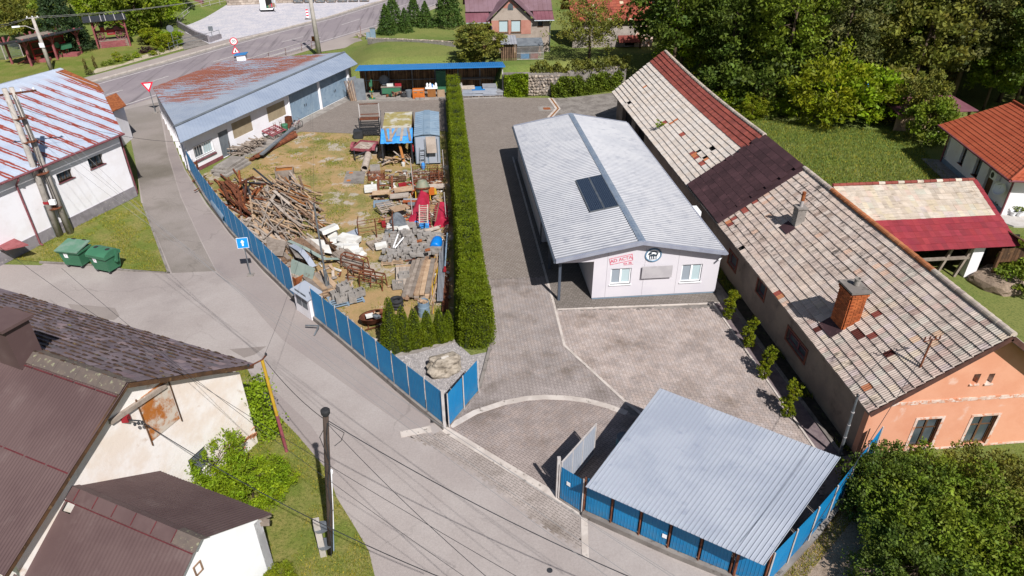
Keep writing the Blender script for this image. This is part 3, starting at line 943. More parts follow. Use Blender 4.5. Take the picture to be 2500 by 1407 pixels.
def inset(poly,d):
 n=len(poly)
 ar=sum(poly[i][0]*poly[(i+1)%n][1]-poly[(i+1)%n][0]*poly[i][1]for i in range(n))
 s=1 if ar>0 else-1
 out=[]
 for i in range(n):
  a,b,c=(Vr(poly[k%n][:2])for k in(i-1,i,i+1))
  u,v=(b-a).normalized(),(c-b).normalized()
  m=Vr((-(u.y+v.y),u.x+v.x))
  if m.length<.01:
   m=Vr((-u.y,u.x))
  out.append(b+m.normalized()*(d*s))
 return out
sheet('yard_base',[(-.9,21.3),(3.3,17.3),(9.4,13.1),(13.6,16.4),(15.7,18.2),(15.7,33.5),(1.6,33.5),(1.6,26.5),(.7,24)],-.006,MT.kerb_grey)
sheet('road_shoulder',[p+Vr((-3.2,2.0,0))for p in UP]+[p+Vr((1.6,-1.0,0))for p in LO[::-1]],-.006,MT.sidewalk)
pvA=sheet('paved_driveway',inset(zoneA,.09),.010,MT.joint)
pvB=sheet('paved_parking',inset(zoneB,.09),.010,MT.joint)
pvC=sheet('paved_gateway',inset(zoneC,.09),.010,MT.joint)
pvD=sheet('paved_apron',inset(zoneD,.09),.006,MT.joint)
lay_pavers(pvA,zoneA,0.0,.022,(1.08,1.06,1.06),.10,MT.paver,1)
lay_pavers(pvB,zoneB,0.0,.022,(1.34,1.28,1.25),.18,MT.paver,2)
lay_pavers(pvC,zoneC,R(-45),.022,(1.06,1.0,.98),.10,MT.paver,3)
lay_pavers(pvD,zoneD,R(-45),.014,(1.2,1.18,1.15),.08,MT.paver,4)
strip_along(GK,.34,-.02,.034).bd('gateway_kerb',MT.kerb,kind='structure')
strip_along(ARC,.30,-.02,.034).bd('gateway_arc_kerb',MT.kerb,kind='structure')
strip_along(KB,.13,-.02,.040).bd('driveway_kerb',MT.kerb,kind='structure')
strip_along(WL([(978,1062),(1052,1048)]),.34,-.02,.03).bd('apron_kerb',MT.kerb,kind='structure')
sheet('concrete_strip',WL([(1418,1256),(1434,1262),(1438,1368),(1420,1355)]),.03,MT.kerb)
sheet('hall_forecourt',[(5.4,30.72),(14.35,30.72),(14.25,29.72),(5.4,29.95)],.024,MT.band)
sheet('porch_floor',[(5.35,30.72),(7.4,30.72),(7.4,52),(5.35,52)],.024,MT.band)
strip_along([(5.4,29.92),(14.2,29.68)],.1,-.02,.040).bd('forecourt_kerb',MT.kerb,kind='structure')
sheet('red_gravel_strip',[(13.85,29.7),(14.62,29.7),(15.0,18.3),(14.2,18.4)],.014,MT.red_chip)
strip_along([(13.82,29.7),(14.18,18.4)],.09,-.02,.06).bd('bed_kerb',MT.kerb,kind='structure')
strip_along([(14.66,30.5),(15.05,18.3)],.14,-.02,.08).bd('bed_wall_kerb',MT.kerb_grey,kind='structure')
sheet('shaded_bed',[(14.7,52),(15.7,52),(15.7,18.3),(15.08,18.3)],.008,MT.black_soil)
strip_along(WL([(1088,1035),(1172,946),(1196,852)]),.14,-.02,.12).bd('gravel_bed_kerb',MT.kerb_grey,kind='structure')
strip_along(WL([(938,872),(1012,862),(1110,834)]),.16,-.02,.10).bd('yard_kerb',MT.concrete,kind='structure')
# ------------------------------------------------------------------ building helpers
def hwall(p0,p1,z0,z1,holes=(),th=.25,mb=None,top=None):
 """wall from plan p0 to p1 with rectangular openings (u0,u1,z0,z1); outward side is to the right of p0->p1"""
 mb=mb or MB()
 p0,p1=Vr((p0[0],p0[1],0)),Vr((p1[0],p1[1],0))
 L=(p1-p0).length
 d=(p1-p0).normalized()
 inn=Vr((-d.y,d.x,0))
 us=sorted({0.0,L}|{h[k]for h in holes for k in(0,1)})
 zs=sorted({z0,z1}|{h[k]for h in holes for k in(2,3)})
 def P(u,z,k):
  return p0+d*u+inn*k+Vr((0,0,z))
 for i in range(len(us)-1):
  for j in range(len(zs)-1):
   uc,zc=(us[i]+us[i+1])/2,(zs[j]+zs[j+1])/2
   if any(h[0]<uc<h[1]and h[2]<zc<h[3]for h in holes):
    continue
   a,b,c,e=us[i],us[i+1],zs[j],zs[j+1]
   mb.poly([P(a,c,0),P(b,c,0),P(b,e,0),P(a,e,0)])
   mb.poly([P(b,c,th),P(a,c,th),P(a,e,th),P(b,e,th)])
 for h in holes:
  a,b,c,e=h[:4]
  mb.poly([P(a,c,0),P(a,e,0),P(a,e,th),P(a,c,th)])
  mb.poly([P(b,c,0),P(b,c,th),P(b,e,th),P(b,e,0)])
  mb.poly([P(a,e,0),P(b,e,0),P(b,e,th),P(a,e,th)])
  mb.poly([P(a,c,0),P(a,c,th),P(b,c,th),P(b,c,0)])
 mb.poly([P(0,z0,0),P(0,z1,0),P(0,z1,th),P(0,z0,th)])
 mb.poly([P(L,z0,0),P(L,z0,th),P(L,z1,th),P(L,z1,0)])
 mb.poly([P(0,z1,0),P(L,z1,0),P(L,z1,th),P(0,z1,th)])
 if top:
  f=[P(u,z,0)for u,z in top]
  k=[P(u,z,th)for u,z in top]
  mb.poly(f)
  mb.poly(k[::-1])
 return mb
def window(parent,p0,p1,u0,u1,z0,z1,fm='white_pvc',gm='glass',inset=.10,nx=2,nz=1,fw=.06,sill='white_pvc',cross=None,sub=True,gms=None):
 p0,p1=Vr((p0[0],p0[1],0)),Vr((p1[0],p1[1],0))
 d=(p1-p0).normalized()
 inn=Vr((-d.y,d.x,0))
 def P(u,z,k):
  return p0+d*u+inn*k+Vr((0,0,z))
 m=MB()
 def bar(a,b,c,e,k0=0.0,k1=.05):
  q=[P(a,c,inset+k0),P(b,c,inset+k0),P(b,e,inset+k0),P(a,e,inset+k0)]
  r=[v+inn*(k1-k0)for v in q]
  m.add(q+r,[(0,1,2,3),(7,6,5,4),(0,4,5,1),(1,5,6,2),(2,6,7,3),(3,7,4,0)])
 bar(u0,u0+fw,z0,z1)
 bar(u1-fw,u1,z0,z1)
 bar(u0+fw,u1-fw,z0,z0+fw)
 bar(u0+fw,u1-fw,z1-fw,z1)
 cols=[u0+fw+(u1-u0-2*fw)*i/nx for i in range(nx+1)]
 rows=[z0+fw+(z1-z0-2*fw)*(i/nz if cross is None else(0,cross,1)[i])for i in range(nz+1)]
 for c in cols[1:-1]:
  bar(c-fw*.7,c+fw*.7,z0+fw,z1-fw,-.006,.05)
 for r_ in rows[1:-1]:
  bar(u0+fw,u1-fw,r_-fw*.4,r_+fw*.4,.003,.05)
 w=m.bd('window',MT[fm],parent)
 for i in range(nx):
  for j in range(nz):
   g=MB()
   q=[P(cols[i],rows[j],inset+.035),P(cols[i+1],rows[j],inset+.035),P(cols[i+1],rows[j+1],inset+.035),P(cols[i],rows[j+1],inset+.035)]
   g.add(q+[v+inn*.01 for v in q],[(0,1,2,3),(7,6,5,4),(0,4,5,1),(1,5,6,2),(2,6,7,3),(3,7,4,0)])
   g.bd('pane',MT[(gms or[gm]*9)[i]],w)
 if sill:
  s=MB()
  q=[P(u0-.05,z0-.05,-.06),P(u1+.05,z0-.05,-.06),P(u1+.05,z0-.05,inset),P(u0-.05,z0-.05,inset)]
  s.add(q+[v+Vr((0,0,.05))for v in q],[(3,2,1,0),(4,5,6,7),(0,1,5,4),(1,2,6,5),(2,3,7,6),(3,0,4,7)])
  s.bd('sill',MT[sill],w)
 return w
_tile_cache={}
def tile_shape(tw,tl,ribs,h,th,over=.05):
 n=ribs*2
 vs=[]
 for i in range(n+1):
  x=tw*i/n-.002
  z=h if i%2 else 0.0
  vs.append((x,-over,z+th+.006))
  vs.append((x,tl,z))
  vs.append((x,-over,z+.002))
 fs=[]
 for i in range(n):
  a=3*i
  fs.append((a,a+3,a+4,a+1))
  fs.append((a+2,a+5,a+3,a))
 return vs,fs
def tiles(parent,O,U,V,nu,nv,tw,tl,pick,seed,ribs=3,h=.024,th=.05,name='roof_tile',nindiv=300,wob=None,stag=False,jit=.006,single_far=True):
 rg=random.Random(seed)
 O,U,V=Vr(O),Vr(U).normalized(),Vr(V).normalized()
 N=U.cross(V)
 flip=N.z<0
 if flip:
  N=-N
 vs,fs=tile_shape(tw,tl,ribs,h,th)
 if flip:
  fs=[f[::-1]for f in fs]
 spots=[]
 for j in range(nv):
  for i in range(nu):
   p=pick(i,j,rg)
   if p is None:
    continue
   mat,t=p
   u=i+(.5 if stag and j%2 else 0)
   pos=O+U*(u*tw+rg.uniform(-jit,jit)*.5)+V*(j*tl+rg.uniform(-jit,jit)*1.6)+N*(rg.uniform(0,jit))
   if wob:
    pos=pos+wob((i+.5)/nu,(j+.5)/nv)
   M=Matrix((U,V,N)).transposed().to_4x4()@Matrix.Rotation(rg.uniform(-.006,.006),4,'Z')
   M.translation=pos
   spots.append((pos.x**2+pos.y**2+(pos.z-CAM_H)**2,mat,t,M))
 spots.sort(key=lambda q:q[0])
 rest,keys=MB(),[]
 for k,(dd,mat,t,M)in enumerate(spots):
  if k<nindiv:
   tq=tuple(round(c*12)/12 for c in t)
   ck=(tw,tl,ribs,h,mat,tq,flip)
   if ck not in _tile_cache:
    m=MB()
    m.add(vs,fs,tq if tq!=(1,1,1)else(1.001,1,1))
    _tile_cache[ck]=m.mesh(name,MT[mat])
   link(name,_tile_cache[ck],parent,True,M=PMAT[parent].inverted()@M if parent in PMAT else M)
  else:
   if mat not in keys:
    keys.append(mat)
   rest.add([M@Vr(v)for v in vs],fs,t,keys.index(mat))
 if rest.v:
  rest.bd(name+'s',[MT[k]for k in keys],parent,kind='stuff')
def gray(rg,lo,hi,hue=.04):
 k=rg.uniform(lo,hi)
 w=rg.uniform(-hue,hue)
 return(k*(1+w),k,k*(1-w))
 # ------------------------------------------------------------------ white hall with profiled metal roof
def build_hall():
 T=thing('hall','white single storey hall with grey ribbed metal gable roof and open porch corner','building',(9.8,30.7,0))
 x0,xl,xr,xm=7.4,5.3,14.35,9.8
 yf,yb=30.7,51.6
 ze,zr=2.74,3.58
 zroof=lambda x:ze+(zr-ze)*(1-abs(x-xm)/(xm-xl))-.10
 s1,s2=WB(1476,731,yf).x,WB(1645,720,yf).x
 wl=[WB(1492,657,yf),WB(1536,693,yf)]
 wr=[WB(1666,647,yf),WB(1707,687,yf)]
 cuts=[x0,s1,(s1+s2)/2+.1,s2,14.3]
 wins=[(wl[0].x,wl[1].x+.05,wl[1].z,wl[0].z),(wr[0].x,wr[1].x+.05,wr[1].z,wr[0].z)]
 for a,b in zip(cuts[:-1],cuts[1:]):
  hs=[(w[0]-a,w[1]-a,w[2],w[3])for w in wins if a<w[0]<b]
  zt=min(zroof(a),zroof(b))
  top=[(0,zt),(b-a-.012,zt)]
  if a<xm<b:
   top+=[(b-a-.012,zroof(b)),(xm-a,zroof(xm)),(0,zroof(a))]
  else:
   top+=[(b-a-.012,zroof(b)),(0,zroof(a))]
  hwall((a,yf),(b-.012,yf),.12,zt,hs,.14,top=top).bd('wall_panel',MT.hall_wall,T)
 for w in wins:
  window(T,(0,yf),(1,yf),w[0],w[1],w[2],w[3],'white_pvc','glass_pale',.07,2,1,.075,'white_pvc',gms=['glass_blind','glass_pale'])
 MB().box(x0+.02,14.28,yf+.03,yf+.2,0,.12).bd('plinth',MT.container,T)
 MB().box(x0+.002,x0+.14,yf+.142,37.6,.1,3.0).bd('porch_wall',MT.hall_wall,T)
 MB().box(5.62,7.4,37.6,37.75,0,2.75).bd('porch_end_wall',MT.hall_wall,T)
 for k in range(4):
  y0=37.76+k*3.42
  MB().box(5.6,5.74,y0,y0+3.408,.1,2.72).bd('wall_panel',MT.hall_wall,T)
 MB().box(14.16,14.3,yf+.142,51.2,.1,2.7).bd('right_wall',MT.hall_wall,T)
 MB().box(5.75,14.15,51.2,51.35,0,2.7).bd('rear_wall',MT.hall_wall,T)
 m=MB()
 m.poly([(5.62,yf,2.38),(x0-.004,yf,2.38),(x0-.004,yf,zroof(x0)),(5.62,yf,zroof(5.62))])
 m.poly([(5.62,yf+.1,2.38),(5.62,yf+.1,zroof(5.62)),(x0-.004,yf+.1,zroof(x0)),(x0-.004,yf+.1,2.38)])
 m.poly([(5.62,yf,2.38),(5.62,yf+.1,2.38),(x0-.004,yf+.1,2.38),(x0-.004,yf,2.38)])
 m.bd('porch_header',MT.hall_wall,T)
 for y in(30.76,34.2):
  MB().box(5.55,5.69,y,y+.14,0,2.42).bd('porch_post',MT.hall_dark,T)
 MB().box(5.56,5.68,30.91,37.6,2.42,2.6).bd('porch_beam',MT.hall_dark,T)
 f0=30.28
 corr((xl,f0,ze),(xl,yb+.3,ze),(xm-.1,yb+.3,zr-.02),(xm-.1,f0,zr-.02),.25,.05).bd('roof_slope',MT.galv,T)
 corr((xr,f0,ze),(xr,yb+.3,ze),(xm+.1,yb+.3,zr-.02),(xm+.1,f0,zr-.02),.25,.05).bd('roof_slope',MT.galv,T)
 m=MB()
 n=26
 for k in range(n):
  a,b=f0-.02+k*(yb+.32-f0)/n,f0+(k+1)*(yb+.32-f0)/n
  t=(1,1,1)if k%2 else(.9,.93,.97)
  for s in(-1,1):
   m.add([(xm,a,zr+.075+.004*(k%2)),(xm+s*.19,a,zr+.025+.004*(k%2)),(xm+s*.19,b,zr+.025+.004*(k%2)),(xm,b,zr+.075+.004*(k%2))],[(0,1,2,3)if s>0 else(3,2,1,0)],t)
 m.bd('ridge_cap',pm('ridge_cap_metal',A('#aebccc'),A('#9baabd'),6,c3=A('#c5cfdb'),s3=9,rough=.4,metal=.3,tint=True),T)
 for y in(f0-.03,yb+.3):
  m=MB()
  for s,xe in((-1,xl),(1,xr)):
   q=[(xm,y,zr+.07),(xe,y,ze+.06),(xe,y,ze-.12),(xm,y,zr-.11)]
   m.add(q+[(p[0],p[1]+.03,p[2])for p in q],[(0,1,2,3),(7,6,5,4),(0,4,5,1),(1,5,6,2),(2,6,7,3),(3,7,4,0)])
   q=[(xm,y,zr+.073),(xe,y,ze+.063),(xe,y+.16,ze+.063),(xm,y+.16,zr+.073)]
   m.poly(q if s>0 else q[::-1])
  m.bd('verge_flashing',MT.hall_trim,T)
 for xe,s in((xl,-1),(xr,1)):
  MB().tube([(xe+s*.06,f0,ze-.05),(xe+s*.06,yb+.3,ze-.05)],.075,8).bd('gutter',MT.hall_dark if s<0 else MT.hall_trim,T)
 MB().tube([(xl-.02,36.9,ze-.1),(5.5,37.2,ze-.4),(5.5,37.2,.1)],.045,8).bd('downpipe',MT.hall_dark,T)
 MB().slab([(xl+.06,f0+.06,ze-.04),(xm,f0+.06,zr-.06),(xm,yb+.2,zr-.06),(xl+.06,yb+.2,ze-.04)],.04).bd('roof_deck',MT.dark_metal,T)
 MB().slab([(xm,f0+.06,zr-.06),(xr-.06,f0+.06,ze-.04),(xr-.06,yb+.2,ze-.04),(xm,yb+.2,zr-.06)],.04).bd('roof_deck',MT.dark_metal,T)
 zs=lambda x:ze+(zr-ze)*(x-xl)/(xm-xl)
 pl=[W(1407,441,3.38),W(1469,428,3.55),W(1507,502,3.55),W(1441,520,3.38)]
 xa,xb2=(pl[0].x+pl[3].x)/2,(pl[1].x+pl[2].x)/2
 ya,yb2=(pl[2].y+pl[3].y)/2,(pl[0].y+pl[1].y)/2
 xmid=(xa+xb2)/2
 for a,b,lab in((xa,xmid-.012,'dark blue solar panel on the hall roof, the one nearer the eave'),(xmid+.012,xb2,'dark blue solar panel on the hall roof, the one nearer the ridge')):
  S=thing('solar_panel',lab,'solar panel',((a+b)/2,ya,zs(a)),0,'solar panels on the hall roof')
  q=[(a,ya,zs(a)+.12),(b,ya,zs(b)+.12),(b,yb2,zs(b)+.12),(a,yb2,zs(a)+.12)]
  MB().slab(q,.035).bd('frame',MT.steel,S)
  k=.035
  q=[(a+k,ya+k,zs(a+k)+.124),(b-k,ya+k,zs(b-k)+.124),(b-k,yb2-k,zs(b-k)+.124),(a+k,yb2-k,zs(a+k)+.124)]
  MB().poly(q).bd('cells',MT.solar,S)
  for y in(ya+.3,yb2-.3):
   MB().beam((a,y,zs(a)+.06),(b,y,zs(b)+.06),.04,.04).bd('mounting_rail',MT.steel,S)
 c=WB(1517,634,yf-.03)
 S=thing('stamp_sign','red stamp style lettering above the left front window of the hall','sign',(c.x,yf,c.z))
 Rm=Matrix.Translation((c.x,yf-.016,c.z))@Matrix.Rotation(R(90),4,'X')@Matrix.Rotation(R(11),4,'Z')
 lm=pm('stamp_red',(.62,.10,.16),(.72,.28,.32),12,.45,.6)
 me=text_mesh('AD ACTA',.27,True)
 me.materials.clear()
 me.materials.append(lm)
 link('lettering',me,S,False,M=Rm)
 m=MB()
 for(a,b,e,d)in((-.62,.62,.17,.195),(-.62,.62,-.195,-.17),(-.62,-.59,-.17,.17),(.59,.62,-.17,.17)):
  m.mbox(Rm@Matrix.Translation(((a+b)/2,(e+d)/2,0)),b-a,d-e,.01)
 m.bd('stamp_border',lm,S)
 me=text_mesh('SK',.17,True)
 me.materials.clear()
 me.materials.append(lm)
 link('lettering',me,S,False,M=Rm@Matrix.Translation((.46,-.33,0))@Matrix.Rotation(R(-8),4,'Z'))
 m=MB()
 M2=Rm@Matrix.Rotation(R(-8),4,'Z')
 m.mbox(M2@Matrix.Translation((.40,-.36,0)),.52,.014,.008)
 m.bd('underline',lm,S)
 m=MB()
 ring=[M2@Vr((.22+math.cos(t)*.09,-.27+math.sin(t)*.035,0))for t in np.linspace(0,6.28,14)]
 m.tube(ring,.011,5)
 m.bd('mark',lm,S)
 c=WB(1595,623,yf-.02)
 S=thing('round_emblem','round blue and white emblem high on the hall gable','sign',(c.x,yf,c.z))
 ringm=pm('emblem_blue',A('#5f7f98'),A('#7fa5c4'),3)
 m=MB()
 RX=Matrix.Rotation(R(90),4,'X')
 ell=lambda r,a:Vr((c.x+math.cos(a)*r*1.12,yf-.02,c.z+math.sin(a)*r))
 m.tube([ell(.37,a)for a in np.linspace(0,6.2832,40)],.045,6)
 m.bd('ring',ringm,S)
 MB().add([ell(.33,a)for a in np.linspace(0,6.2832,33)[:-1]],[tuple(range(32))]).bd('disc',MT.sign_white,S)
 dk=pm('emblem_dark',A('#4a5a68'),A('#3a4956'),4)
 m=MB()
 m.poly([Vr((c.x+a,yf-.026,c.z+b))for a,b in((-.2,-.26),(.2,-.26),(.22,-.02),(.12,.03),(0,.08),(-.12,.03),(-.23,-.02))])
 m.bd('motif',dk,S)
 m=MB()
 for k,xx in enumerate((-.14,-.04,.07,.15)):
  m.box(c.x+xx-.02,c.x+xx+.02,yf-.036,yf-.027,c.z-.22,c.z-.08)
 m.bd('motif',MT.sign_white,S)
 m=MB()
 for a in np.linspace(R(25),R(165),11):
  p=Vr((c.x+math.cos(a)*.25,yf-.03,c.z+math.sin(a)*.22))
  m.mbox(Matrix.Translation(p)@Matrix.Rotation(-(a-R(90)),4,'Y'),.045,.008,.08)
 for a,b in((-.22,.06),(-.14,.1),(.2,.05)):
  m.lathe((c.x+a,yf-.03,c.z+b),[(.05,-.01),(.05,.01)],8,M=RX)
 m.bd('motif',dk,S)
 a,b=WB(1569,652,yf-.14),WB(1639,677,yf-.14)
 S=thing('sign_board','pale grey blank sign board mounted proud of the hall front wall','sign',((a.x+b.x)/2,yf,b.z))
 MB().box(a.x,b.x,yf-.15,yf-.11,b.z,a.z).bd('board',pm('pale_board_print',A('#d5d0d2'),A('#cbc6c9'),1.5,rough=.5),S)
 for xx in(a.x+.1,b.x-.1):
  MB().cyl((xx,yf-.11,(a.z+b.z)/2),(xx,yf+.005,(a.z+b.z)/2),.02).bd('bracket',MT.steel,S)
 c=WB(1758,628,yf-.05)
 S=thing('security_camera','small white security camera under the right front roof corner of the hall','camera',(c.x,yf-.05,c.z))
 MB().cyl((c.x-.16,yf-.3,c.z-.06),(c.x+.05,yf-.1,c.z),.045,n=10).bd('housing',MT.white_pvc,S)
 MB().cyl((c.x+.02,yf-.1,c.z),(c.x+.02,yf+.01,c.z+.02),.02).bd('bracket',MT.white_pvc,S)
 S=thing('air_conditioner','white air conditioner unit in the gap between the hall and the tiled house','air conditioner',(14.75,36.2,2.0))
 MB().box(14.55,14.9,35.7,36.6,1.95,2.55).bd('casing',MT.white_pvc,S)
 MB().cyl((14.9,36.0,2.25),(14.915,36.0,2.25),.2,n=16).bd('fan_grille',MT.dark_metal,S)
 for y in(35.8,36.5):
  MB().beam((14.3,y,1.93),(14.9,y,1.93),.03,.03).bd('bracket',MT.steel,S)
build_hall()
# ------------------------------------------------------------------ long tiled house on the right
def build_long_house():
 T=thing('tiled_house','long old house with weathered tiled gable roof, peach front gable and two chimneys','house',(19.5,18.3,0))
 xe,xr_,ze,zr=15.15,19.55,2.74,5.95
 y0,y1=17.78,60.6
 V=Vr((xr_-xe,0,zr-ze))
 SL=V.length
 V.normalize()
 b2=(W(1755,546,ze).y+0.0,W(1681,457,ze).y)
 yA,yB=b2
 tw,nv=.30,15
 tl=SL/nv
 sag=lambda u,v:Vr((0,0,-.10*math.sin(u*3.1416)*v-.02*math.sin(u*19)*v))
 MB().slab([(xe+.1,y0+.06,ze),(xr_,y0+.06,zr-.15),(xr_,y1-.1,zr-.15),(xe+.1,y1-.1,ze)],.06).bd('roof_deck',MT.dark_in,T)
 rows_near=int((yA-y0)/tw)
 ch1=Vr((16.9,0,0))
 def on_slope(px,py):
  r=ray(px,py)
  k=(zr-ze)/(xr_-xe)
  t=(ze-k*xe-CAM_H)/(r.z-k*r.x)
  return Vr((r.x*t,r.y*t,CAM_H+r.z*t))
 reds=[on_slope(*p)for p in((1930,420),(1895,455),(1870,470),(1845,495),(1822,512),(1800,530),(1783,545),(2135,770),(2132,820),(2108,947),(1908,720),(1940,405))]
 browns=[on_slope(*p)for p in((2040,812),(2000,800),(2175,860),(2095,815))]
 def pick_near(i,j,rg):
  p=Vr((xe,y0,ze))+Vr((0,1,0))*((i+.5)*tw)+V*((j+.5)*tl)
  if any((p-q).length<.20 for q in reds):
   return('tile_red',gray(rg,.9,1.3))if rg.random()<.75 else('tile_orange',gray(rg,.9,1.1))
  if any((p-q).length<.19 for q in browns):
   return('tile_red',(.45,.4,.4))
  if j==0 and i==int((W(1805,610,ze).y-y0)/tw):
   return None
  r_=rg.random()
  if r_<.02:
   return('tile_old',(1.05,.88,.78))
  if r_<.06:
   return('tile_old',(.72,.68,.66))
  return('tile_old',gray(rg,.9,1.1,.03))
 tiles(T,(xe,y0,ze+.02),(0,1,0),V,rows_near,nv,tw,tl,pick_near,21,wob=lambda u,v:sag(u*.6,v))
 nf=int((y1-yB)/tw)
 reds2=[on_slope(*p)for p in((1668,328),(1690,378),(1705,382),(1720,395),(1648,295),(1627,298),(1575,215),(1690,243))]
 holes2=[on_slope(*p)for p in((1713,368),(1728,383),(1740,362),(1540,250))]
 def pick_far(i,j,rg):
  p=Vr((xe,yB,ze))+Vr((0,1,0))*((i+.5)*tw)+V*((j+.5)*tl)
  if any((p-q).length<.2 for q in holes2):
   return None
  if j>=11+(1 if i>nf*.75 else 0)*0:
   return('tile_red',gray(rg,.85,1.2))
  if any((p-q).length<.26 for q in reds2):
   return('tile_red',gray(rg,1.0,1.4))if rg.random()<.6 else('tile_orange',(1.1,1.0,.95))
  return('tile_pale',gray(rg,.9,1.08,.03))
 tiles(T,(xe,yB,ze+.02),(0,1,0),V,nf,nv,tw,tl,pick_far,22,wob=lambda u,v:Vr((0,0,.35*u*u*v-.16*math.sin(u*3.14)*v)),nindiv=0)
 nS=12
 sw=(yA-yB)
 nu=int((yB-yA)/.56)
 rg=random.Random(5)
 MB().slab([(xe-.07,yA-.15,ze+.125),(xr_+.02,yA-.15,zr+.07),(xr_+.02,yB+.2,zr+.07),(xe-.07,yB+.2,ze+.125)],.06).bd('shingle_deck',MT.shingle,T)
 N=Vr((-V.z,0,V.x))
 sl=SL/nS
 meshes=[]
 for k in range(6):
  m=MB()
  g_=.88+.07*k
  m.add([(0,0,.014),(.55,0,.014),(.55,sl,.004),(0,sl,.004),(0,0,.0),(.55,0,.0)],[(0,1,2,3),(4,5,1,0)],(g_*1.02,g_,g_))
  meshes.append(m.mesh('shingle',MT.shingle))
 Uy=Vr((0,-1,0))
 for j in range(nS):
  for i in range(nu+1):
   off=(.28 if j%2 else 0)
   yy=yB+.16-i*.56-off
   if yy-.55<yA-.15:
    continue
   M=Matrix((Uy,V,-Uy.cross(V)if Uy.cross(V).z<0 else Uy.cross(V))).transposed().to_4x4()
   M.translation=Vr((xe-.06,yy,ze+.133))+V*(j*sl)
   link('shingle',meshes[rg.randrange(6)],T,True,M=PMAT[T].inverted()@M)
 corr((23.95,y0,ze),(23.95,y1,ze),(xr_,y1,zr),(xr_,y0,zr),.3,.03).bd('rear_roof_slope',MT.tile_pale,T)
 for k in range(int((y1-y0)/.38)):
  y=y0+k*.38
  if yA-.2<y<yB-.1:
   continue
  u=(y-y0)/(y1-y0)
  dz=-.10*math.sin(u*3.14)*.6 if y<yA else.35*((y-yB)/(y1-yB))**2-.16*math.sin((y-yB)/(y1-yB)*3.14)
  m=MB()
  vs,fs=[],[]
  for s_,yy in((0,y),(1,y+.42)):
   for q in range(7):
    a=R(-15)+R(210)*q/6
    rr=.135 if s_==0 else.115
    vs.append((xr_+math.cos(a)*rr,yy,zr+dz+.02+math.sin(a)*rr*.95))
  fs=[(q,q+1,q+8,q+7)for q in range(6)]+[tuple(range(7))[::-1]]
  fr=(y-y0)/(yA-y0)
  key='tile_orange' if.28<fr<.80 else('tile_white' if rnd.random()<.6 else 'tile_old')
  g_=rnd.uniform(.8,1.12)
  m.add(vs,fs,(g_*1.15,g_*1.1,g_)if key=='tile_orange' else(g_,g_,g_))
  m.bd('ridge_tile',MT[key],T)
 Hs=[]
 wins=[]
 for(ax,ay,bx,by,nx,cr)in((1926,800,1962,884,2,.62),(1853,680,1868,712,1,None),(1783,612,1799,640,1,None)):
  p,q=WA(ax,ay,15.6),WA(bx,by,15.6)
  w=(min(p.y,q.y),max(p.y,q.y),max(.5,min(p.z,q.z)),min(2.55,max(p.z,q.z)))
  if w[1]-w[0]<.6:
   c_=(w[0]+w[1])/2
   w=(c_-.35,c_+.35,w[2],w[3])
  if w[3]-w[2]<.6:
   w=(w[0],w[1],w[3]-.75,w[3])
  wins.append((w,nx,cr))
 pS,pE=(15.602,y1-.3),(15.602,18.603)
 L=pS[1]-pE[1]
 Hs=[(pS[1]-w[1],pS[1]-w[0],w[2],w[3])for w,_,_ in wins]
 doors=[(pS[1]-b,pS[1]-a,.0,2.3)for a,b in((51.0,53.8),(55.0,58.2))]
 hwall(pS,pE,0,2.95,Hs+doors,.35).bd('side_wall',MT.side_plaster,T)
 for h,(w,nx,cr)in zip(Hs,wins):
  window(T,pS,pE,h[0],h[1],h[2],h[3],'maroon','glass',.12,nx,2 if cr else 1,.06,None,cross=cr)
  m=MB()
  for a,b,c,e in((h[0]-.13,h[0],h[2]-.1,h[3]+.1),(h[1],h[1]+.13,h[2]-.1,h[3]+.1),(h[0],h[1],h[2]-.1,h[2]),(h[0],h[1],h[3],h[3]+.1)):
   m.box(15.575,15.61,pS[1]-b,pS[1]-a,c,e)
  m.bd('window_surround',pm('brick_surround',A('#9a5a45'),A('#84503f'),5,grain=.2),T)
 for h in doors:
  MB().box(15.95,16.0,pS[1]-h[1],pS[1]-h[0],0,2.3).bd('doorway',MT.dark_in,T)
 MB().box(23.2,23.5,18.7,y1-.3,0,2.95).bd('far_wall',MT.side_plaster,T)
 yg=18.3
 gw=[]
 for(a,b,c)in(((2217,1095),(2265,1089),(2295,1026)),((2348,1089),(2399,1080),(2434,1018))):
  p,q,r_=WB(*a,yg),WB(*b,yg),WB(*c,yg)
  gw.append((p.x-15.68,q.x-15.5,(p.z+q.z)/2,r_.z+.1))
 sv=[]
 for(a,b,c)in(((2369,938),(2386,936),(2395,913)),((2405,937),(2420,935),(2433,912))):
  p,q,r_=WB(*a,yg),WB(*b,yg),WB(*c,yg)
  sv.append((p.x-15.6,q.x-15.6,(p.z+q.z)/2,r_.z))
 zc=2.9
 hwall((15.6,yg),(23.5,yg),0,zc,[(a,b,c,min(d,zc-.02))for a,b,c,d in gw],.3).bd('gable_wall',MT.peach,T)
 m=MB()
 za=lambda x:5.75-abs(x-3.95)*(5.75-zc)/3.95
 us=sorted([0,3.95,7.9]+[v[k]for v in sv for k in(0,1)])
 for a,b in zip(us[:-1],us[1:]):
  hs=[v for v in sv if v[0]-.001<=a and b<=v[1]+.001]
  segs=[(zc,None)]if not hs else[(zc,hs[0][2]),(hs[0][3],None)]
  for lo,hi in segs:
   m.poly([(15.6+a,yg,lo),(15.6+b,yg,lo),(15.6+b,yg,hi or za(b)),(15.6+a,yg,hi or za(a))])
 m.bd('gable_peak',MT.peach,T)
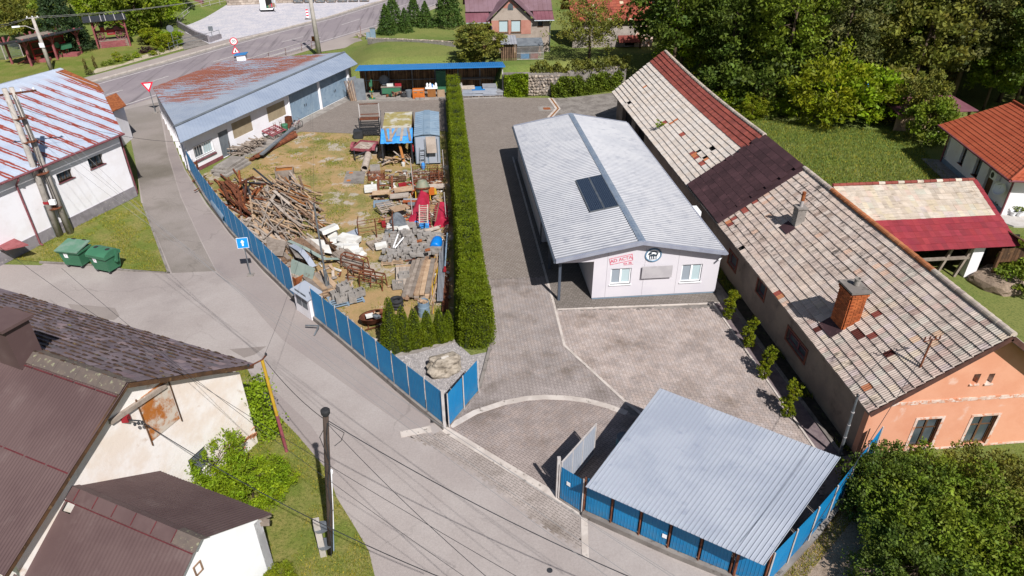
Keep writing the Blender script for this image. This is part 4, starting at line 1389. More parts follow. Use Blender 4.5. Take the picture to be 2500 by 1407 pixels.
 for v in sv:
  m=MB()
  a,b,c,d=v
  for q in([(a,0,c),(a,0,d),(a,.3,d),(a,.3,c)],[(b,0,c),(b,.3,c),(b,.3,d),(b,0,d)],[(a,0,d),(b,0,d),(b,.3,d),(a,.3,d)],[(a,0,c),(a,.3,c),(b,.3,c),(b,0,c)]):
   m.poly([(15.6+x,yg+y,z)for x,y,z in q])
  o=m.bd('attic_vent',MT.flake,T)
  MB().poly([(15.6+a,yg+.28,c),(15.6+b,yg+.28,c),(15.6+b,yg+.28,d),(15.6+a,yg+.28,d)]).bd('opening',MT.dark_in,o)
  MB().box(15.6+a-.05,15.6+b+.05,yg-.06,yg+.02,c-.06,c-.002).bd('sill',MT.flake,o)
 for h in gw:
  w=window(T,(15.6,yg),(23.5,yg),h[0],h[1],h[2],h[3],'wood_dark','glass',.1,2,2,.06,None,cross=.66)
  m=MB()
  k=.11
  for a,b,c,e in((h[0]-k,h[0],h[2]-.08,h[3]+k),(h[1],h[1]+k,h[2]-.08,h[3]+k),(h[0],h[1],h[2]-.08,h[2]),(h[0],h[1],h[3],h[3]+k)):
   m.box(15.6+a,15.6+b,yg-.018,yg+.01,c,e)
  m.bd('window_surround',MT.flake,w)
 z1=WB(2170,1000,yg).z
 m=MB()
 for k in range(26):
  a=15.62+k*.303
  m.box(a,a+.302,yg-.022-.006*(k%2),yg-.001,2.52+.01*math.sin(k*2.1),2.68+.012*math.sin(k*1.3))
 m.bd('string_course',MT.flake,T)
 MB().box(15.58,23.5,yg-.02,yg-.002,0,.1).bd('flaked_plinth',MT.flake,T)
 for s,xx in((-1,xe),(1,23.95)):
  m=MB()
  m.beam((xr_,y0-.03,zr-.10),(xx,y0-.03,ze-.10),.04,.2)
  m.bd('verge_board',pm('verge_wood',A('#6d4a40'),A('#5b3d36'),3),T)
 MB().box(xe-.02,xe+.03,y0,y1,ze-.12,ze-.02).bd('fascia',MT.wood_grey,T)
 m=MB()
 m.slab([(xe+.05,y0+.02,ze-.08),(xr_,y0+.02,zr-.22),(xr_,yg+.02,zr-.22),(xe+.05,yg+.02,ze-.08)],.03)
 m.slab([(xr_,y0+.02,zr-.22),(23.9,y0+.02,ze-.08),(23.9,yg+.02,ze-.08),(xr_,yg+.02,zr-.22)],.03)
 m.bd('soffit',MT.wood_grey,T)
 base=on_slope(2062,782)
 ang=0.0
 cx,cy=base.x,base.y
 zb,ztop=base.z-.5,base.z+1.62
 S=MB()
 Wd,Dp=.62,.9
 S.box(cx-Wd/2+.015,cx+Wd/2-.015,cy-Dp/2+.015,cy+Dp/2-.015,zb,ztop)
 chim=S.bd('chimney',MT.mortar,T,label='tall flaring red brick chimney near the front of the roof')
 bm={}
 rg=random.Random(9)
 nb=0
 for k in range(int((ztop-zb-.35)/.078)):
  z=zb+.35+k*.078
  fl=.0 if z<ztop-.35 else.025*int((z-ztop+.35)/.078)
  off=.12 if k%2 else 0
  for face in range(4):
   Lf=(Wd if face%2==0 else Dp)+2*fl
   u=-Lf/2-off
   while u<Lf/2-.03:
    a,b=max(u,-Lf/2),min(u+.24,Lf/2)
    u+=.25
    if b-a<.05:
     continue
    c_=(a+b)/2
    kx={0:(cx+c_,cy-Dp/2-fl),2:(cx+c_,cy+Dp/2+fl),1:(cx+Wd/2+fl,cy+c_),3:(cx-Wd/2-fl,cy+c_)}[face]
    key=(round(b-a,2),rg.randrange(4))
    if key not in bm:
     g_=(.8,.95,1.1,1.22)[key[1]]
     bm[key]=MB().box(-key[0]/2+.004,key[0]/2-.004,-.05,.05,0,.066,(g_,g_,g_)).mesh('brick',MT.brick)
    if nb<600:
     link('brick',bm[key],chim,True,M=Matrix.Translation((kx[0],kx[1],z))@Matrix.Rotation(0 if face%2==0 else R(90),4,'Z'))
     nb+=1
 MB().box(cx-.42,cx+.42,cy-.56,cy+.56,ztop,ztop+.08).bd('cap_slab',MT.kerb_grey,chim)
 MB().lathe((cx+.08,cy+.05,ztop+.09),[(.12,0),(.12,.26),(.14,.27),(.14,.32),(.1,.32),(.1,.1)],14).bd('flue',MT.concrete,chim)
 fl=MB()
 N3=Vr((-V.z,0,V.x))
 fl.slab([base+Vr((-.75,-.55,-.75*V.z/V.x))+N3*.09,base+Vr((-.3,-.55,-.3*V.z/V.x))+N3*.09,base+Vr((-.3,.5,-.3*V.z/V.x))+N3*.09,base+Vr((-.75,.5,-.75*V.z/V.x))+N3*.09],.02)
 fl.bd('flashing',MT.shingle,chim)
 base=on_slope(1946,545)
 cx,cy=base.x,base.y
 m=MB()
 m.box(cx-.22,cx+.22,cy-.24,cy+.24,base.z-.4,base.z+.85)
 c2=m.bd('chimney',MT.concrete,T,label='small grey rendered chimney with an orange topped flue pipe')
 MB().box(cx-.27,cx+.27,cy-.29,cy+.29,base.z+.85,base.z+.93).bd('cap_slab',MT.kerb_grey,c2)
 MB().cyl((cx,cy,base.z+.93),(cx,cy,base.z+1.25),.085,n=12).bd('flue',MT.white_metal,c2)
 MB().cyl((cx,cy,base.z+1.25),(cx,cy,base.z+1.72),.092,n=12).bd('flue_top',MT.rust_bright,c2)
 m=MB()
 m.slab([base+Vr((-.62,-.4,-.62*V.z/V.x))+N3*.08,base+Vr((-.2,-.4,-.2*V.z/V.x))+N3*.08,base+Vr((-.2,.45,-.2*V.z/V.x))+N3*.08,base+Vr((-.62,.45,-.62*V.z/V.x))+N3*.08],.02)
 m.bd('flashing',MT.shingle,c2)
 p=on_slope(2245,900)
 q=p+Vr((.15,.12,1.25))
 m=MB()
 m.tube([p,q],.035,8)
 m.tube([q-Vr((.35,.05,.06)),q+Vr((.35,.05,-.06))],.02,6)
 for k in(-.3,-.1,.12,.3):
  m.cyl(q+Vr((k,.05*k,0)),q+Vr((k,.05*k,.13)),.03,.02,8)
 m.bd('service_bracket',MT.rust,T)
 return on_slope,q
on_slope,BRACKET=build_long_house()
# ------------------------------------------------------------------ open barn behind the tiled house
def build_annex():
 T=thing('open_barn','open sided barn with white and crimson tiled roof behind the long house','barn',(27,32,0))
 z1,z0=4.15,2.15
 yR,yE=35.2,30.55
 xa,xb=22.4,31.4
 V=Vr((0,yR-yE,z1-z0))
 SL=V.length
 nv=11
 tl=SL/nv
 tw=.3
 nu=int((xb-xa)/tw)
 MB().slab([(xa,yE+.08,z0-.02),(xb-.02,yE+.08,z0-.02),(xb-.02,yR,z1-.06),(xa,yR,z1-.06)],.05).bd('roof_deck',MT.dark_in,T)
 def pick(i,j,rg):
  if j<5:
   return('tile_crimson',gray(rg,.88,1.15,.05))
  if i>=nu-1:
   return('tile_crimson',gray(rg,.9,1.1))
  r_=rg.random()
  return('tile_white',(1.03,.97,.9)if r_<.08 else((.86,.84,.82)if r_<.16 else gray(rg,.9,1.08,.03)))
 tiles(T,(xa,yE,z0),(1,0,0),V,nu,nv,tw,tl,pick,31,ribs=4,h=.016,th=.02,wob=lambda u,v:Vr((0,0,-.06*math.sin(u*3.1)*v)))
 for k in range(int((xb-xa)/.4)):
  x=xa+k*.4
  m=MB()
  vs=[]
  for s_,xx in((0,x),(1,x+.43)):
   for q in range(6):
    a=R(-10)+R(200)*q/5
    rr=.12 if s_==0 else.10
    vs.append((xx,yR+math.cos(a)*rr,z1+.0+math.sin(a)*rr))
  key='tile_red' if k%3!=1 or k<6 else 'tile_white'
  g_=rnd.uniform(.85,1.2)
  m.add(vs,[(q,q+6,q+7,q+1)for q in range(5)]+[tuple(range(6))],(g_,g_,g_))
  m.bd('ridge_tile',MT[key],T)
 MB().slab([(xa,yR,z1-.03),(xb,yR,z1-.03),(xb,yR+2.2,z1-1.3),(xa,yR+2.2,z1-1.3)],.06).bd('rear_roof_slope',MT.tile_red,T)
 MB().box(xa,xb-.3,37.1,37.3,0,2.7).bd('rear_wall',MT.wood_dark,T)
 MB().box(29.1,29.75,30.95,31.35,0,2.1).bd('pier',MT.white_wall,T)
 MB().box(xa+.5,xb-.1,31.0,31.2,1.95,2.15).bd('beam',MT.wood_dark,T)
 MB().box(24.5,29.1,31.02,31.16,1.15,1.3).bd('rail',MT.wood_grey,T)
 m=MB()
 m.poly([(xb-.25,31.0,0),(xb-.25,37.1,0),(xb-.25,37.1,2.7),(xb-.25,35.2,4.0),(xb-.25,31.0,2.2)])
 m.bd('end_boarding',MT.wood_dark,T)
 for x,zt in((27.4,2.0),(28.6,2.0)):
  MB().beam((x,31.1,0),(x+.5,31.1,zt),.14,.14).bd('post',MT.wood_grey,T)
 S=thing('lean_to','dark weathered timber lean-to against the right end of the open barn','shed',(32,30.5,0))
 MB().slab([(31.2,30.0,2.6),(32.9,30.0,1.7),(32.9,33.4,1.7),(31.2,33.4,2.6)],.06).bd('roof',MT.wood_dark,S)
 for k in range(9):
  MB().box(30.2+k*.2,30.385+k*.2,30.35,30.39,1.25 if k<6 else 1.25,2.1-.0*k).bd('board',MT.wood_dark,S)
 for x in(30.15,32.7):
  MB().box(x,x+.14,30.3,30.44,0,1.9).bd('post',MT.wood_dark,S)
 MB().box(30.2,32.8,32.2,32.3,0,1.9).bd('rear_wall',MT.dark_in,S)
 rg=random.Random(3)
 me=MB().cyl((0,-.2,0),(0,.2,0),.07,n=7).mesh('firewood_log',MT.wood_tan)
 for k in range(26):
  link('firewood_log',me,None,M=TR((30.6+rg.random()*1.4,30.7+rg.random()*.6,.07+.1*(k//9)),rg.uniform(-.4,.4)),label='split firewood log heaped under the dark timber lean-to',cat='log',group='firewood under the lean-to')
build_annex()
# ------------------------------------------------------------------ carport
def build_carport():
 FL,FR=Vr((4.12,16.0,1.98)),Vr((8.92,12.4,1.98))
 BR,BL=Vr((13.2,16.08,2.36)),Vr((7.95,20.38,2.36))
 T=thing('carport','carport with large galvanised profiled metal roof behind the blue front fence','carport',(8.5,16.2,0))
 n=6
 for k in range(n):
  a,b=k/n,(k+1)/n
  up=Vr((0,0,.006*(k%2)))
  corr(FL.lerp(FR,a)+up,FL.lerp(FR,b)+up,BL.lerp(BR,b)+up,BL.lerp(BR,a)+up,.152,.032,'vee',.012).bd('roof_sheet',MT.galv_dull,T)
 ins=lambda p,q,t,d:p.lerp(q,t)+Vr((0,0,d))
 for t in(.05,.5,.95):
  a,b=FL.lerp(FR,t),BL.lerp(BR,t)
  MB().beam(a.lerp(b,.04)-Vr((0,0,.09)),a.lerp(b,.96)-Vr((0,0,.09)),.08,.12).bd('rafter',MT.rust,T)
 for t in(.06,.5,.94):
  for p,q in((FL,FR),(BL,BR)):
   c=p.lerp(q,t)
   c=c.lerp(FL.lerp(BR,.5),.22)
   MB().cyl((c.x,c.y,0),(c.x,c.y,c.z-.06),.05,n=8).bd('post',MT.rust,T)
 p=Vr((6.35,19.25,0))
 S=thing('water_butt','blue green plastic water butt in the shade at the left rear corner of the carport','barrel',p)
 MB().lathe((p.x,p.y,0),[(.27,0),(.31,.2),(.31,.75),(.27,.92)],16).bd('body',pm('teal_plastic',A('#4d8a9a'),A('#437c8c'),2,rough=.4),S,smooth=True)
 MB().lathe((p.x,p.y,.92),[(.29,0),(.29,.05),(.1,.07)],16).bd('lid',MT.grey_sheet,S)
build_carport()
# ------------------------------------------------------------------ blue sheet fences
def fence(name,label,pts,height,base_h,panel_w,base_w=.22,rib=.11,rail=True,top_post=None,post_h=.06,side=1,post_mat='white_metal',gap=.05):
 """posts standing on a low concrete wall, one ribbed blue panel between each pair"""
 T=thing(name,label,'fence',(pts[0].x,pts[0].y,0))
 strip_along(pts,base_w,-.05,base_h).bd('base_wall',MT.kerb_grey,T)
 seg=[(pts[i+1]-pts[i]).length for i in range(len(pts)-1)]
 L=sum(seg)
 n=max(1,round(L/panel_w))
 def at(s):
  for i,l in enumerate(seg):
   if s<=l or i==len(seg)-1:
    return pts[i].lerp(pts[i+1],s/l)
   s-=l
 for k in range(n+1):
  p=at(L*k/n)
  d=(at(min(L,L*k/n+.1))-at(max(0,L*k/n-.1))).normalized()
  nr=Vr((d.y,-d.x,0))*side
  c=p+nr*.02
  MB().box(c.x-.022,c.x+.022,c.y-.022,c.y+.022,base_h-.02,base_h+height+post_h).bd('post',MT[post_mat],T)
  if k<n:
   q=at(L*(k+1)/n)
   dd=(q-p).normalized()
   a,b=p+dd*gap,q-dd*gap
   dz=rnd.uniform(-.012,.012)
   m=MB()
   z0,z1=base_h+.03+dz,base_h+height+dz
   Lp=(b-a).length
   nr_=max(4,round(Lp/rib))
   us=[]
   for i in range(nr_):
    us+=[((i+.0)/nr_,0),((i+.72)/nr_,0),((i+.86)/nr_,1)]
   us.append((1,0))
   vs,fs=[],[]
   nn=Vr((dd.y,-dd.x,0))*side
   for u,h in us:
    v=a.lerp(b,u)+nn*(h*.012-.005)
    vs+=[(v.x,v.y,z0),(v.x,v.y,z1)]
    v=v-nn*.006
    vs+=[(v.x,v.y,z0),(v.x,v.y,z1)]
   for i in range(len(us)-1):
    o=4*i
    fs+=[(o,o+4,o+5,o+1),(o+6,o+2,o+3,o+7),(o+1,o+5,o+7,o+3)]
   m.add(vs,fs)
   m.bd('panel',MT.blue,T)
 if rail:
  m=MB()
  pp=[at(L*k/(n*2))for k in range(n*2+1)]
  off=[]
  for k,p in enumerate(pp):
   d=(pp[min(k+1,len(pp)-1)]-pp[max(k-1,0)]).normalized()
   off.append(p+Vr((d.y,-d.x,0))*side*.04+Vr((0,0,base_h+.38)))
  m.tube(off,.014,5)
  m.bd('rail',MT.white_metal,T)
 return T
fp=WL([(455,404),(505,489),(563,567),(645,657),(722,734)])
fence('street_fence','blue sheet metal fence along the street from the garage to the meter cabinet',fp,1.72,.28,1.22,rail=False,side=-1)
fp2=WL([(770,782),(840,840),(908,899),(1000,977),(1086,1047)])
fence('street_fence','blue sheet metal fence along the street from the meter cabinet to the gate corner',fp2,1.72,.26,1.22,side=-1)
fence('gate_leaf','short blue ribbed gate leaf running back from the fence corner beside the gravel bed',WL([(1096,1044),(1140,990),(1168,957)]),1.72,.06,1.55,.05,rail=False,side=1)
fp3=[W(1364,1218),W(1420,1254)]
fence('gate_post_fence','single blue panel between two white posts at the right side of the open gateway',fp3,1.62,.06,1.1,.1,rail=False,side=1,post_h=.12)
fp4=WL([(1424,1256),(1640,1352),(1858,1440)])
fence('front_fence','blue ribbed sheet fence with rusty posts on a concrete wall in front of the carport',fp4,1.66,.22,1.12,.3,rail=False,side=1,post_mat='rust',post_h=.04,gap=.07)
fp5=[fp4[-1]+Vr((.06,-.02,0)),W(1990,1305),W(2062,1212),W(2122,1128)]
fence('side_fence','blue ribbed sheet fence along the dirt track up to the peach gable',fp5,1.62,.2,1.35,.3,rail=False,side=1)
for p,lab in((W(1086,1046),'tall white square gate post at the corner of the street fence'),(W(1360,1214),'tall white square gate post at the right of the gateway')):
 MB().box(p.x-.06,p.x+.06,p.y-.06,p.y+.06,0,2.05).bd('gate_post',MT.white_metal,label=lab,cat='post')
gA,gB=W(1366,1212)+Vr((.05,.1,0)),W(1449,1112)
T=thing('sliding_gate','open ribbed gate leaf seen from its pale grey back beside the carport','gate',(gA.x,gA.y,0))
dd=(gB-gA)
for a,b in((.02,.30),(.31,.60),(.61,.98)):
 p,q=gA+dd*a,gA+dd*b
 corr((p.x,p.y,.12),(q.x,q.y,.12),(q.x,q.y,1.62),(p.x,p.y,1.62),.15,.02,'trap',.004).bd('panel',MT.galv_dull,T)
for z in(.08,1.66):
 MB().beam(gA+Vr((0,0,z)),gB+Vr((0,0,z)),.05,.05).bd('rail',MT.white_metal,T)
for t in(0,.305,.605,1):
 p=gA+dd*t
 MB().box(p.x-.025,p.x+.025,p.y-.025,p.y+.025,.02,1.7).bd('stile',MT.white_metal,T)
for(px,py,lab)in((1623,1308,'small white notice plate on a blue front fence panel'),(1389,1181,'small white notice plate on the single blue panel by the gate')):
 c=WP(px,py,fp4[0],fp4[1])if px>1500 else WP(px,py,fp3[0],fp3[1])
 d=((fp4[1]-fp4[0])if px>1500 else(fp3[1]-fp3[0])).normalized()
 n_=Vr((d.y,-d.x,0))
 m=MB()
 m.beam(c+n_*.03-d*.08,c+n_*.03+d*.08,.006,.18)
 m.bd('notice_plate',MT.sign_white,label=lab,cat='notice')
a,b=W(725,757),W(762,783)
d=(b-a).normalized()
nn=Vr((-d.y,d.x,0))
T=thing('meter_cabinet','white electric meter cabinet with grey doors and tin lid set into the fence','cabinet',(a.x,a.y,0))
hh=ZAT(716,704,a)-.1
m=MB()
m.prism([(a.x,a.y),(b.x,b.y),(b+nn*.7).xy[:],(a+nn*.7).xy[:]],0,hh)
m.bd('body',MT.white_wall,T)
o=nn*-.12+d*-.08
MB().slab([a+nn*-.14-d*.1+Vr((0,0,hh+.06)),b+nn*-.14+d*.1+Vr((0,0,hh+.06)),b+nn*.8+d*.1+Vr((0,0,hh+.2)),a+nn*.8-d*.1+Vr((0,0,hh+.2))],.05).bd('lid',MT.galv_dull,T)
Lc=(b-a).length
for u0,u1 in((.14,.48),(.52,.86)):
 p,q=a+d*(Lc*u0)-nn*.012,a+d*(Lc*u1)-nn*.012
 MB().prism([p.xy[:],q.xy[:],(q+nn*.01).xy[:],(p+nn*.01).xy[:]],.55,1.45).bd('door',MT.grey_sheet,T)
 # ------------------------------------------------------------------ garage building on the left of the yard
def build_garage():
 T=thing('garage_block','long low white garage block with flaking grey tin roof and double metal doors','building',(-17,60,0))
 P0,P1=Vr((-19.49,51.39,0)),Vr((-9.53,72.21,0))
 d=(P1-P0).normalized()
 rt=Vr((d.y,-d.x,0))
 zE,zR=2.93,3.52
 A_,B_=Vr((-26.5,65.8,2.9)),Vr((-20.15,52.15,zR))
 E_,F_=Vr((-10.15,75.45,zR)),Vr((-22.5,75.3,2.95))
 C_,D_=Vr((-19.28,50.1,zE)),Vr((-8.6,72.7,zE))
 MB().slab([A_,B_,E_,F_],.07).bd('roof_slope',MT.flaking_tin,T)
 corr(C_+Vr((0,0,.0)),D_,E_,B_,.34,.022,'seam',.05).bd('roof_slope',MT.garage_tin,T)
 MB().beam(B_+Vr((0,0,.03))-d*.05,E_+Vr((0,0,.03)),.26,.05).bd('ridge_cap',MT.grey_sheet,T)
 m=MB()
 for k in range(1,26):
  t=k/26
  a,b=A_.lerp(B_,t),F_.lerp(E_,t)
  m.beam(a+Vr((0,0,.008)),b+Vr((0,0,.008)),.03,.02)
 m.bd('roof_seams',MT.flaking_tin,T,kind='stuff')
 L=(P1-P0).length
 u=lambda px,py:(WP(px,py,P0,P1)-P0).dot(d)
 wz=lambda px,py:WP(px,py,P0,P1).z
 g1,g2,g3=u(712,300),u(785,262),u(852,228)
 dr=(u(546,390),u(566,378))
 w1=(u(477,385),u(522,365),wz(480,378),min(2.3,wz(478,345)))
 w1=(w1[0],w1[1],.95,1.85)
 sh=[(u(570,330),u(617,308),1.05,2.35),(u(655,290),u(698,270),1.05,2.35)]
 doors=[(g1+.1,g2-.12),(g2+.12,g3)]
 holes=[w1,(dr[0],dr[1]+.15,.02,2.1)]+[(a,b,.0,2.65)for a,b in doors]+[(a,b,c,e)for a,b,c,e in sh]
 pieces=[(0,dr[0]-.1),(dr[0]-.1,(sh[0][1]+sh[1][0])/2),((sh[0][1]+sh[1][0])/2,g1-.05),(g1-.05,L)]
 for a,b in pieces:
  hs=[(h[0]-a,h[1]-a,h[2],h[3])for h in holes if h[0]>=a-.01 and h[1]<=b+.01]
  hwall(P0+d*a,P0+d*(b-.01),0,3.0,hs,.25).bd('wall',MT.white_wall,T)
 window(T,P0,P1,*w1,'white_pvc','glass',.08,2,1,.06,'white_pvc',gms=['glass','glass_pale'])
 m=MB()
 for k in range(9):
  uu=w1[0]+(w1[1]-w1[0])*k/8
  p=P0+d*uu+rt*.08
  m.cyl((p.x,p.y,w1[2]-.1),(p.x,p.y,w1[3]+.12),.012,n=5)
 for z in(w1[2]-.05,w1[3]+.08):
  m.beam(P0+d*(w1[0]-.1)+rt*.08+Vr((0,0,z)),P0+d*(w1[1]+.1)+rt*.08+Vr((0,0,z)),.02,.02)
 m.bd('window_bars',MT.white_metal,T)
 MB().beam(P0+d*(w1[0]-.15)+rt*.05+Vr((0,0,w1[2]-.2)),P0+d*(w1[1]+.15)+rt*.05+Vr((0,0,w1[2]-.2)),.12,.06).bd('flower_rail',MT.maroon,T)
 for a,b,c,e in sh:
  q=[P0+d*x-rt*.03+Vr((0,0,z))for x,z in((a+.02,c),(b-.02,c),(b-.02,e),(a+.02,e))]
  MB().slab([q[0],q[1],q[2],q[3]],.04).bd('shutter',pm('beige_board',A('#c0ae90'),A('#b3a184'),2),T)
 a,b=dr[0]+.02,dr[1]+.13
 q=lambda x,z,k=.0:P0+d*x-rt*(.06-k)+Vr((0,0,z))
 dd_=MB().slab([q(a,.02),q(b,.02),q(b,2.08),q(a,2.08)],.04).bd('door',MT.grey_sheet,T)
 MB().cyl(q(b-.12,1.0,.02),q(b-.12,1.0,.08),.03,n=8).bd('handle',MT.steel,dd_)
 for a,b in doors:
  for s,e in((a+.04,(a+b)/2-.01),((a+b)/2+.01,b-.04)):
   p,r_=P0+d*s-rt*.05,P0+d*e-rt*.05
   g=corr((p.x,p.y,.04),(r_.x,r_.y,.04),(r_.x,r_.y,2.6),(p.x,p.y,2.6),.22,.02,'vee',.02).bd('garage_door',MT.container,T)
   mid=P0+d*(e-.12 if s==a+.04 else s+.12)+rt*.02
   MB().box(mid.x-.02,mid.x+.02,mid.y-.02,mid.y+.02,1.0,1.2).bd('handle',MT.dark_metal,g)
 for uu in(g1,g2,g3+.12):
  p=P0+d*uu
  MB().box(p.x-.11,p.x+.11,p.y-.11,p.y+.11,0,2.95).bd('pilaster',MT.white_wall,T)
 MB().wallq(P0+rt*.03,P0+d*(dr[0])+rt*.03,0,.28,.03).bd('plinth_band',MT.maroon,T)
 S0,S1=Vr((-26.3,66.2,0)),P0+Vr((-.1,.1,0))
 hwall(S0,S1,0,2.85,[],.25).bd('street_wall',MT.white_wall,T)
 ds=(S1-S0).normalized()
 for k in range(9):
  p=S0+ds*((S1-S0).length*(k+.3)/9)
  MB().beam(p+Vr((0,0,0)),p+Vr((0,0,2.8)),.4,.14,up=(ds.x,ds.y,0)).bd('pilaster',MT.white_wall,T)
 m=MB()
 ou=Vr((ds.y,-ds.x,0))
 m.prism([(S0+ou*.03).xy[:],(S1+ou*.03).xy[:],S1.xy[:],S0.xy[:]],0,.6)
 m.bd('plinth_band',MT.maroon,T)
 hwall(Vr((-9.6,74.6,0)),Vr((-22.3,74.6,0)),0,2.8,[],.25).bd('road_wall',MT.white_wall,T)
 hwall(Vr((-22.3,74.6,0)),S0,0,2.8,[],.25).bd('corner_wall',MT.white_wall,T)
 hwall(P1,Vr((-9.6,74.6,0)),0,2.95,[],.25).bd('end_wall',MT.rough_render,T)
 c=W(590,138,3.4)
 MB().box(c.x-.45,c.x+.45,c.y-.35,c.y+.35,2.9,3.6).bd('vent_block',MT.white_wall,T)
 MB().slab([(c.x-.65,c.y-.5,3.62),(c.x+.6,c.y-.5,3.74),(c.x+.6,c.y+.5,3.74),(c.x-.65,c.y+.5,3.62)],.06).bd('vent_cap',MT.blue_roof,T)
 return P0,P1,d,rt
GP0,GP1,GD,GRT=build_garage()
# ------------------------------------------------------------------ open shed with blue mono-pitch roof
def build_open_shed():
 T=thing('open_shed','long open front shed with blue metal roof and slatted timber back wall','shed',(-1.5,72,0))
 x0,x1=-8.6,6.05
 yF,yB=70.3,73.4
 zf=WB(1050,166,yF).z
 zb=WB(1050,157,yB).z
 n=12
 for k in range(n):
  a,b=x0+(x1-x0+.3)*k/n,x0+(x1-x0+.3)*(k+1)/n
  corr((a,yF-.25,zf),(b,yF-.25,zf),(b,yB+.25,zb),(a,yB+.25,zb),.2,.03,'trap',.01).bd('roof_sheet',MT.blue_roof,T)
 MB().box(x0,x1+.25,yF-.28,yF-.25,zf-.06,zf+.04).bd('fascia',MT.blue_roof,T)
 posts=[x0+.6,x0+3.0,x0+5.4,x0+7.8,x0+10.2,x0+12.5,x1-.1]
 for x in posts:
  MB().box(x-.05,x+.05,yB-.2,yB-.1,0,zb-.05).bd('post',MT.steel,T)
 MB().box(x1-.05,x1+.05,yF-.05,yF+.05,0,zf-.02).bd('post',MT.white_metal,T)
 MB().box(x0,x1,yB-.22,yB-.16,1.05,1.12).bd('rail',MT.steel,T)
 sl=[MB().box(0,w,0,.025,0,zb-.25).mesh('slat',MT.slat_wood)for w in(.09,.11,.13)]
 x=x0+.1
 rg=random.Random(4)
 while x<x1-.1:
  w=rg.randrange(3)
  link('slat',sl[w],T,M=TR((x,yB-.08+rg.uniform(-.01,.01),.1)))
  x+=(.09,.11,.13)[w]+rg.choice((.02,.03,.06,.09))
 MB().box(x0,x1,yB+.05,yB+.1,0,zb-.3).bd('backing',MT.wood_dark,T)
 MB().box(x0-.1,x1+.3,yF-1.1,yB,-.02,.03).bd('floor_slab',MT.concrete,T)
 return x0,x1,yF,yB,zf
SH=build_open_shed()
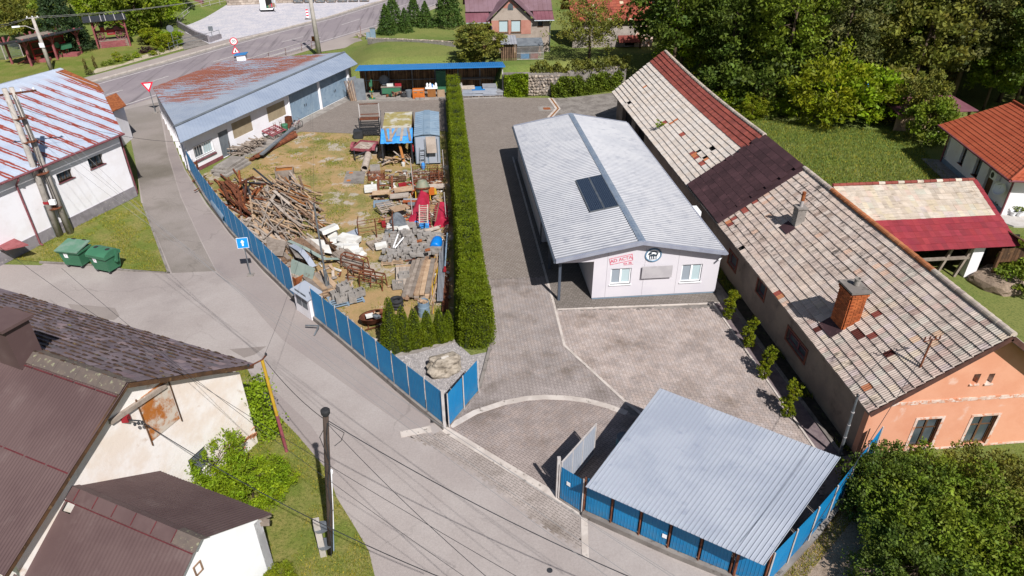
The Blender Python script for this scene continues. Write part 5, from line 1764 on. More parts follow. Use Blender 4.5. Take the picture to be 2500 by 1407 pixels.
# ------------------------------------------------------------------ white house with rust striped roof (left)
def build_left_house():
 T=thing('white_house','white rendered building with rust striped pale tin roof and two small barred windows','house',(-26,45,0))
 K=Vr((-22.1,47.45,0))
 d=Vr((.41,.912,0)).normalized()
 pb=Vr((-d.y,d.x,0))
 zE,zR,run=4.72,7.0,9.95
 def S(along,perp,dz=0.0):
  p=K+d*along+pb*perp
  p.z=zE+(zR-zE)*perp/run+dz
  return p
 near=-16.0
 corners=[S(.1,-.25),S(4.95,6.2),S(5.3,run),S(near,run),S(near,-.25)]
 MB().slab(corners,.08).bd('roof_slope',MT.striped_tin,T)
 m=MB()
 for k in range(15):
  al=4.6-k*1.02
  hi=run if al<5.2 else 6
  lo=-.25 if al<.1 else 1.3*al
  a,b=S(al,lo,.012),S(al,hi,.012)
  m.beam(a,b,.05,.03)
 m.bd('roof_seams',MT.striped_tin,T,kind='stuff')
 MB().slab([S(4.1,4.9,.02),S(4.9,6.15,.02),S(5.25,run-.4,.02),S(4.45,run-.4,.02)],.01).bd('rust_sheet',MT.rust_bright,T)
 MB().slab([S(5.3,run),S(near,run),S(near,run+5)-Vr((0,0,2.4)),S(5.3,run+5)-Vr((0,0,2.4))],.08).bd('rear_roof_slope',MT.galv_dull,T)
 w0,w1=K+d*near,K-pb*-.02
 P0,P1=K+d*near+pb*.15,K+pb*.15
 L=(P1-P0).length
 u=lambda px,py:(WP(px,py,P0,P1)-P0).dot(d)
 z=lambda px,py:WP(px,py,P0,P1).z
 wins=[]
 for(a,b)in(((140,415),(177,442)),((217,378),(252,408))):
  wins.append((u(a[0],(a[1]+b[1])/2+8),u(b[0],(a[1]+b[1])/2-8),z((a[0]+b[0])/2,b[1]),z((a[0]+b[0])/2,a[1])-.05))
 dr=(u(2,540),u(22,550)+.3,.9,2.9)
 hwall(P0,P1,.0,4.66,[(w[0],w[1],w[2],w[3])for w in wins],.35).bd('front_wall',MT.white_wall,T)
 for w in wins:
  o=window(T,P0,P1,*w,'wood_dark','glass',.2,3,1,.05,'maroon')
  m=MB()
  for k in range(6):
   uu=w[0]+(w[1]-w[0])*(k+.5)/6
   p=P0+d*uu+pb*.1
   m.cyl((p.x,p.y,w[2]),(p.x,p.y,w[3]),.012,n=5)
  m.bd('window_bars',MT.dark_metal,o)
 m=MB()
 m.prism([(P0-pb*.06).xy[:],(P1-pb*.06+d*.05).xy[:],(P1-pb*.002).xy[:],(P0-pb*.002).xy[:]],0,.75)
 m.bd('plinth',MT.plinth,T)
 e1=S(4.9,6.2)
 Q0,Q1=Vr((P1.x,P1.y,0)),Vr((e1.x-.1,e1.y-.1,0))
 Q2=K+d*5.1+pb*run
 hwall(Q0,Q1,0,4.7,[],.3).bd('end_wall',MT.white_wall,T)
 hwall(Q1,(Q2.x,Q2.y),0,4.9,[],.3).bd('end_wall',MT.white_wall,T)
 dq=(Q1-Q0).normalized()
 MB().prism([(Q0+Vr((dq.y,-dq.x,0))*.05).xy[:],(Q1+Vr((dq.y,-dq.x,0))*.05).xy[:],Q1.xy[:],Q0.xy[:]],0,1.6).bd('end_plinth',MT.plinth,T)
 MB().tube([S(near,-.34,-.04),S(.1,-.34,-.04)],.075,8).bd('gutter',MT.maroon,T)
 a=WP(38,455,P0,P1)
 ua=(a-P0).dot(d)
 g=P0+d*ua
 MB().tube([g-pb*.48+Vr((0,0,4.62)),g-pb*.45+Vr((0,0,4.4)),g-pb*.1+Vr((0,0,4.05)),g-pb*.1+Vr((0,0,.15)),g-pb*.3+Vr((0,0,.05))],.06,8).bd('downpipe',MT.maroon,T)
 MB().tube([Q0+dq*.3+Vr((dq.y,-dq.x,0))*.1+Vr((0,0,4.5)),Q0+dq*.3+Vr((dq.y,-dq.x,0))*.12+Vr((0,0,.1))],.06,8).bd('downpipe',MT.maroon,T)
 c=W(275,258,3.2)
 v=[Vr((0,0,0)),Vr((2.6,-.6,-.7)),Vr((3.0,1.6,-.7)),Vr((.4,2.4,0))]
 MB().slab([c+Vr((-1.1,.5,.4)),c+Vr((.45,-1.4,-.1)),c+Vr((.95,.3,-.1)),c+Vr((-.5,2.4,.4))],.06).bd('porch_roof',MT.rust_bright,T)
 MB().box(c.x-.9,c.x+.3,c.y-.8,c.y+1.2,0,2.9).bd('porch_wall',MT.white_wall,T)
 t0=W(75,605)
 MB().prism([W(70,605).xy[:],W(20,622).xy[:],W(-120,600).xy[:],W(-40,560).xy[:]],0,1.05).bd('entrance_terrace',MT.plinth,T)
 MB().prism([W(70,600,1.05).xy[:],W(15,612,1.05).xy[:],W(-120,590,1.05).xy[:],W(-40,552,1.05).xy[:]],1.05,1.13).bd('terrace_coping',MT.dusty_rose,T)
 p=S(-6.2,run)
 m=MB()
 m.cyl(p,p+Vr((0,0,1.7)),.03,n=6)
 m.lathe(p,[(.25,0),(.2,.12),(.1,.18)],10)
 m.bd('roof_mast',MT.white_metal,T)
 g=P0+d*(u(120,540))-pb*.06
 MB().tube([g+Vr((0,0,.1)),g+Vr((0,0,2.2))],.03,6).bd('conduit',MT.steel,T)
 return S
LEFT_S=build_left_house()
# ------------------------------------------------------------------ old farmhouse with brown tin roof (lower left)
def build_farmhouse():
 T=thing('farmhouse','old farmhouse with brown tin and mossy slate roof and flaking cream gable','house',(-10,17,0))
 E0=Vr((-7.77,21.63,3.8))
 uu=Vr((-.881,.473,0))
 nn=Vr((.473,.881,0))
 half,zE,zR=4.9,3.8,6.6
 LEN=19.0
 def S(al,q,dz=0.0):
  p=E0+uu*al-nn*q
  p.z=zE+(zR-zE)*(1-abs(q-half)/half)+dz
  return p
 Vs=(S(0,half)-S(0,0)).normalized()
 SLn=(S(0,half)-S(0,0)).length
 MB().slab([S(.03,.05,-.03),S(.03,half,-.05),S(LEN,half,-.05),S(LEN,.05,-.03)],.08).bd('roof_deck',MT.dark_in,T)
 tw,nv=.40,16
 tl=SLn/nv
 nu=int(LEN/tw)
 U=-uu
 O=S(LEN,0)
 def pick(i,j,rg):
  r_=rg.random()
  if r_<.04:
   return('slate',(1.5,1.4,1.35))
  return('slate',gray(rg,.8,1.2,.03))
 tiles(T,S(nu*tw,0,.0),U,Vs,nu,nv,tw,tl,pick,41,ribs=1,h=.004,th=.012,name='roof_slate',jit=.01)
 rg=random.Random(8)
 m=MB()
 for k in range(2600):
  al,q=rg.random()**.8*13,rg.random()*half
  if rg.random()>.35+.65*(noise.noise(Vr((al*.7,q*.7,2)))>0):
   continue
  jrow=round(q/(half/nv))*(half/nv)-.03
  p=S(al,max(.02,jrow),.055)
  r_=rg.uniform(.03,.105)
  n_=5
  a0=rg.random()*6
  sx=rg.uniform(1,2.4)
  pts=[p+uu*(math.cos(a0+6.283*i/n_)*r_*sx)+Vs*(math.sin(a0+6.283*i/n_)*r_*.8)for i in range(n_)]
  g_=rg.uniform(.6,1.5)
  m.add(pts+[p+Vr((0,0,r_*.6))],[(i,(i+1)%n_,n_)for i in range(n_)],(g_,g_,g_))
 mm=pm('roof_moss',A('#5b463a'),A('#46352c'),3,c3=A('#75693c'),s3=4,rough=1.0,tint=True)
 m.bd('moss',mm,T,kind='stuff')
 Ws=.92
 nsh=int(LEN/Ws)
 rows=[(half-.06,half+2.55),(half+2.45,half*2+.1),]
 for k in range(nsh):
  a,b=k*Ws,(k+1)*Ws
  for j,(q0,q1)in enumerate(rows):
   dz=.0 if j else.014
   dz+=.004*(k%2)
   corr(S(a,q1,dz),S(b-.008,q1,dz),S(b-.008,q0,dz),S(a,q0,dz),.115,.012,'sine',.01).bd('roof_sheet',MT.brown_tin,T)
 for q,dz in((half+2.52,.035),(half+.42,.035)):
  m=MB()
  for k in range(nsh):
   m.beam(S(k*Ws+.03,q,dz),S((k+1)*Ws-.05,q,dz),.045,.008)
  m.bd('sheet_seam',MT.red_line,T)
 for k in range(int(LEN/.95)):
  a,b=k*.95-.02,(k+1)*.95+.03
  m=MB()
  m.slab([S(a,half,.075),S(b,half,.06),S(b,half-.32,.045),S(a,half-.32,.06)],.02)
  m.slab([S(a,half,.075),S(a,half+.36,.06),S(b,half+.36,.045),S(b,half,.06)],.02)
  m.bd('ridge_piece',MT.lichen,T)
 G0=E0+uu*.35-nn*(half*2-.35)
 G1=E0+uu*.35-nn*.45
 G0.z=G1.z=0
 GL=(G1-G0).length
 up=lambda px,py:(WP(px,py,G0,G1)-G0).dot(nn)
 zp=lambda px,py:WP(px,py,G0,G1).z
 zc=3.55
 wn=(up(445,1085),up(490,1050),zp(470,1110),zp(470,1060))
 wn=(min(wn[0],wn[1]),max(wn[0],wn[1]),1.0,1.95)
 top=[(0,zc),(GL,zc),(GL,zc+.12),(GL/2,zR-.12),(0,zc+.12)]
 hwall(G0,G1,0,zc,[wn],.35,top=top).bd('gable_wall',MT.cream_wall,T)
 hwall(G1+uu*.352,G1+uu*(LEN-1),0,zE-.05,[],.35).bd('street_wall',MT.cream_wall,T)
 hwall(G0+uu*(LEN-1),G0+uu*.352,0,zE-.05,[],.35).bd('yard_wall',MT.cream_wall,T)
 n_out=-uu
 for k in range(4):
  z0=wn[2]+k*(wn[3]-wn[2])/4
  p,q=G0+nn*(wn[0]+.02)-n_out*.12,G0+nn*(wn[1]-.02)-n_out*.12
  MB().beam(p+Vr((0,0,z0+.1)),q+Vr((0,0,z0+.1)),.03,.19).bd('shutter_board',MT.grey_sheet,T)
 hq=[WP(332,985,G0,G1),WP(348,1055,G0,G1),WP(388,1068,G0,G1),WP(440,1028,G0,G1),WP(405,940,G0,G1)]
 u0,u1=up(345,1010),up(425,985)
 h0,h1=zp(390,1060),zp(365,955)
 c=lambda a,z,k=.03:G0+nn*a+n_out*k+Vr((0,0,z))
 hz0,hz1=min(h0,h1),max(h0,h1)
 m=MB()
 q=[c(u0,hz0),c(u1,hz0),c(u1,hz1),c(u0,hz1)]
 m.add(q+[p-n_out*.03 for p in q],[(0,1,2,3),(7,6,5,4),(0,4,5,1),(1,5,6,2),(2,6,7,3),(3,7,4,0)])
 m.bd('hatch',MT.rust_hatch,T,label='rust stained sheet metal hatch under the gable peak')
 for a in(u0-.04,u1+.04):
  MB().beam(c(a,hz0-.15,.05),c(a,hz1+.1,.05),.035,.035).bd('hatch_rail',MT.wood_dark,T)
 a_,b_=WP(265,1030,G0,G1),WP(400,940,G0,G1)
 MB().beam(a_+n_out*.06,b_+n_out*.06,.12,.16).bd('tie_beam',MT.wood_grey,T)
 for q0,q1 in((0,half),(half,half*2+.1)):
  MB().beam(S(.05,q0,-.1),S(.05,q1,-.1),.05,.16).bd('verge_board',MT.wood_dark,T)
 MB().slab([S(.05,.02,-.12),S(.05,half,-.12),S(.36,half,-.12),S(.36,.02,-.12)],.03).bd('soffit',MT.wood_grey,T)
 MB().slab([S(.05,half,-.12),S(.05,half*2,-.12),S(.36,half*2,-.12),S(.36,half,-.12)],.03).bd('soffit',MT.wood_grey,T)
 rg=random.Random(12)
 m=MB()
 for k in range(30):
  a=GL-rg.random()*1.5
  z=.25+rg.random()*.9
  if rg.random()<.5:
   z=.45+(GL-a)*.35+rg.uniform(-.06,.06)
  p=G0+nn*a+n_out*.004
  m.beam(p+Vr((0,0,z))-nn*.11,p+Vr((0,0,z+.03))+nn*.11,.02,.065)
 m.bd('bare_bricks',MT.brick_bare,T,kind='stuff')
 b0=WP(305,1025,G0,G1)
 m=MB()
 m.tube([b0+n_out*.02,b0+n_out*.35+Vr((0,0,.1)),b0+n_out*.5+nn*.15],.025,6)
 for k in range(3):
  m.lathe(b0+n_out*(.4+.07*k)+nn*.08*k-Vr((0,0,.1)),[(.035,0),(.05,.05),(.03,.1)],8)
 m.bd('cable_bracket',MT.dark_metal,T)
 global FARM_BR
 FARM_BR=b0+n_out*.5+nn*.15
 bx=b0+n_out*.06
 MB().box(bx.x-.1,bx.x+.1,bx.y-.1,bx.y+.1,bx.z-.02,bx.z+.2).bd('junction_box',MT.red_paint,T)
 ch=S(4.55,half+.15)
 M=Matrix.Translation((ch.x,ch.y,0))@Matrix.Rotation(math.atan2(uu.y,uu.x),4,'Z')
 cm=MB()
 cm.mbox(M@Matrix.Translation((0,0,zR+.45)),1.0,.8,1.5)
 co=cm.bd('chimney',MT.brown_tin,T,label='brown sheet clad chimney at the left edge')
 MB().mbox(M@Matrix.Translation((0,0,zR+1.25)),1.25,1.05,.1).bd('cap',MT.brown_tin,co)
 # ---------------- lower annex
 X=thing('farmhouse_annex','low white annex with brown corrugated gable roof in front of the cream gable','house',(-9,14,0))
 R0,R1=Vr((-11.5,15.33,4.4)),Vr((-7.25,13.05,4.4))
 ax=(R1-R0).normalized()
 R0=R0-ax*.42
 an=Vr((-ax.y,ax.x,0))
 an=an if an.dot(nn)>0 else-an
 q,dz=2.62,1.9
 R1e,R1w=R1,R1
 eR0,eR1=R0+an*q-Vr((0,0,dz)),R1+an*q-Vr((0,0,dz))+ax*-.12
 eL0,eL1=R0-an*3.6-Vr((0,0,2.55)),R1-an*3.6-Vr((0,0,2.55))
 n=5
 for k in range(n):
  a,b=k/n,(k+1)/n
  up_=Vr((0,0,.005*(k%2)))
  corr(R0.lerp(R1,a)+up_,R0.lerp(R1,b)+up_,eR0.lerp(eR1,b)+up_,eR0.lerp(eR1,a)+up_,.125,.022,'sine',.012).bd('roof_sheet',MT.brown_tin,X)
  if k==0:
   cc=lambda s,t:R0.lerp(R1,s).lerp(eL0.lerp(eL1,s),t)
   A0,A1=cc(0,0),cc(b,0)
   us=[0,.085,.15,b]
   ts=[0,.085,.155,1]
   m=MB()
   for i in range(3):
    for j in range(3):
     if i==1 and j==1:
      continue
     m.slab([cc(us[i],ts[j]),cc(us[i+1],ts[j]),cc(us[i+1],ts[j+1]),cc(us[i],ts[j+1])],.012)
   m.bd('roof_sheet',MT.brown_tin,X)
  else:
   corr(R0.lerp(R1,a)+up_,R0.lerp(R1,b)+up_,eL0.lerp(eL1,b)+up_,eL0.lerp(eL1,a)+up_,.125,.006,'sine',.012).bd('roof_sheet',MT.brown_tin,X)
 for k in range(7):
  a,b=k/7-.005,(k+1)/7+.01
  m=MB()
  p,r_=R0.lerp(R1,a)+Vr((0,0,.05)),R0.lerp(R1,b)+Vr((0,0,.035))
  m.slab([p,r_,r_+an*.2-Vr((0,0,.14)),p+an*.2-Vr((0,0,.14))],.015)
  m.slab([p,r_,r_-an*.3-Vr((0,0,.2)),p-an*.3-Vr((0,0,.2))],.015)
  m.bd('ridge_piece',MT.brown_tin if k<6 else MT.lichen,X)
  if k:
   MB().beam(p-an*.31-Vr((0,0,.185)),p+Vr((0,0,.01))-an*.02,.03,.008).bd('sheet_seam',MT.red_line,X)
 MB().beam(R0-an*.34-Vr((0,0,.19)),R1-an*.34-Vr((0,0,.19)),.03,.012).bd('sheet_seam',MT.red_line,X)
 b0,b1=R1-ax*.3-an*3.3,R1-ax*.3+an*2.3
 bl=(b1-b0).length
 zl,zr_=4.4-2.34-.1,4.4-1.67-.1
 ov=(WP(483,1388,b0,b1)-b0)
 uw=Vr((ov.x,ov.y,0)).length
 zw=WP(483,1388,b0,b1).z
 hw=(uw-.14,uw+.14,zw-.2,zw+.2)
 zlo=min(zl,1.6)
 hwall(b0,b1,0,zl,[(hw[0],hw[1],hw[2],min(hw[3],zl-.02))]if hw[2]>.2 and hw[2]<zl-.1 else[],.3,top=[(0,zl),(bl,zl),(bl,zr_),(3.3,4.25),(0,zl)][0:5]).bd('end_wall',pm('bright_white_wall',(.84,.84,.85),(.8,.8,.8),1.0,grain=.04),X)
 wm=window(X,b0,b1,hw[0],hw[1],hw[2],hw[3],'wood_brown','glass',-.03,1,1,.04,None)
 MB().slab([eR0-Vr((0,0,.1))+ax*.3,eR1-Vr((0,0,.1))-ax*.05,eR1-Vr((0,0,.1))-ax*.05-an*.4+Vr((0,0,.25)),eR0-Vr((0,0,.1))+ax*.3-an*.4+Vr((0,0,.25))],.03).bd('soffit',MT.wood_grey,X)
 c0,c1=b1,R0+an*2.3
 hwall(b1,(c1.x,c1.y),0,zr_,[],.3).bd('side_wall',MT.white_wall,X)
 MB().beam(eR1-ax*.5-Vr((0,0,.12))-an*.5,eR1+ax*.02-Vr((0,0,.16))-an*.2,.14,.16).bd('purlin_end',MT.wood_grey,X)
build_farmhouse()
# ------------------------------------------------------------------ bungalow with orange roof (right edge)
def build_bungalow():
 T=thing('bungalow','white bungalow with orange profiled roof and dark framed windows at the right edge','house',(39,45,0))
 C0=Vr((39.1,47.9,0))
 C1=Vr((36.95,38.3,0))
 d=(C1-C0).normalized()
 o=Vr((d.y,-d.x,0))
 o=o if o.x<0 else-o
 L=(C1-C0).length
 z=2.75
 f=lambda px,py:(WP(px,py,C0,C1)-C0).dot(d)
 zz=lambda px,py:WP(px,py,C0,C1).z
 wins=[(f(2345,380),f(2358,360)+.35,.95,2.2),(f(2378,408),f(2396,385)+.35,.95,2.2)]
 a,b=f(2393,450),f(2420,430)+.2
 door=(min(a,b)+.35,min(a,b)+1.35,.05,2.25)
 hwall(C0,C1,0,z,wins+[door],.3).bd('wall',MT.white_wall,T)
 for w in wins:
  window(T,C0,C1,*w,'wood_dark','glass',.18,1,1,.08,'maroon')
 p=lambda u_,z_,k:C0+d*u_-o*k+Vr((0,0,z_))
 dd=MB().beam(p((door[0]+door[1])/2,door[2],.2),p((door[0]+door[1])/2,door[3],.2),door[1]-door[0],.05,up=(o.x,o.y,0)).bd('door',MT.wood_dark,T)
 MB().prism([(C0+o*.02).xy[:],(C1+o*.02).xy[:],(C1+o*.001).xy[:],(C0+o*.001).xy[:]],0,.45).bd('plinth',MT.container,T)
 e=-o
 E1=C1+e*9
 hwall(C1+e*.302,E1,0,z,[],.3).bd('front_wall',MT.white_wall,T)
 hwall(C0+e*9,C0,0,z,[],.3).bd('rear_wall',MT.white_wall,T)
 ov=.75
 ez=2.78
 k0,k1=C0+o*ov-d*ov,C1+o*ov+d*ov
 k0.z=k1.z=ez
 W8=9.5
 rdg0=k0+e*(W8/2)+Vr((0,0,2.0))
 rdg1=k1+e*(W8/2)+Vr((0,0,2.0))-d*4.2
 kR1=k1+e*W8
 kR0=k0+e*W8
 MB().slab([k0,k1,rdg1,rdg0],.05).bd('roof_slope',MT.orange_metal,T)
 MB().slab([k1,kR1,rdg1],.05).bd('roof_hip',MT.orange_metal,T)
 MB().slab([kR0,rdg0,rdg1,kR1],.05).bd('rear_roof_slope',MT.orange_metal,T)
 nc=15
 for j in range(nc):
  t0,t1=j/nc,(j+1.08)/nc
  a0,a1=k0.lerp(rdg0,t0),k1.lerp(rdg1,t0)
  b0,b1=k0.lerp(rdg0,min(1,t1)),k1.lerp(rdg1,min(1,t1))
  up_=Vr((0,0,.05))
  corr(a0+up_,a1+up_,b1+Vr((0,0,.015)),b0+Vr((0,0,.015)),.32,.02,'sine',.012).bd('tile_course',MT.orange_metal,T)
  up2=Vr((0,0,.05))
  a0,a1=k1.lerp(rdg1,t0),kR1.lerp(rdg1,t0)
  b0,b1=k1.lerp(rdg1,min(.995,t1)),kR1.lerp(rdg1,min(.995,t1))
  corr(a0+up2,a1+up2,b1+Vr((0,0,.015)),b0+Vr((0,0,.015)),.32,.02,'sine',.012).bd('tile_course',MT.orange_metal,T)
 MB().tube([rdg0+Vr((0,0,.08)),rdg1+Vr((0,0,.08)),k1+Vr((0,0,.06))],.1,8).bd('ridge_cap',MT.orange_metal,T)
 MB().tube([k0+o*.05,k1+o*.05,kR1+o*.05],.07,8).bd('gutter',MT.maroon,T)
 MB().slab([k0-Vr((0,0,.08)),k1-Vr((0,0,.08)),C1+Vr((0,0,ez-.08)),C0+Vr((0,0,ez-.08))],.03).bd('soffit',MT.wood_dark,T)
 for cc in(C0,C1):
  MB().tube([cc+o*.08+Vr((0,0,ez-.1)),cc+o*.08+Vr((0,0,.1))],.06,8).bd('downpipe',MT.maroon,T)
 tp=[C0+o*.02-d*.4,C1+o*.02,C1+o*1.3+d*.3,C0+o*1.3-d*.6]
 MB().prism([q.xy[:]for q in tp],-.02,.1).bd('terrace',MT.concrete,T)
 MB().prism([q.xy[:]for q in(C1+o*1.3+d*.3,C1+o*.3,C1+e*9,C1+e*9+d*1.6,C1+d*1.7)],-.02,.09).bd('front_terrace',pm('pale_terrace',A('#dcd6d0'),A('#cfc8c1'),2),T)
 c=p(f(2455,460),1.65,-.35)
 S=thing('satellite_dish','pale satellite dish on the shaded wall of the white bungalow','satellite dish',c)
 Md=Vr((-.8,-.3,.35)).to_track_quat('Z','Y').to_matrix().to_4x4()
 MB().lathe(c,[(.02,0),(.25,.03),(.42,.1),(.43,.1),(.25,.045),(.02,.015)],18,M=Md).bd('dish',MT.white_pvc,S,smooth=True)
 MB().tube([c,c+Md@Vr((0,.35,.05)),c+Md@Vr((0,.2,.5))],.018,6).bd('arm',MT.steel,S)
 MB().tube([c,c-o*.4],.025,6).bd('bracket',MT.steel,S)
 c=p(f(2440,425),2.1,-.2)
 S=thing('air_conditioner','air conditioner unit under the eave of the white bungalow','air conditioner',c)
 MB().beam(c-d*.4,c+d*.4,.3,.55).bd('casing',MT.white_pvc,S)
 MB().cyl(c+o*.15-d*.1,c+o*.165-d*.1,.2,n=14).bd('fan_grille',MT.dark_metal,S)
 for k,(px,py,lab)in enumerate(((2470,530,'flower pot on the bungalow terrace, left of the pair by the white wall'),(2485,531,'flower pot on the bungalow terrace, right of the pair by the white wall'),(2433,512,'flower pot with yellow flowers at the shaded corner of the bungalow'))):
  g=W(px,py)
  S=thing('flower_pot',lab,'flower pot',g)
  MB().lathe((g.x,g.y,.1),[(.13,0),(.2,.3),(.22,.3),(.2,.26)],12).bd('pot',MT.white_pvc if k<2 else MT.dusty_rose,S)
  P_,T_,O_,_=crown_points(.25,.25,.2,14,10,.08,60+k)
  link('plant',leaf_mesh('plant',MT['leaf_mid' if k<2 else 'leaf_lime'],P_+np.array([g.x,g.y,.55]),.12,61+k,.3,.5,T_,O_),S)
build_bungalow()
# ------------------------------------------------------------------ pink villa, clay tiled barn, brown shed (rear)
def build_villa():
 zb=2.2
 yF=79.5
 T=thing('villa','salmon and beige villa with mauve metal roof and steep front gable','house',(8,yF,zb))
 xa,xg0,xg1,xb=WB(1150,80,yF).x,WB(1200,80,yF).x,WB(1296,80,yF).x,WB(1342,80,yF).x
 gz=lambda py,px=1245:WB(px,py,yF).z
 ze=gz(44)
 xm=(WB(1246,10,yF).x)
 zpk=gz(-8)
 w=[(WB(1217,52,yF).x,WB(1241,52,yF).x,gz(80),gz(50)),(WB(1247,52,yF).x,WB(1272,52,yF).x,gz(80),gz(50))]
 sw=(WB(1313,60,yF).x,WB(1325,60,yF).x,gz(66),gz(50))
 cel=(WB(1304,110,yF).x,WB(1323,110,yF).x,gz(116),gz(105))
 hwall((xg0,yF),(xb,yF),zb-.3,ze-.15,[(v[0]-xg0,v[1]-xg0,v[2],min(v[3],ze-.2))for v in w+[sw,cel]],.3,top=[(0,ze-.15),(xg1-xg0,ze-.15),(xg1-xg0,ze-.1),(xm-xg0,zpk-.15),(0,ze-.1)]).bd('front_wall',MT.rough_render,T)
 for v in w:
  window(T,(xg0,yF),(xb,yF),v[0]-xg0,v[1]-xg0,v[2],min(v[3],ze-.2),'wood_brown','glass_pale',.08,1,1,.09,'wood_dark')
 window(T,(xg0,yF),(xb,yF),sw[0]-xg0,sw[1]-xg0,sw[2],min(sw[3],ze-.2),'wood_brown','glass',.08,1,1,.07,'wood_dark')
 window(T,(xg0,yF),(xb,yF),cel[0]-xg0,cel[1]-xg0,cel[2],cel[3],'wood_dark','glass',.08,1,1,.07,None)
 m=MB()
 zl,zh=gz(84),gz(50)
 for a,b in((xg0,w[0][0]),(w[0][1],w[1][0]),(w[1][1],xg1)):
  m.box(a,b,yF-.02,yF-.001,zl,min(zh,ze-.2))
 m.bd('pink_band',MT.pink,T)
 k=.42
 m=MB()
 m.poly([(xm-(xm-xg0)*k,yF-.012,ze+(zpk-ze)*(1-k)-.25),(xm+(xg1-xm)*k,yF-.012,ze+(zpk-ze)*(1-k)-.25),(xm,yF-.012,zpk-.3)])
 m.bd('pink_peak',MT.pink,T)
 hx,hz_=xm,gz(18)
 m=MB()
 pts=[(hx-.3,hz_-.3),(hx+.3,hz_-.3),(hx+.3,hz_+.1),(hx+.2,hz_+.32),(hx,hz_+.42),(hx-.2,hz_+.32),(hx-.3,hz_+.1)]
 m.poly([(a,yF-.02,b)for a,b in pts])
 m.bd('attic_window',MT.glass,T)
 MB().box(xb-.3,xb,yF+.3,yF+9,zb-.3,ze).bd('right_wall',MT.rough_render,T)
 MB().box(xa,xa+.3,yF+1.6,yF+9,zb-.3,ze).bd('left_wall',MT.pink,T)
 MB().box(xa,xg0,yF+1.6,yF+1.9,zb-.3,ze-.3).bd('porch_back_wall',MT.maroon,T)
 MB().box(xa+.05,xa+.2,yF+.05,yF+.2,zb-.3,ze-.5).bd('porch_post',MT.orange_board,T)
 zr=ze+3.2
 yR=yF+4.7
 corr((xa-.5,yF+.9,ze+.55),(xb+.4,yF+.9,ze+.55),(xb+.4,yR,zr),(xa-.5,yR,zr),.5,.03,'seam',.06).bd('roof_slope',MT.mauve_roof,T)
 MB().slab([(xa-.5,yR,zr),(xb+.4,yR,zr),(xb+.4,yF+9.6,ze),(xa-.5,yF+9.6,ze)],.08).bd('rear_roof_slope',MT.mauve_roof,T)
 o_=.45
 MB().slab([(xm,yF-o_,zpk+.1),(xg0-.55,yF-o_,ze-.2),(xg0-.55,yR-.4,ze-.2+.7),(xm,yR-.4,zpk+.1)],.09).bd('gable_roof_slope',MT.mauve_roof,T)
 MB().slab([(xm,yF-o_,zpk+.1),(xg1+.55,yF-o_,ze-.2),(xg1+.55,yR-.4,ze-.2+.7),(xm,yR-.4,zpk+.1)],.09).bd('gable_roof_slope',MT.mauve_roof,T)
 corr((xa-.55,yF-.35,ze-.35),(xg0-.2,yF-.35,ze-.35),(xg0-.2,yF+1.2,ze+.5),(xa-.55,yF+1.2,ze+.5),.45,.03,'seam',.05).bd('porch_roof',MT.maroon_roof,T)
 corr((xg1+.3,yF-.45,ze-.2),(xb+.4,yF-.45,ze-.2),(xb+.4,yF+1.0,ze+.5),(xg1+.3,yF+1.0,ze+.5),.45,.03,'seam',.05).bd('eave_roof',MT.maroon_roof,T)
 MB().tube([(xa-.5,yF-.4,ze-.42),(xg0-.2,yF-.4,ze-.42)],.07,8).bd('gutter',MT.steel,T)
 MB().tube([(xg1+.3,yF-.5,ze-.26),(xb+.4,yF-.5,ze-.26)],.07,8).bd('gutter',MT.steel,T)
 MB().tube([(xg0-.25,yF-.4,ze-.5),(xg0+.05,yF-.1,ze-.9),(xg0+.05,yF-.08,zb)],.055,8).bd('downpipe',MT.steel,T)
 MB().tube([(xb+.1,yF-.45,ze-.3),(xb+.02,yF-.1,ze-.8),(xb+.02,yF-.08,zb)],.055,8).bd('downpipe',MT.steel,T)
 for a,b in((xg0,xg0+.2),(xg1-.2,xg1)):
  MB().box(a,b,yF+.32,yF+3.6,zb,ze+.3).bd('cheek_wall',MT.rough_render,T)
 q=W(1240,125,2.4)
 S=thing('hutch','small timber hutch with corrugated tin roof below the villa windows','shed',(q.x,q.y-1.5,zb))
 x0,x1,y0=WB(1222,130,75.6).x,WB(1262,130,75.6).x,75.6
 corr((x0,y0-.3,zb+1.75),(x1,y0-.3,zb+1.75),(x1,y0+1.5,zb+2.3),(x0,y0+1.5,zb+2.3),.3,.06,'sine',.01).bd('roof',MT.galv,S)
 for k in range(9):
  xx=x0+.1+(x1-x0-.25)*k/8
  MB().box(xx,xx+.1,y0,y0+.04,zb,zb+1.7).bd('slat',MT.wood_brown,S)
 MB().box(x0+.1,x1-.1,y0+1.3,y0+1.35,zb,zb+2.1).bd('back_wall',MT.wood_dark,S)
 S=thing('dog_kennel_run','grey roofed kennel run with vertical bar front below the villa','kennel',(x1+1.5,y0,zb))
 x0,x1=WB(1258,130,75.6).x+.2,WB(1327,130,75.6).x
 MB().slab([(x0,y0-.1,zb+1.55),(x1,y0-.1,zb+1.55),(x1,y0+1.9,zb+1.95),(x0,y0+1.9,zb+1.95)],.06).bd('roof',MT.grey_sheet,S)
 nbar=24
 for k in range(nbar+1):
  xx=x0+(x1-x0)*k/nbar
  MB().cyl((xx,y0,zb+.05),(xx,y0,zb+1.45),.022,n=5).bd('bar',MT.white_metal,S)
 for z_ in(.1,.75,1.4):
  MB().box(x0,x1,y0-.02,y0+.02,zb+z_-.02,zb+z_+.02).bd('rail',MT.white_metal,S)
 MB().box(x0,x1,y0+1.7,y0+1.8,zb,zb+1.8).bd('back_wall',MT.wood_brown,S)
 MB().box(x0+.5,x0+1.4,y0+.7,y0+1.5,zb,zb+.8).bd('kennel_box',MT.blue,S)
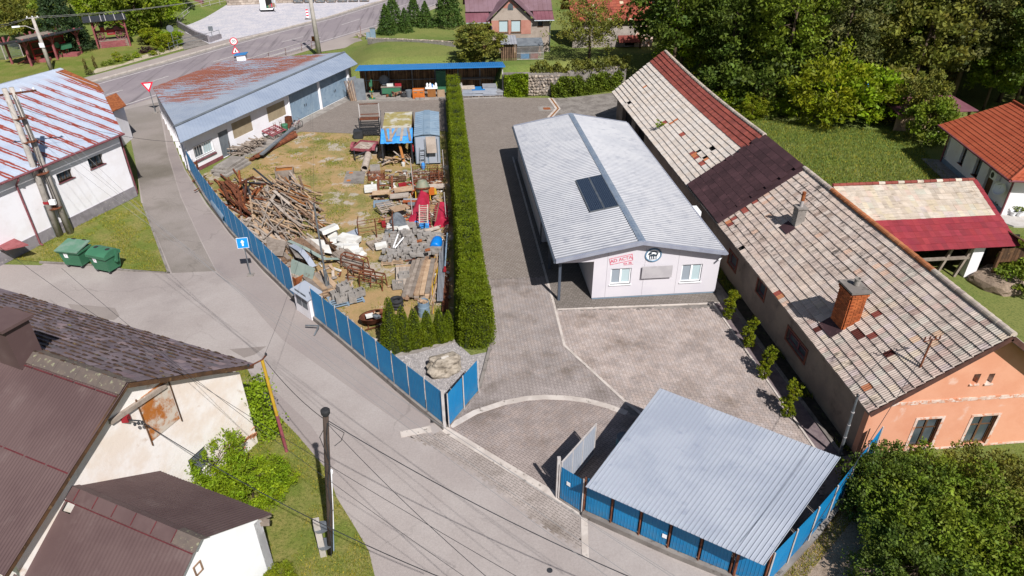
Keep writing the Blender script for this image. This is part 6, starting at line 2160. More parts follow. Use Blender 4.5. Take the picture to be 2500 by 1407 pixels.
 MB().box(x1-1.3,x1-.5,y0+.7,y0+1.5,zb,zb+.7).bd('kennel_box',MT.tile_red,S)
build_villa()
def build_clay_barn():
 zb=2.2
 T=thing('clay_roof_barn','old plastered barn with bright orange clay tile roof behind the trees','barn',(20,82,zb))
 yE=80.5
 ze=WB(1500,52,yE).z
 x0,x1=WB(1396,48,yE).x,WB(1606,55,yE).x
 V=Vr((0,4.2,3.3))
 nv,tw=13,.42
 tl=V.length/nv
 nu=int((x1-x0)/tw)
 MB().slab([(x0,yE+.08,ze-.03),(x1,yE+.08,ze-.03),(x1,yE+4.2,ze+3.25),(x0,yE+4.2,ze+3.25)],.08).bd('roof_deck',MT.dark_in,T)
 tiles(T,(x0,yE,ze),(1,0,0),V,nu,nv,tw,tl,lambda i,j,rg:('tile_white',(1.1,1.05,.95))if rg.random()<.03 else('tile_barn',gray(rg,.75,1.2,.06)),51,ribs=2,h=.03,th=.04)
 MB().slab([(x0,yE+4.2,ze+3.3),(x1,yE+4.2,ze+3.3),(x1,yE+8.4,ze),(x0,yE+8.4,ze)],.08).bd('rear_roof_slope',MT.tile_barn,T)
 yw=yE+.5
 xd0,xd1=WB(1526,100,yw).x,WB(1557,100,yw).x
 zd=WB(1540,96,yw).z
 hwall((x0+.3,yw),(x1-.3,yw),0,ze-.05,[(xd0-x0-.3,xd1-x0-.3,zb+.1,zd)],.35).bd('front_wall',MT.barn_wall,T)
 MB().box(x1-.5,x1-.2,yw+.35,yw+7,0,ze).bd('end_wall',MT.white_wall,T)
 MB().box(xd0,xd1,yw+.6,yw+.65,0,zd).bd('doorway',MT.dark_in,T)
 MB().slab([(xd0-.9,yw-1.0,zd-.15),(xd1+.2,yw-1.0,zd-.15),(xd1+.2,yw-.02,zd+.45),(xd0-.9,yw-.02,zd+.45)],.06).bd('canopy',MT.tile_red,T)
 MB().box(xd1-.02,xd1+.12,yw-1.0,yw-.86,zb-.3,zd-.15).bd('canopy_post',MT.wood_dark,T)
 MB().box(x1-2.4,x1-.25,yw-.04,yw-.002,zb-.5,zb+2.4).bd('white_patch',MT.flake,T)
build_clay_barn()
def build_brown_shed():
 p=W(2265,318)
 T=thing('brown_shed','small timber shed with dark maroon roof half hidden by a bush','shed',(p.x,p.y,0))
 x0,x1,y0=WB(2178,300,p.y).x,WB(2368,300,p.y).x,p.y
 z=WB(2270,268,y0).z
 MB().slab([(x0,y0-.5,z-.15),(x1,y0-.5,z-.05),(x1-.3,y0+3,z+.35),(x0+.4,y0+3,z+.25)],.08).bd('roof',MT.maroon_roof,T)
 n=16
 for k in range(n):
  a=x0+.3+(x1-x0-1.6)*.55*k/n
  MB().box(a,a+(x1-x0-1.6)*.55/n-.015,y0,y0+.03,0,z-.15).bd('board',MT.wood_tan,T)
 MB().box(x0+.3,x1-.5,y0+2.6,y0+2.7,0,z).bd('back_wall',MT.wood_dark,T)
 for xx in(x0+(x1-x0)*.62,x1-.4):
  MB().box(xx,xx+.14,y0,y0+.14,0,z-.1).bd('post',MT.wood_dark,T)
 rg=random.Random(6)
 me=[MB().box(-.9,.9,-.08,.08,0,.05).mesh('stacked_board',MT.wood_pale)]
 for k in range(14):
  link('stacked_board',me[0],None,M=TR((x0+(x1-x0)*.62+rg.uniform(0,1.5),y0-.9+rg.uniform(-.3,.3),.05+.05*(k//4)),rg.uniform(-.3,.3)),label='pale board stacked on the ground in front of the maroon roofed shed',cat='board',group='boards by the maroon roofed shed')
build_brown_shed()
# ------------------------------------------------------------------ planting
def stone_mesh(name,mat,seed,sx=1,sy=1,sz=1,rough=.25,n=2):
 import bmesh
 bm=bmesh.new()
 bmesh.ops.create_icosphere(bm,subdivisions=n,radius=.5)
 for v in bm.verts:
  k=1+rough*noise.noise(v.co*2.3+Vr((seed*3.7,seed,0)))+rough*.5*noise.noise(v.co*5.1+Vr((0,seed,2)))
  c=v.co*k
  m=max(abs(c.x),abs(c.y),abs(c.z))
  c=c.lerp(c*(.5/m),.35)
  v.co=Vr((c.x*sx,c.y*sy,c.z*sz))
 me=bpy.data.meshes.new(name)
 bm.to_mesh(me)
 bm.free()
 me.materials.append(mat)
 ca=me.color_attributes.new('tint','FLOAT_COLOR','POINT')
 ca.data.foreach_set('color',np.ones(4*len(me.vertices),'f'))
 return me
def build_hedge():
 x0,x1,y0,y1,h=.18,1.72,26.75,67.2,3.0
 T=thing('thuja_hedge','long clipped bright green thuja hedge beside the paved driveway','hedge',((x0+x1)/2,(y0+y1)/2,0))
 m=MB()
 k=.22
 for a,b in((y0+k,y1-k),):
  vs=[]
  n=60
  for i in range(n+1):
   y=a+(b-a)*i/n
   s=.06*math.sin(y*2.1)+.05*math.sin(y*5.3)
   vs+=[(x0+k+s,y,0),(x1-k+s,y,0),(x1-k-.26+s,y,h-.5),(x0+k+.26+s,y,h-.5)]
  fs=[]
  for i in range(n):
   for q in range(4):
    fs.append((4*i+q,4*i+(q+1)%4,4*i+4+(q+1)%4,4*i+4+q))
  fs+=[(3,2,1,0),(4*n,4*n+1,4*n+2,4*n+3)]
  m.add(vs,fs)
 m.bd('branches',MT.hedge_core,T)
 rg=np.random.default_rng(3)
 N=120000
 y=y0+(y1-y0)*rg.random(N)**1.5
 t=rg.random(N)
 face=rg.choice(4,N,p=[.32,.32,.30,.06])
 bul=.10*np.sin(y*2.6)+.07*np.sin(y*6.1+1)+.05*np.sin(y*13.0)
 z=h*t**.9
 tap=.26*(z/h)**2.5
 tid=np.floor(y/.62)
 hsh=np.abs(np.sin(tid*78.233)*43758.5453)%1.0
 rt=(y/.62-tid-.5)
 gap=.16*(np.abs(rt)*2)**3+.12*(hsh-.5)
 fat=.16*np.exp(-((y-y0-1.2)/1.6)**2)
 htop=h+.32*(hsh-.5)-.16*(np.abs(rt)*2)**2+1.3*fat
 z=htop*t**.9
 x=np.where(face==0,x0+tap+bul*.4+gap-fat,np.where(face==1,x1-tap+bul*.4-gap+fat,x0+.2+(x1-x0-.4)*rg.random(N)))
 z=np.where(face==2,htop-.12+.10*np.sin(y*3.1)*np.sin(x*6)+rg.normal(0,.05,N),z)
 xe=x0+(x1-x0)*rg.random(N)
 ang=(xe-(x0+x1)/2)/((x1-x0)/2)
 y=np.where(face==3,np.where(rg.random(N)<.9,y0+.55*np.abs(ang)**2.4+.2*(z/h)**3,y1),y)
 x=np.where(face==3,xe,x)
 depth=rg.random(N)**2*.22
 nx=np.where(face==0,-1.0,np.where(face==1,1.0,0.0))
 ny=np.where(face==3,-1.0,0.0)
 nz=np.where(face==2,1.0,.25)
 x=x-nx*depth+rg.normal(0,.035,N)
 y=y-ny*depth+rg.normal(0,.02,N)
 ok=(y-y0)>.5*np.clip(np.abs((x-(x0+x1)/2)/((x1-x0)/2))-.55,0,1)*1.2
 O=np.stack([nx,ny,nz+.7],1)
 tree_id=np.floor(y/.62)
 tt=.86+.28*np.abs(np.sin(tree_id*12.9898))
 cl=1+.18*np.sin(y*7.0+z*4)*np.sin(z*6.0+x*5)
 T3=np.stack([tt*cl*1.0,tt*cl,tt*cl*.9],1)
 P=np.stack([x,y,z],1)[ok]
 me=leaf_mesh('foliage',MT.leaf_thuja,P,.085,5,.5,.5,T3[ok],O[ok])
 link('foliage',me,T)
build_hedge()
def thuja_cone(key,h,r,seed,n=5200,leaf=.085):
 rg=np.random.default_rng(seed)
 t=1-np.sqrt(rg.random(n))*.985
 z=h*(.02+.98*t)
 prof=(1-t)**.72*(1-.25*np.exp(-t*9))
 a=rg.uniform(0,6.283,n)
 rr=r*prof*(1+.12*np.sin(a*3+z*4)+.07*np.sin(a*7-z*6))*(1-.25*rg.random(n)**2)+.02
 P=np.stack([np.cos(a)*rr,np.sin(a)*rr,z],1)
 O=np.stack([np.cos(a),np.sin(a),.9*np.ones(n)],1)
 T=np.repeat((.9+.25*np.sin(a*4+z*7)*np.sin(z*5))[:,None],3,1)
 crown=leaf_mesh('crown',MT.leaf_thuja,P,leaf,seed,.6,.5,T,O)
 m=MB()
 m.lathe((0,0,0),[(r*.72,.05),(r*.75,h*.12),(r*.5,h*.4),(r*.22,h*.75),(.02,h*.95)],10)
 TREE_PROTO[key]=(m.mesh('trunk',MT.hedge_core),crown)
cones=[((945,722),(960,866),'tallest'),((980,745),(988,860),''),((1010,750),(1016,853),''),((1040,757),(1046,848),''),((1070,753),(1075,842),''),((1094,757),(1097,835),'')]
ords=['leftmost','second from the left','third from the left','fourth from the left','fifth from the left','rightmost and slimmest']
for i,(tp,bs,_)in enumerate(cones):
 g=W(bs[0],bs[1]-8)
 h=ZAT(tp[0],tp[1],g)
 thuja_cone('cone%d'%i,h,(.6,.56,.52,.48,.48,.4)[i],70+i)
 plant('cone%d'%i,'thuja',(g.x,g.y,0),'conical green thuja, %s in the row of six by the gravel bed'%ords[i],'thuja','six conical thujas by the gravel bed')
for i,(bs,tp,lab)in enumerate((((1778,778),(1788,716),'nearest the hall'),((1824,850),(1836,786),'second from the hall'),((1864,922),(1874,855),'third from the hall'),((1922,1016),(1940,938),'nearest the carport'))):
 g=W(*bs)
 h=ZAT(*tp,g)+.1
 P_,T_,O_=[],[],[]
 rg=np.random.default_rng(90+i)
 for k in range(4):
  a,b,c,_c2=crown_points(.26,.26,.26,34,26,.09,91+i*7+k,-1,.7)
  a=a+np.array([.10*math.sin(k*2.2+i)+.12*(k/3-.5),.12*(k/3),.32+(h-.62)*k/3])
  P_.append(a)
  T_.append(b)
  O_.append(c)
 me=leaf_mesh('crown',MT.leaf_lime,np.concatenate(P_),.085,95+i,.3,.5,np.concatenate(T_)*.8,np.concatenate(O_))
 S=thing('clipped_shrub','small bushy evergreen on the red gravel strip, %s'%lab,'shrub',g,0,'evergreens on the red gravel strip')
 link('crown',me,S,True)
 MB().cyl((0,0,-.05),(.08,.08,h*.8),.03,.015,6).bd('stem',MT.bark,S,True)
make_tree('broad_a',13,4.0,5.0,.42,'leaf_dark',230,42,.85,101,.22,base=8.2)
make_tree('broad_b',15,3.6,6.0,.40,'leaf_mid',230,42,.8,102,.22,base=9.0)
make_tree('broad_c',11,3.8,4.2,.40,'leaf_olive',200,42,.8,103,.2,base=6.6)
make_tree('broad_d',14,3.4,6.2,.36,'leaf_grey',210,34,.9,104,.2,base=8.0,shell=.35)
make_tree('bush_a',3.4,1.9,1.5,.24,'leaf_mid',130,40,.42,105,.06,base=1.7,low=-.9,nb=9)
make_tree('bush_b',3.0,1.7,1.4,.20,'leaf_bright',120,44,.40,106,.05,base=1.5,low=-.9,nb=9,aspect=.42)
make_tree('bush_c',2.6,1.9,1.25,.22,'leaf_dark',140,44,.40,107,.06,base=1.2,low=-.9,nb=9)
make_tree('magnolia',6,2.6,2.9,.30,'leaf_olive',170,46,.55,108,.12,base=3.0,low=-.95)
make_tree('sparse',7,3.6,3.2,.22,'leaf_olive',210,36,.62,109,.14,base=4.2,shell=.25,low=-.85,nb=16)
make_tree('near_bush',2.9,2.1,1.5,.125,'leaf_mid',330,52,.34,110,.06,base=1.35,low=-.9,nb=12,shell=.5)
make_tree('near_bright',2.0,1.25,1.0,.115,'leaf_bright',190,50,.26,111,.04,base=1.05,low=-.9,nb=12,aspect=.38)
make_conifer('spruce',11,2.6,'needle',9000,112,.34)
make_conifer('fir',9,2.1,'needle_green',7500,113,.32)
make_conifer('juniper',3.6,1.4,'needle_green',3200,114,.26,skirt=.02,power=.75)
rg=random.Random(77)
bound=[(20.5,65.5),(24,66),(30.5,63.5),(34,60),(40,59),(48,57.5),(56,55),(70,52),(110,52)]
def edge_y(x):
 for(a,b),(c,d_)in zip(bound[:-1],bound[1:]):
  if a<=x<=c:
   return b+(d_-b)*(x-a)/(c-a)
 return 999
spots=[]
tries=0
while tries<9000:
 tries+=1
 x,y=rg.uniform(22,100),rg.uniform(56,128)
 if y<edge_y(x)+2.6 or(x<31 and y>73):
  continue
 if x>y*1.12+6:
  continue
 dmin=4.4+(y-60)*.035
 if all((x-a)**2+(y-b)**2>dmin**2 for a,b in spots):
  spots.append((x,y))
spots.sort(key=lambda q:q[0]**2+q[1]**2)
kinds=[('broad_a','dark green'),('broad_b','mid green'),('broad_d','grey green'),('broad_c','olive green')]
for i,(x,y)in enumerate(spots):
 f=(x-22)/60
 w=[.5-.3*f,.25,.35 if 34<x<52 else.1,.05+.45*f]
 key,nm=rg.choices(kinds,w)[0]
 cm=None
 if x>55 and rg.random()<.35:
  cm,nm='leaf_rust','russet'
 plant(key,'woodland_tree',(x,y,hz(x,y)-.1),'%s deciduous tree in the wood at the upper right'%nm,'tree','trees of the wood at the upper right',rg.uniform(.8,1.12),crown_mat=cm)
for(px,py,key,sc,cm,lab)in((1655,205,'broad_b',(.8,.8,.72),'leaf_bright','fresh light green tree behind the far end of the tiled roof'),(1702,212,'broad_b',(.62,.62,.52),'leaf_lime','yellow green young tree against the ridge of the tiled roof'),(1768,250,'bush_c',1.7,None,'dark bush in the shade at the wood edge behind the red tile band'),(1850,262,'bush_c',1.9,None,'dark low tree in the shade beside the pale dry shrub'),(2010,300,'bush_b',(2.1,2.1,2.0),'leaf_lime','large yellow green bush in front of the dark wood'),(2085,296,'bush_a',(1.8,1.8,1.6),'leaf_bright','bright bush right of the yellow green bush at the wood edge'),(2170,290,'bush_a',1.5,'leaf_olive','olive bush left of the maroon roofed shed'),(2262,352,'bush_a',(1.0,1.0,1.25),'leaf_mid','green bush standing in front of the maroon roofed shed'),(2240,330,'broad_c',(.42,.42,.5),'leaf_olive','small olive tree growing over the maroon roofed shed'),(2400,268,'broad_c',.62,'leaf_mid','green tree behind the orange roof ridge'),(2470,272,'broad_c',.7,'leaf_bright','bright green tree at the right edge behind the orange roof'),(2300,235,'broad_c',.75,'leaf_rust','russet leaved tree above the orange roof'),(2180,200,'broad_d',.7,'leaf_lime','thin yellow green tree at the clearing in the wood'),(1915,285,'bush_b',.7,'leaf_bright','small upright young tree on the meadow edge'),(1785,268,'bush_b',(.9,.9,.8),'leaf_bright','bright shrub just behind the ridge of the red tile band'),(1835,290,'bush_b',(.8,.8,.7),'leaf_lime','yellow green shrub at the upper left corner of the meadow'),(1870,275,'bush_b',(.55,.55,.65),'leaf_rust','pale dry brown shrub at the meadow edge')):
 g=W(px,py)
 g.z=hz(g.x,g.y)-.1
 plant(key,'edge_bush' if 'bush' in key else 'edge_tree',g,lab,'bush' if 'bush' in key else 'tree','trees and bushes at the wood edge',sc,crown_mat=cm)
g=WB(1170,150,76.8)
plant('magnolia','evergreen_tree',(g.x,76.8,2.0),'round glossy evergreen tree behind the right end of the blue shed roof','tree',None,(1.0,1.0,ZAT(1165,66,(g.x,76.8))/6*.68))
g=WB(1435,190,74.6)
plant('sparse','fruit_tree',(g.x,74.6,2.0),'loose spreading fruit tree above the ivy covered wall','tree',None,(1.02,1.02,.95))
g=W(1095,66)
plant('fir','spruce',(g.x,g.y,hz(g.x,g.y)),'dense green spruce on the lawn left of the villa','tree',None,1.05)
for i,(px,py,s)in enumerate(((945,83,1.1),(962,66,1.25),(990,78,.9),(1012,62,1.15),(1040,66,1.0))):
 g=W(px,py)
 plant('juniper','juniper',(g.x,g.y,0),'dark juniper on the roadside lawn, %s'%('nearest the road box','second from the road box','third from the road box','fourth from the road box','nearest the spruce')[i],'shrub','junipers on the lawn by the road',s)
for i,(px,py,key,sc,cm,lab)in enumerate(((1385,30,'broad_c',.45,'leaf_mid','green tree between the villa and the clay roofed barn'),)):
 g=W(px,py)
 plant(key,'garden_tree',(g.x,g.y,hz(g.x,g.y)),lab,'tree',None,sc,crown_mat=cm)
for i,(px,py,sc,cm,lab)in enumerate(((2165,1195,(.78,.78,.9),'leaf_dark','dark green bush touching the blue side fence'),(2300,1205,(.85,.85,.8),'leaf_mid','bush below the left window of the peach gable'),(2440,1215,(.9,.9,.85),'leaf_olive','olive bush below the right window of the peach gable'),(2260,1300,(1.0,1.0,.95),'leaf_mid','large bush in the middle of the lower right thicket'),(2420,1330,(1.15,1.15,1.0),'leaf_mid','large bush at the lower right edge'),(2230,1400,(.85,.85,.85),'leaf_dark','dark bush at the bottom by the dirt track'),(2560,1290,(1.1,1.1,1.0),'leaf_olive','bush cut off by the right edge'))):
 g=W(px,py,1.1)
 plant('near_bush','thicket_bush',(g.x,g.y,-.05),lab,'bush','thicket at the lower right',sc,crown_mat=cm)
for i,(px,py,sc,lab)in enumerate(((525,1140,1.0,'bright green elder bush in front of the shuttered opening of the cream gable'),(610,1180,(1.0,1.0,.8),'bright green elder bush beside the corrugated annex roof'),(668,1160,(.62,.62,.7),'smaller bright green bush on the grass verge'))):
 g=W(px,py,.9)
 plant('near_bright','elder_bush',(g.x,g.y,0),lab,'bush','bright bushes at the farmhouse',sc)
g=W(690,1400,.3)
plant('near_bright','elder_bush',(g.x-.1,g.y-.35,-.3),'low yellow green shrub at the bottom edge beside the white annex','bush','bright bushes at the farmhouse',(.6,.6,.45),crown_mat='leaf_lime')
rg=np.random.default_rng(44)
c0,c1=W(640,1045),W(618,985)
S=thing('vine','green climbing vine on the street corner of the cream farmhouse','vine',(c0.x,c0.y,0))
n=2600
t=rg.random(n)
base=np.array([-7.95,21.75,0])
P=base+np.stack([rg.normal(0,.22,n)-t*.1,rg.normal(.05,.26,n),t*2.9],1)
P[:,0]+=.18*np.sin(P[:,2]*3)
link('foliage',leaf_mesh('foliage',MT.leaf_bright,P,.13,45,.2,.6),S)
MB().tube([(-7.98,21.6,0),(-7.9,21.7,1.2),(-8.0,21.75,2.6)],.025,5).bd('stem',MT.bark,S)
# ------------------------------------------------------------------ retaining wall, ivy
T=thing('retaining_wall','rubble stone retaining wall below the villa garden','wall',(12,70,0))
MB().prism([(6.05,69.9),(12,69.6),(19.5,72.6),(19.5,73.4),(12,70.6),(6.05,70.9)],0,2.15).bd('wall_core',MT.kerb_grey,T)
sm_=[stone_mesh('stone',MT.rubble,k,1,.7,.8,.35,1)for k in range(7)]
rgs=random.Random(15)
for row in range(7):
 x=8.3+rgs.uniform(0,.2)
 z=.14+row*.30
 while x<11.6:
  s=rgs.uniform(.28,.5)
  link('stone',sm_[rgs.randrange(7)],T,M=TR((x,69.72+rgs.uniform(-.05,.05),z+rgs.uniform(-.05,.05)),rgs.uniform(0,6),0,0,(s*1.1,s,s*.95)))
  x+=s*.82
for k in range(26):
 x=rgs.uniform(11.5,18.5)
 s=rgs.uniform(.25,.5)
 link('stone',sm_[rgs.randrange(7)],T,M=TR((x,69.75+max(0,x-12)*.4+rgs.uniform(-.1,.1),rgs.uniform(1.6,2.2)),rgs.uniform(0,6),0,0,(s,s,s)))
def ivy(label,pts,z0,z1,n,mat,seed,thick=.25,leaf=.16,jag=.25):
 rg=np.random.default_rng(seed)
 S=thing('ivy',label,'ivy',(pts[0][0],pts[0][1],0))
 seg=np.array([(b[0]-a[0],b[1]-a[1])for a,b in zip(pts[:-1],pts[1:])])
 L=np.hypot(seg[:,0],seg[:,1])
 k=rg.choice(len(L),n,p=L/L.sum())
 u=rg.random(n)
 A0=np.array([p[:2]for p in pts])[k]
 xy=A0+seg[k]*u[:,None]
 s=(np.cumsum(L)-L)[k]+u*L[k]
 top=z1-jag*(.5+.5*np.sin(s*1.7+seed))*(.5+.5*np.sin(s*3.9))
 z=z0+(top-z0)*rg.random(n)**.85
 nr=np.stack([seg[k][:,1],-seg[k][:,0]],1)/L[k][:,None]
 d=rg.random(n)*thick+.06*np.sin(s*5+z*4)
 P=np.concatenate([xy+nr*d[:,None],z[:,None]],1)
 O=np.concatenate([nr,np.full((n,1),.5)],1)
 tt=.8+.35*np.sin(s*4+z*5)*np.sin(z*3)
 link('foliage',leaf_mesh('foliage',MT[mat],P,leaf,seed,.2,.7,np.repeat(tt[:,None],3,1),O),S)
 m=MB()
 for j in range(6):
  q=j/6+.08
  i0=int(q*len(L))
  a=Vr((*pts[i0][:2],0)).lerp(Vr((*pts[i0+1][:2],0)),q*len(L)-i0)
  m.tube([a,a+Vr((.1,-.05,(z1-z0)*.5)),a+Vr((-.1,0,z1-z0))],.02,5)
 m.bd('stem',MT.bark,S)
ivy('dense green ivy panel at the right end of the blue roofed shed',[(6.15,69.8),(8.6,69.65)],0,2.3,5200,'leaf_bright',51,.3,.17,.15)
ivy('ivy and weeds covering the stone wall left of the tiled house',[(10.9,69.5),(13.0,69.6),(16.0,70.8),(18.6,71.9)],0,2.0,7500,'leaf_mid',52,.9,.2,1.0)
ivy('shaded undergrowth along the top of the stone wall',[(9.0,71.6),(13.0,71.3),(19.4,73.6)],2.0,3.2,3800,'leaf_olive',53,1.4,.22,1.1)
# ------------------------------------------------------------------ grass as real blades
def blades(name,poly,n,h,seed,mat,zfun=None,clump=1.0,w=.018,tint=(1,1,1),fall=0.0):
 rg=np.random.default_rng(seed)
 xs=[p[0]for p in poly]
 ys=[p[1]for p in poly]
 pts=[]
 while len(pts)<n:
  X=rg.uniform(min(xs),max(xs),n)
  Y=rg.uniform(min(ys),max(ys),n)
  for x,y in zip(X,Y):
   if inside(x,y,poly)and noise.noise(Vr((x*.7*clump,y*.7*clump,seed)))+noise.noise(Vr((x*2.3,y*2.3,seed+3)))*.5>fall:
    pts.append((x,y,zfun(x,y)if zfun else.015))
    if len(pts)>=n:
     break
 P=np.array(pts)
 a=rg.uniform(0,6.283,n)
 hh=h*rg.uniform(.4,1.25,n)
 ln=rg.uniform(.1,.7,n)*hh
 V=np.empty((n,3,3),'f')
 s=np.stack([np.cos(a),np.sin(a),np.zeros(n)],1)*(w*rg.uniform(.7,1.6,n))[:,None]
 V[:,0]=P-s
 V[:,1]=P+s
 b=rg.uniform(0,6.283,n)
 V[:,2]=P+np.stack([np.cos(b)*ln,np.sin(b)*ln,hh],1)
 me=bpy.data.meshes.new(name)
 me.vertices.add(n*3)
 me.vertices.foreach_set('co',V.ravel())
 me.loops.add(n*3)
 me.loops.foreach_set('vertex_index',np.arange(n*3,dtype='i'))
 me.polygons.add(n)
 me.polygons.foreach_set('loop_start',np.arange(n,dtype='i')*3)
 me.materials.append(MT[mat])
 cc=np.ones((n,3,4),'f')
 k=rg.uniform(.7,1.4,(n,1))
 dry=(rg.random(n)<.25)[:,None]
 cc[:,:,:3]=(np.where(dry,np.array([1.9,1.35,1.1]),np.array([1,1,1.0]))*k*np.array(tint))[:,None,:]
 ca=me.color_attributes.new('tint','FLOAT_COLOR','POINT')
 ca.data.foreach_set('color',cc.ravel())
 me.update(calc_edges=True)
 link(name,me,None,label=None,kind='stuff')
blades('tall_meadow_grass',[(24.5,45),(30,38.5),(36,39),(38.5,48),(41,55),(33,58),(27,61.5),(24.3,58)],40000,.16,1,'blade',clump=.4,w=.026,fall=-.8)
blades('verge_grass_blades',[(p.x,p.y)for p in verge],26000,.09,2,'blade',w=.012,tint=(1.25,1.08,1))
blades('island_grass_blades',[(p.x,p.y)for p in isl],12000,.10,3,'blade',w=.014,tint=(1.25,1.1,1),fall=-.1)
ypoly=[(p.x,p.y)for p in WL([(560,400),(735,325),(935,335),(1085,330),(1105,830),(930,865),(790,790),(650,660),(510,495)])]
blades('yard_weed_blades',ypoly,22000,.10,4,'blade',w=.016,fall=.12,tint=(1.2,1.1,1))
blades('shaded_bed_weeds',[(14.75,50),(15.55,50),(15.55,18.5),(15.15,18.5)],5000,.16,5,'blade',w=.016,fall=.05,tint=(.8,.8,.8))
blades('track_weeds',[(p.x,p.y)for p in WL([(1900,1420),(1990,1312),(2060,1212),(2110,1235),(2000,1370),(1940,1450)])],4200,.07,6,'blade',w=.010,fall=-.35,tint=(1.5,1.15,1.1))
gp=[(p.x,p.y)for p in WL([(915,893),(945,872),(1106,838),(1150,870),(1184,866),(1166,948),(1090,1030)])]
rgs=random.Random(21)
m=MB()
n=0
while n<6500:
 x,y=rgs.uniform(-4.5,1.9),rgs.uniform(21,27.5)
 if not inside(x,y,gp):
  continue
 n+=1
 r=rgs.uniform(.015,.04)
 a=rgs.random()*6
 g_=rgs.uniform(.6,1.25)
 vs=[(x+math.cos(a+2.1*k)*r,y+math.sin(a+2.1*k)*r,.008)for k in range(3)]+[(x+rgs.uniform(-.3,.3)*r,y+rgs.uniform(-.3,.3)*r,.012+r*rgs.uniform(.7,1.2))]
 m.add(vs,[(0,1,3),(1,2,3),(2,0,3)],(g_,g_,g_*rgs.uniform(.95,1.05)))
m.bd('gravel_stones',MT.stone_chip,kind='stuff')
g=W(1085,905)
S=thing('boulder','large pale boulder with a small plaque on the gravel bed','boulder',g)
me=stone_mesh('rock',MT.boulder,4,1.5,1.1,.9,.55,5)
link('rock',me,S,M=TR((g.x,g.y,.34),.3))
MB().mbox(TR((g.x+.08,g.y-.12,.80),.35,R(28)),.36,.22,.03).bd('plaque',pm('plaque_stone',A('#d5cdc4'),A('#c3bab0'),6),S)
# ------------------------------------------------------------------ poles, signs, bins, cables
def cable(label,p,q,sag,r=.012,mat='dark_metal',n=18,group='overhead cables'):
 p,q=Vr(p),Vr(q)
 pts=[]
 for i in range(n+1):
  t=i/n
  v=p.lerp(q,t)
  v.z-=sag*4*t*(1-t)
  pts.append(v)
 MB().tube(pts,r*.72,5).bd('overhead_cable',MT[mat],label=label,cat='cable',group=group)
MT.cable_grey=pm('grey_cable',A('#a8a5a5'),rough=.6)
b1,b2=W(146,577),W(172,570)
h1=ZAT(20,214,b1)
T=thing('double_pole','pair of weathered concrete poles bound together beside the white building','pole',b1)
t1,t2=b1+Vr((.12,-.05,h1)),b2+Vr((-.22,.0,h1-.05))
MB().tube([b1,b1.lerp(t1,.5),t1],[.21,.17,.13],12).bd('shaft',MT.pole_conc,T,smooth=True)
MB().tube([b2,b2.lerp(t2,.5),t2],[.21,.17,.13],12).bd('shaft',MT.pole_conc,T,smooth=True)
for z in(1.9,4.2,6.2,7.6):
 c=b1.lerp(b2,.5)
 MB().lathe((c.x,c.y,z),[(.42,0),(.42,.04)],12).bd('strap',MT.rust,T)
MB().beam(t1+Vr((-1.1,-.5,-.35)),t2+Vr((1.0,.55,-.35)),.08,.1).bd('cross_arm',MT.rust,T)
ins=[]
for k in range(5):
 c=(t1+Vr((-1.0,-.45,-.3))).lerp(t2+Vr((.9,.5,-.3)),k/4)
 ins.append(c+Vr((0,0,.14)))
 MB().lathe(c,[(.03,0),(.06,.06),(.04,.1),(.05,.15)],8).bd('insulator',MT.white_pvc,T)
c=b1.lerp(b2,.5)+Vr((.05,-.28,2.3))
MB().box(c.x-.05,c.x+.3,c.y-.12,c.y+.08,c.z-.05,c.z+.25).bd('junction_box',MT.white_pvc,T)
MB().box(c.x-.4,c.x-.08,c.y-.12,c.y+.08,c.z,c.z+.16).bd('junction_box',MT.red_paint,T)
m=MB()
for k in range(4):
 o=Vr((-.05+.12*k,-.22+.02*k,0))
 m.tube([b1.lerp(b2,.5)+o+Vr((0,0,z))+Vr((.05*math.sin(z*1.7+k),0,0))for z in(2.4,3.6,5.0,6.4,h1-.4)],.018,5)
m.bd('riser_cables',MT.dark_metal,T)
b=W(126,172)
h=ZAT(76,45,b)
T=thing('lamp_pole','concrete street lamp pole rising behind the rust striped roof','street lamp',b)
tp=b+Vr((-.1,0,h))
MB().tube([b,b.lerp(tp,.5),tp],[.24,.2,.15],12).bd('shaft',MT.pole_conc,T,smooth=True)
MB().tube([tp-Vr((0,0,1.3)),tp-Vr((.8,.4,.75)),tp-Vr((1.25,.7,.72))],.04,6).bd('lamp_arm',MT.white_metal,T)
MB().mbox(TR(tp-Vr((1.6,.9,.72)),R(30)),.75,.26,.14).bd('lamp_head',MT.white_pvc,T)
MB().beam(tp+Vr((-.6,-.2,.02)),tp+Vr((.6,.2,.02)),.1,.08).bd('cross_arm',MT.white_metal,T)
for k in(-.5,0,.5):
 MB().lathe(tp+Vr((k,.2*k,.06)),[(.04,0),(.07,.06),(.04,.16)],8).bd('insulator',MT.white_pvc,T)
MB().box(b.x-.26,b.x+.26,b.y-.27,b.y-.2,2.6,3.1).bd('plate',MT.white_pvc,T)
LPT=tp
for k,(dz,lab)in enumerate(((.15,'upper'),(.0,'lower'))):
 cable('pale cable from the lamp pole towards the cobbled lot, %s one'%lab,tp+Vr((.4*k,0,dz)),W(640,-25,7.5-k*.8),.5,.02,'cable_grey')
 cable('pale cable from the lamp pole to the left edge, %s one'%lab,tp+Vr((-.4*k,0,dz)),W(-200,85+14*k,7.6),.35,.02,'cable_grey')
b=W(806,1352)
tp=W(795,1010,6.55)
T=thing('wooden_pole','dark tarred wooden pole on the grass verge with black cap','pole',b)
MB().tube([b,b.lerp(tp,.35)+Vr((.03,0,0)),b.lerp(tp,.7),tp],[.10,.097,.09,.085],12).bd('shaft',MT.pole_wood,T,smooth=True)
MB().lathe(tp,[(.1,-.05),(.13,0),(.14,.12),(.1,.17)],12).bd('cap',MT.black,T)
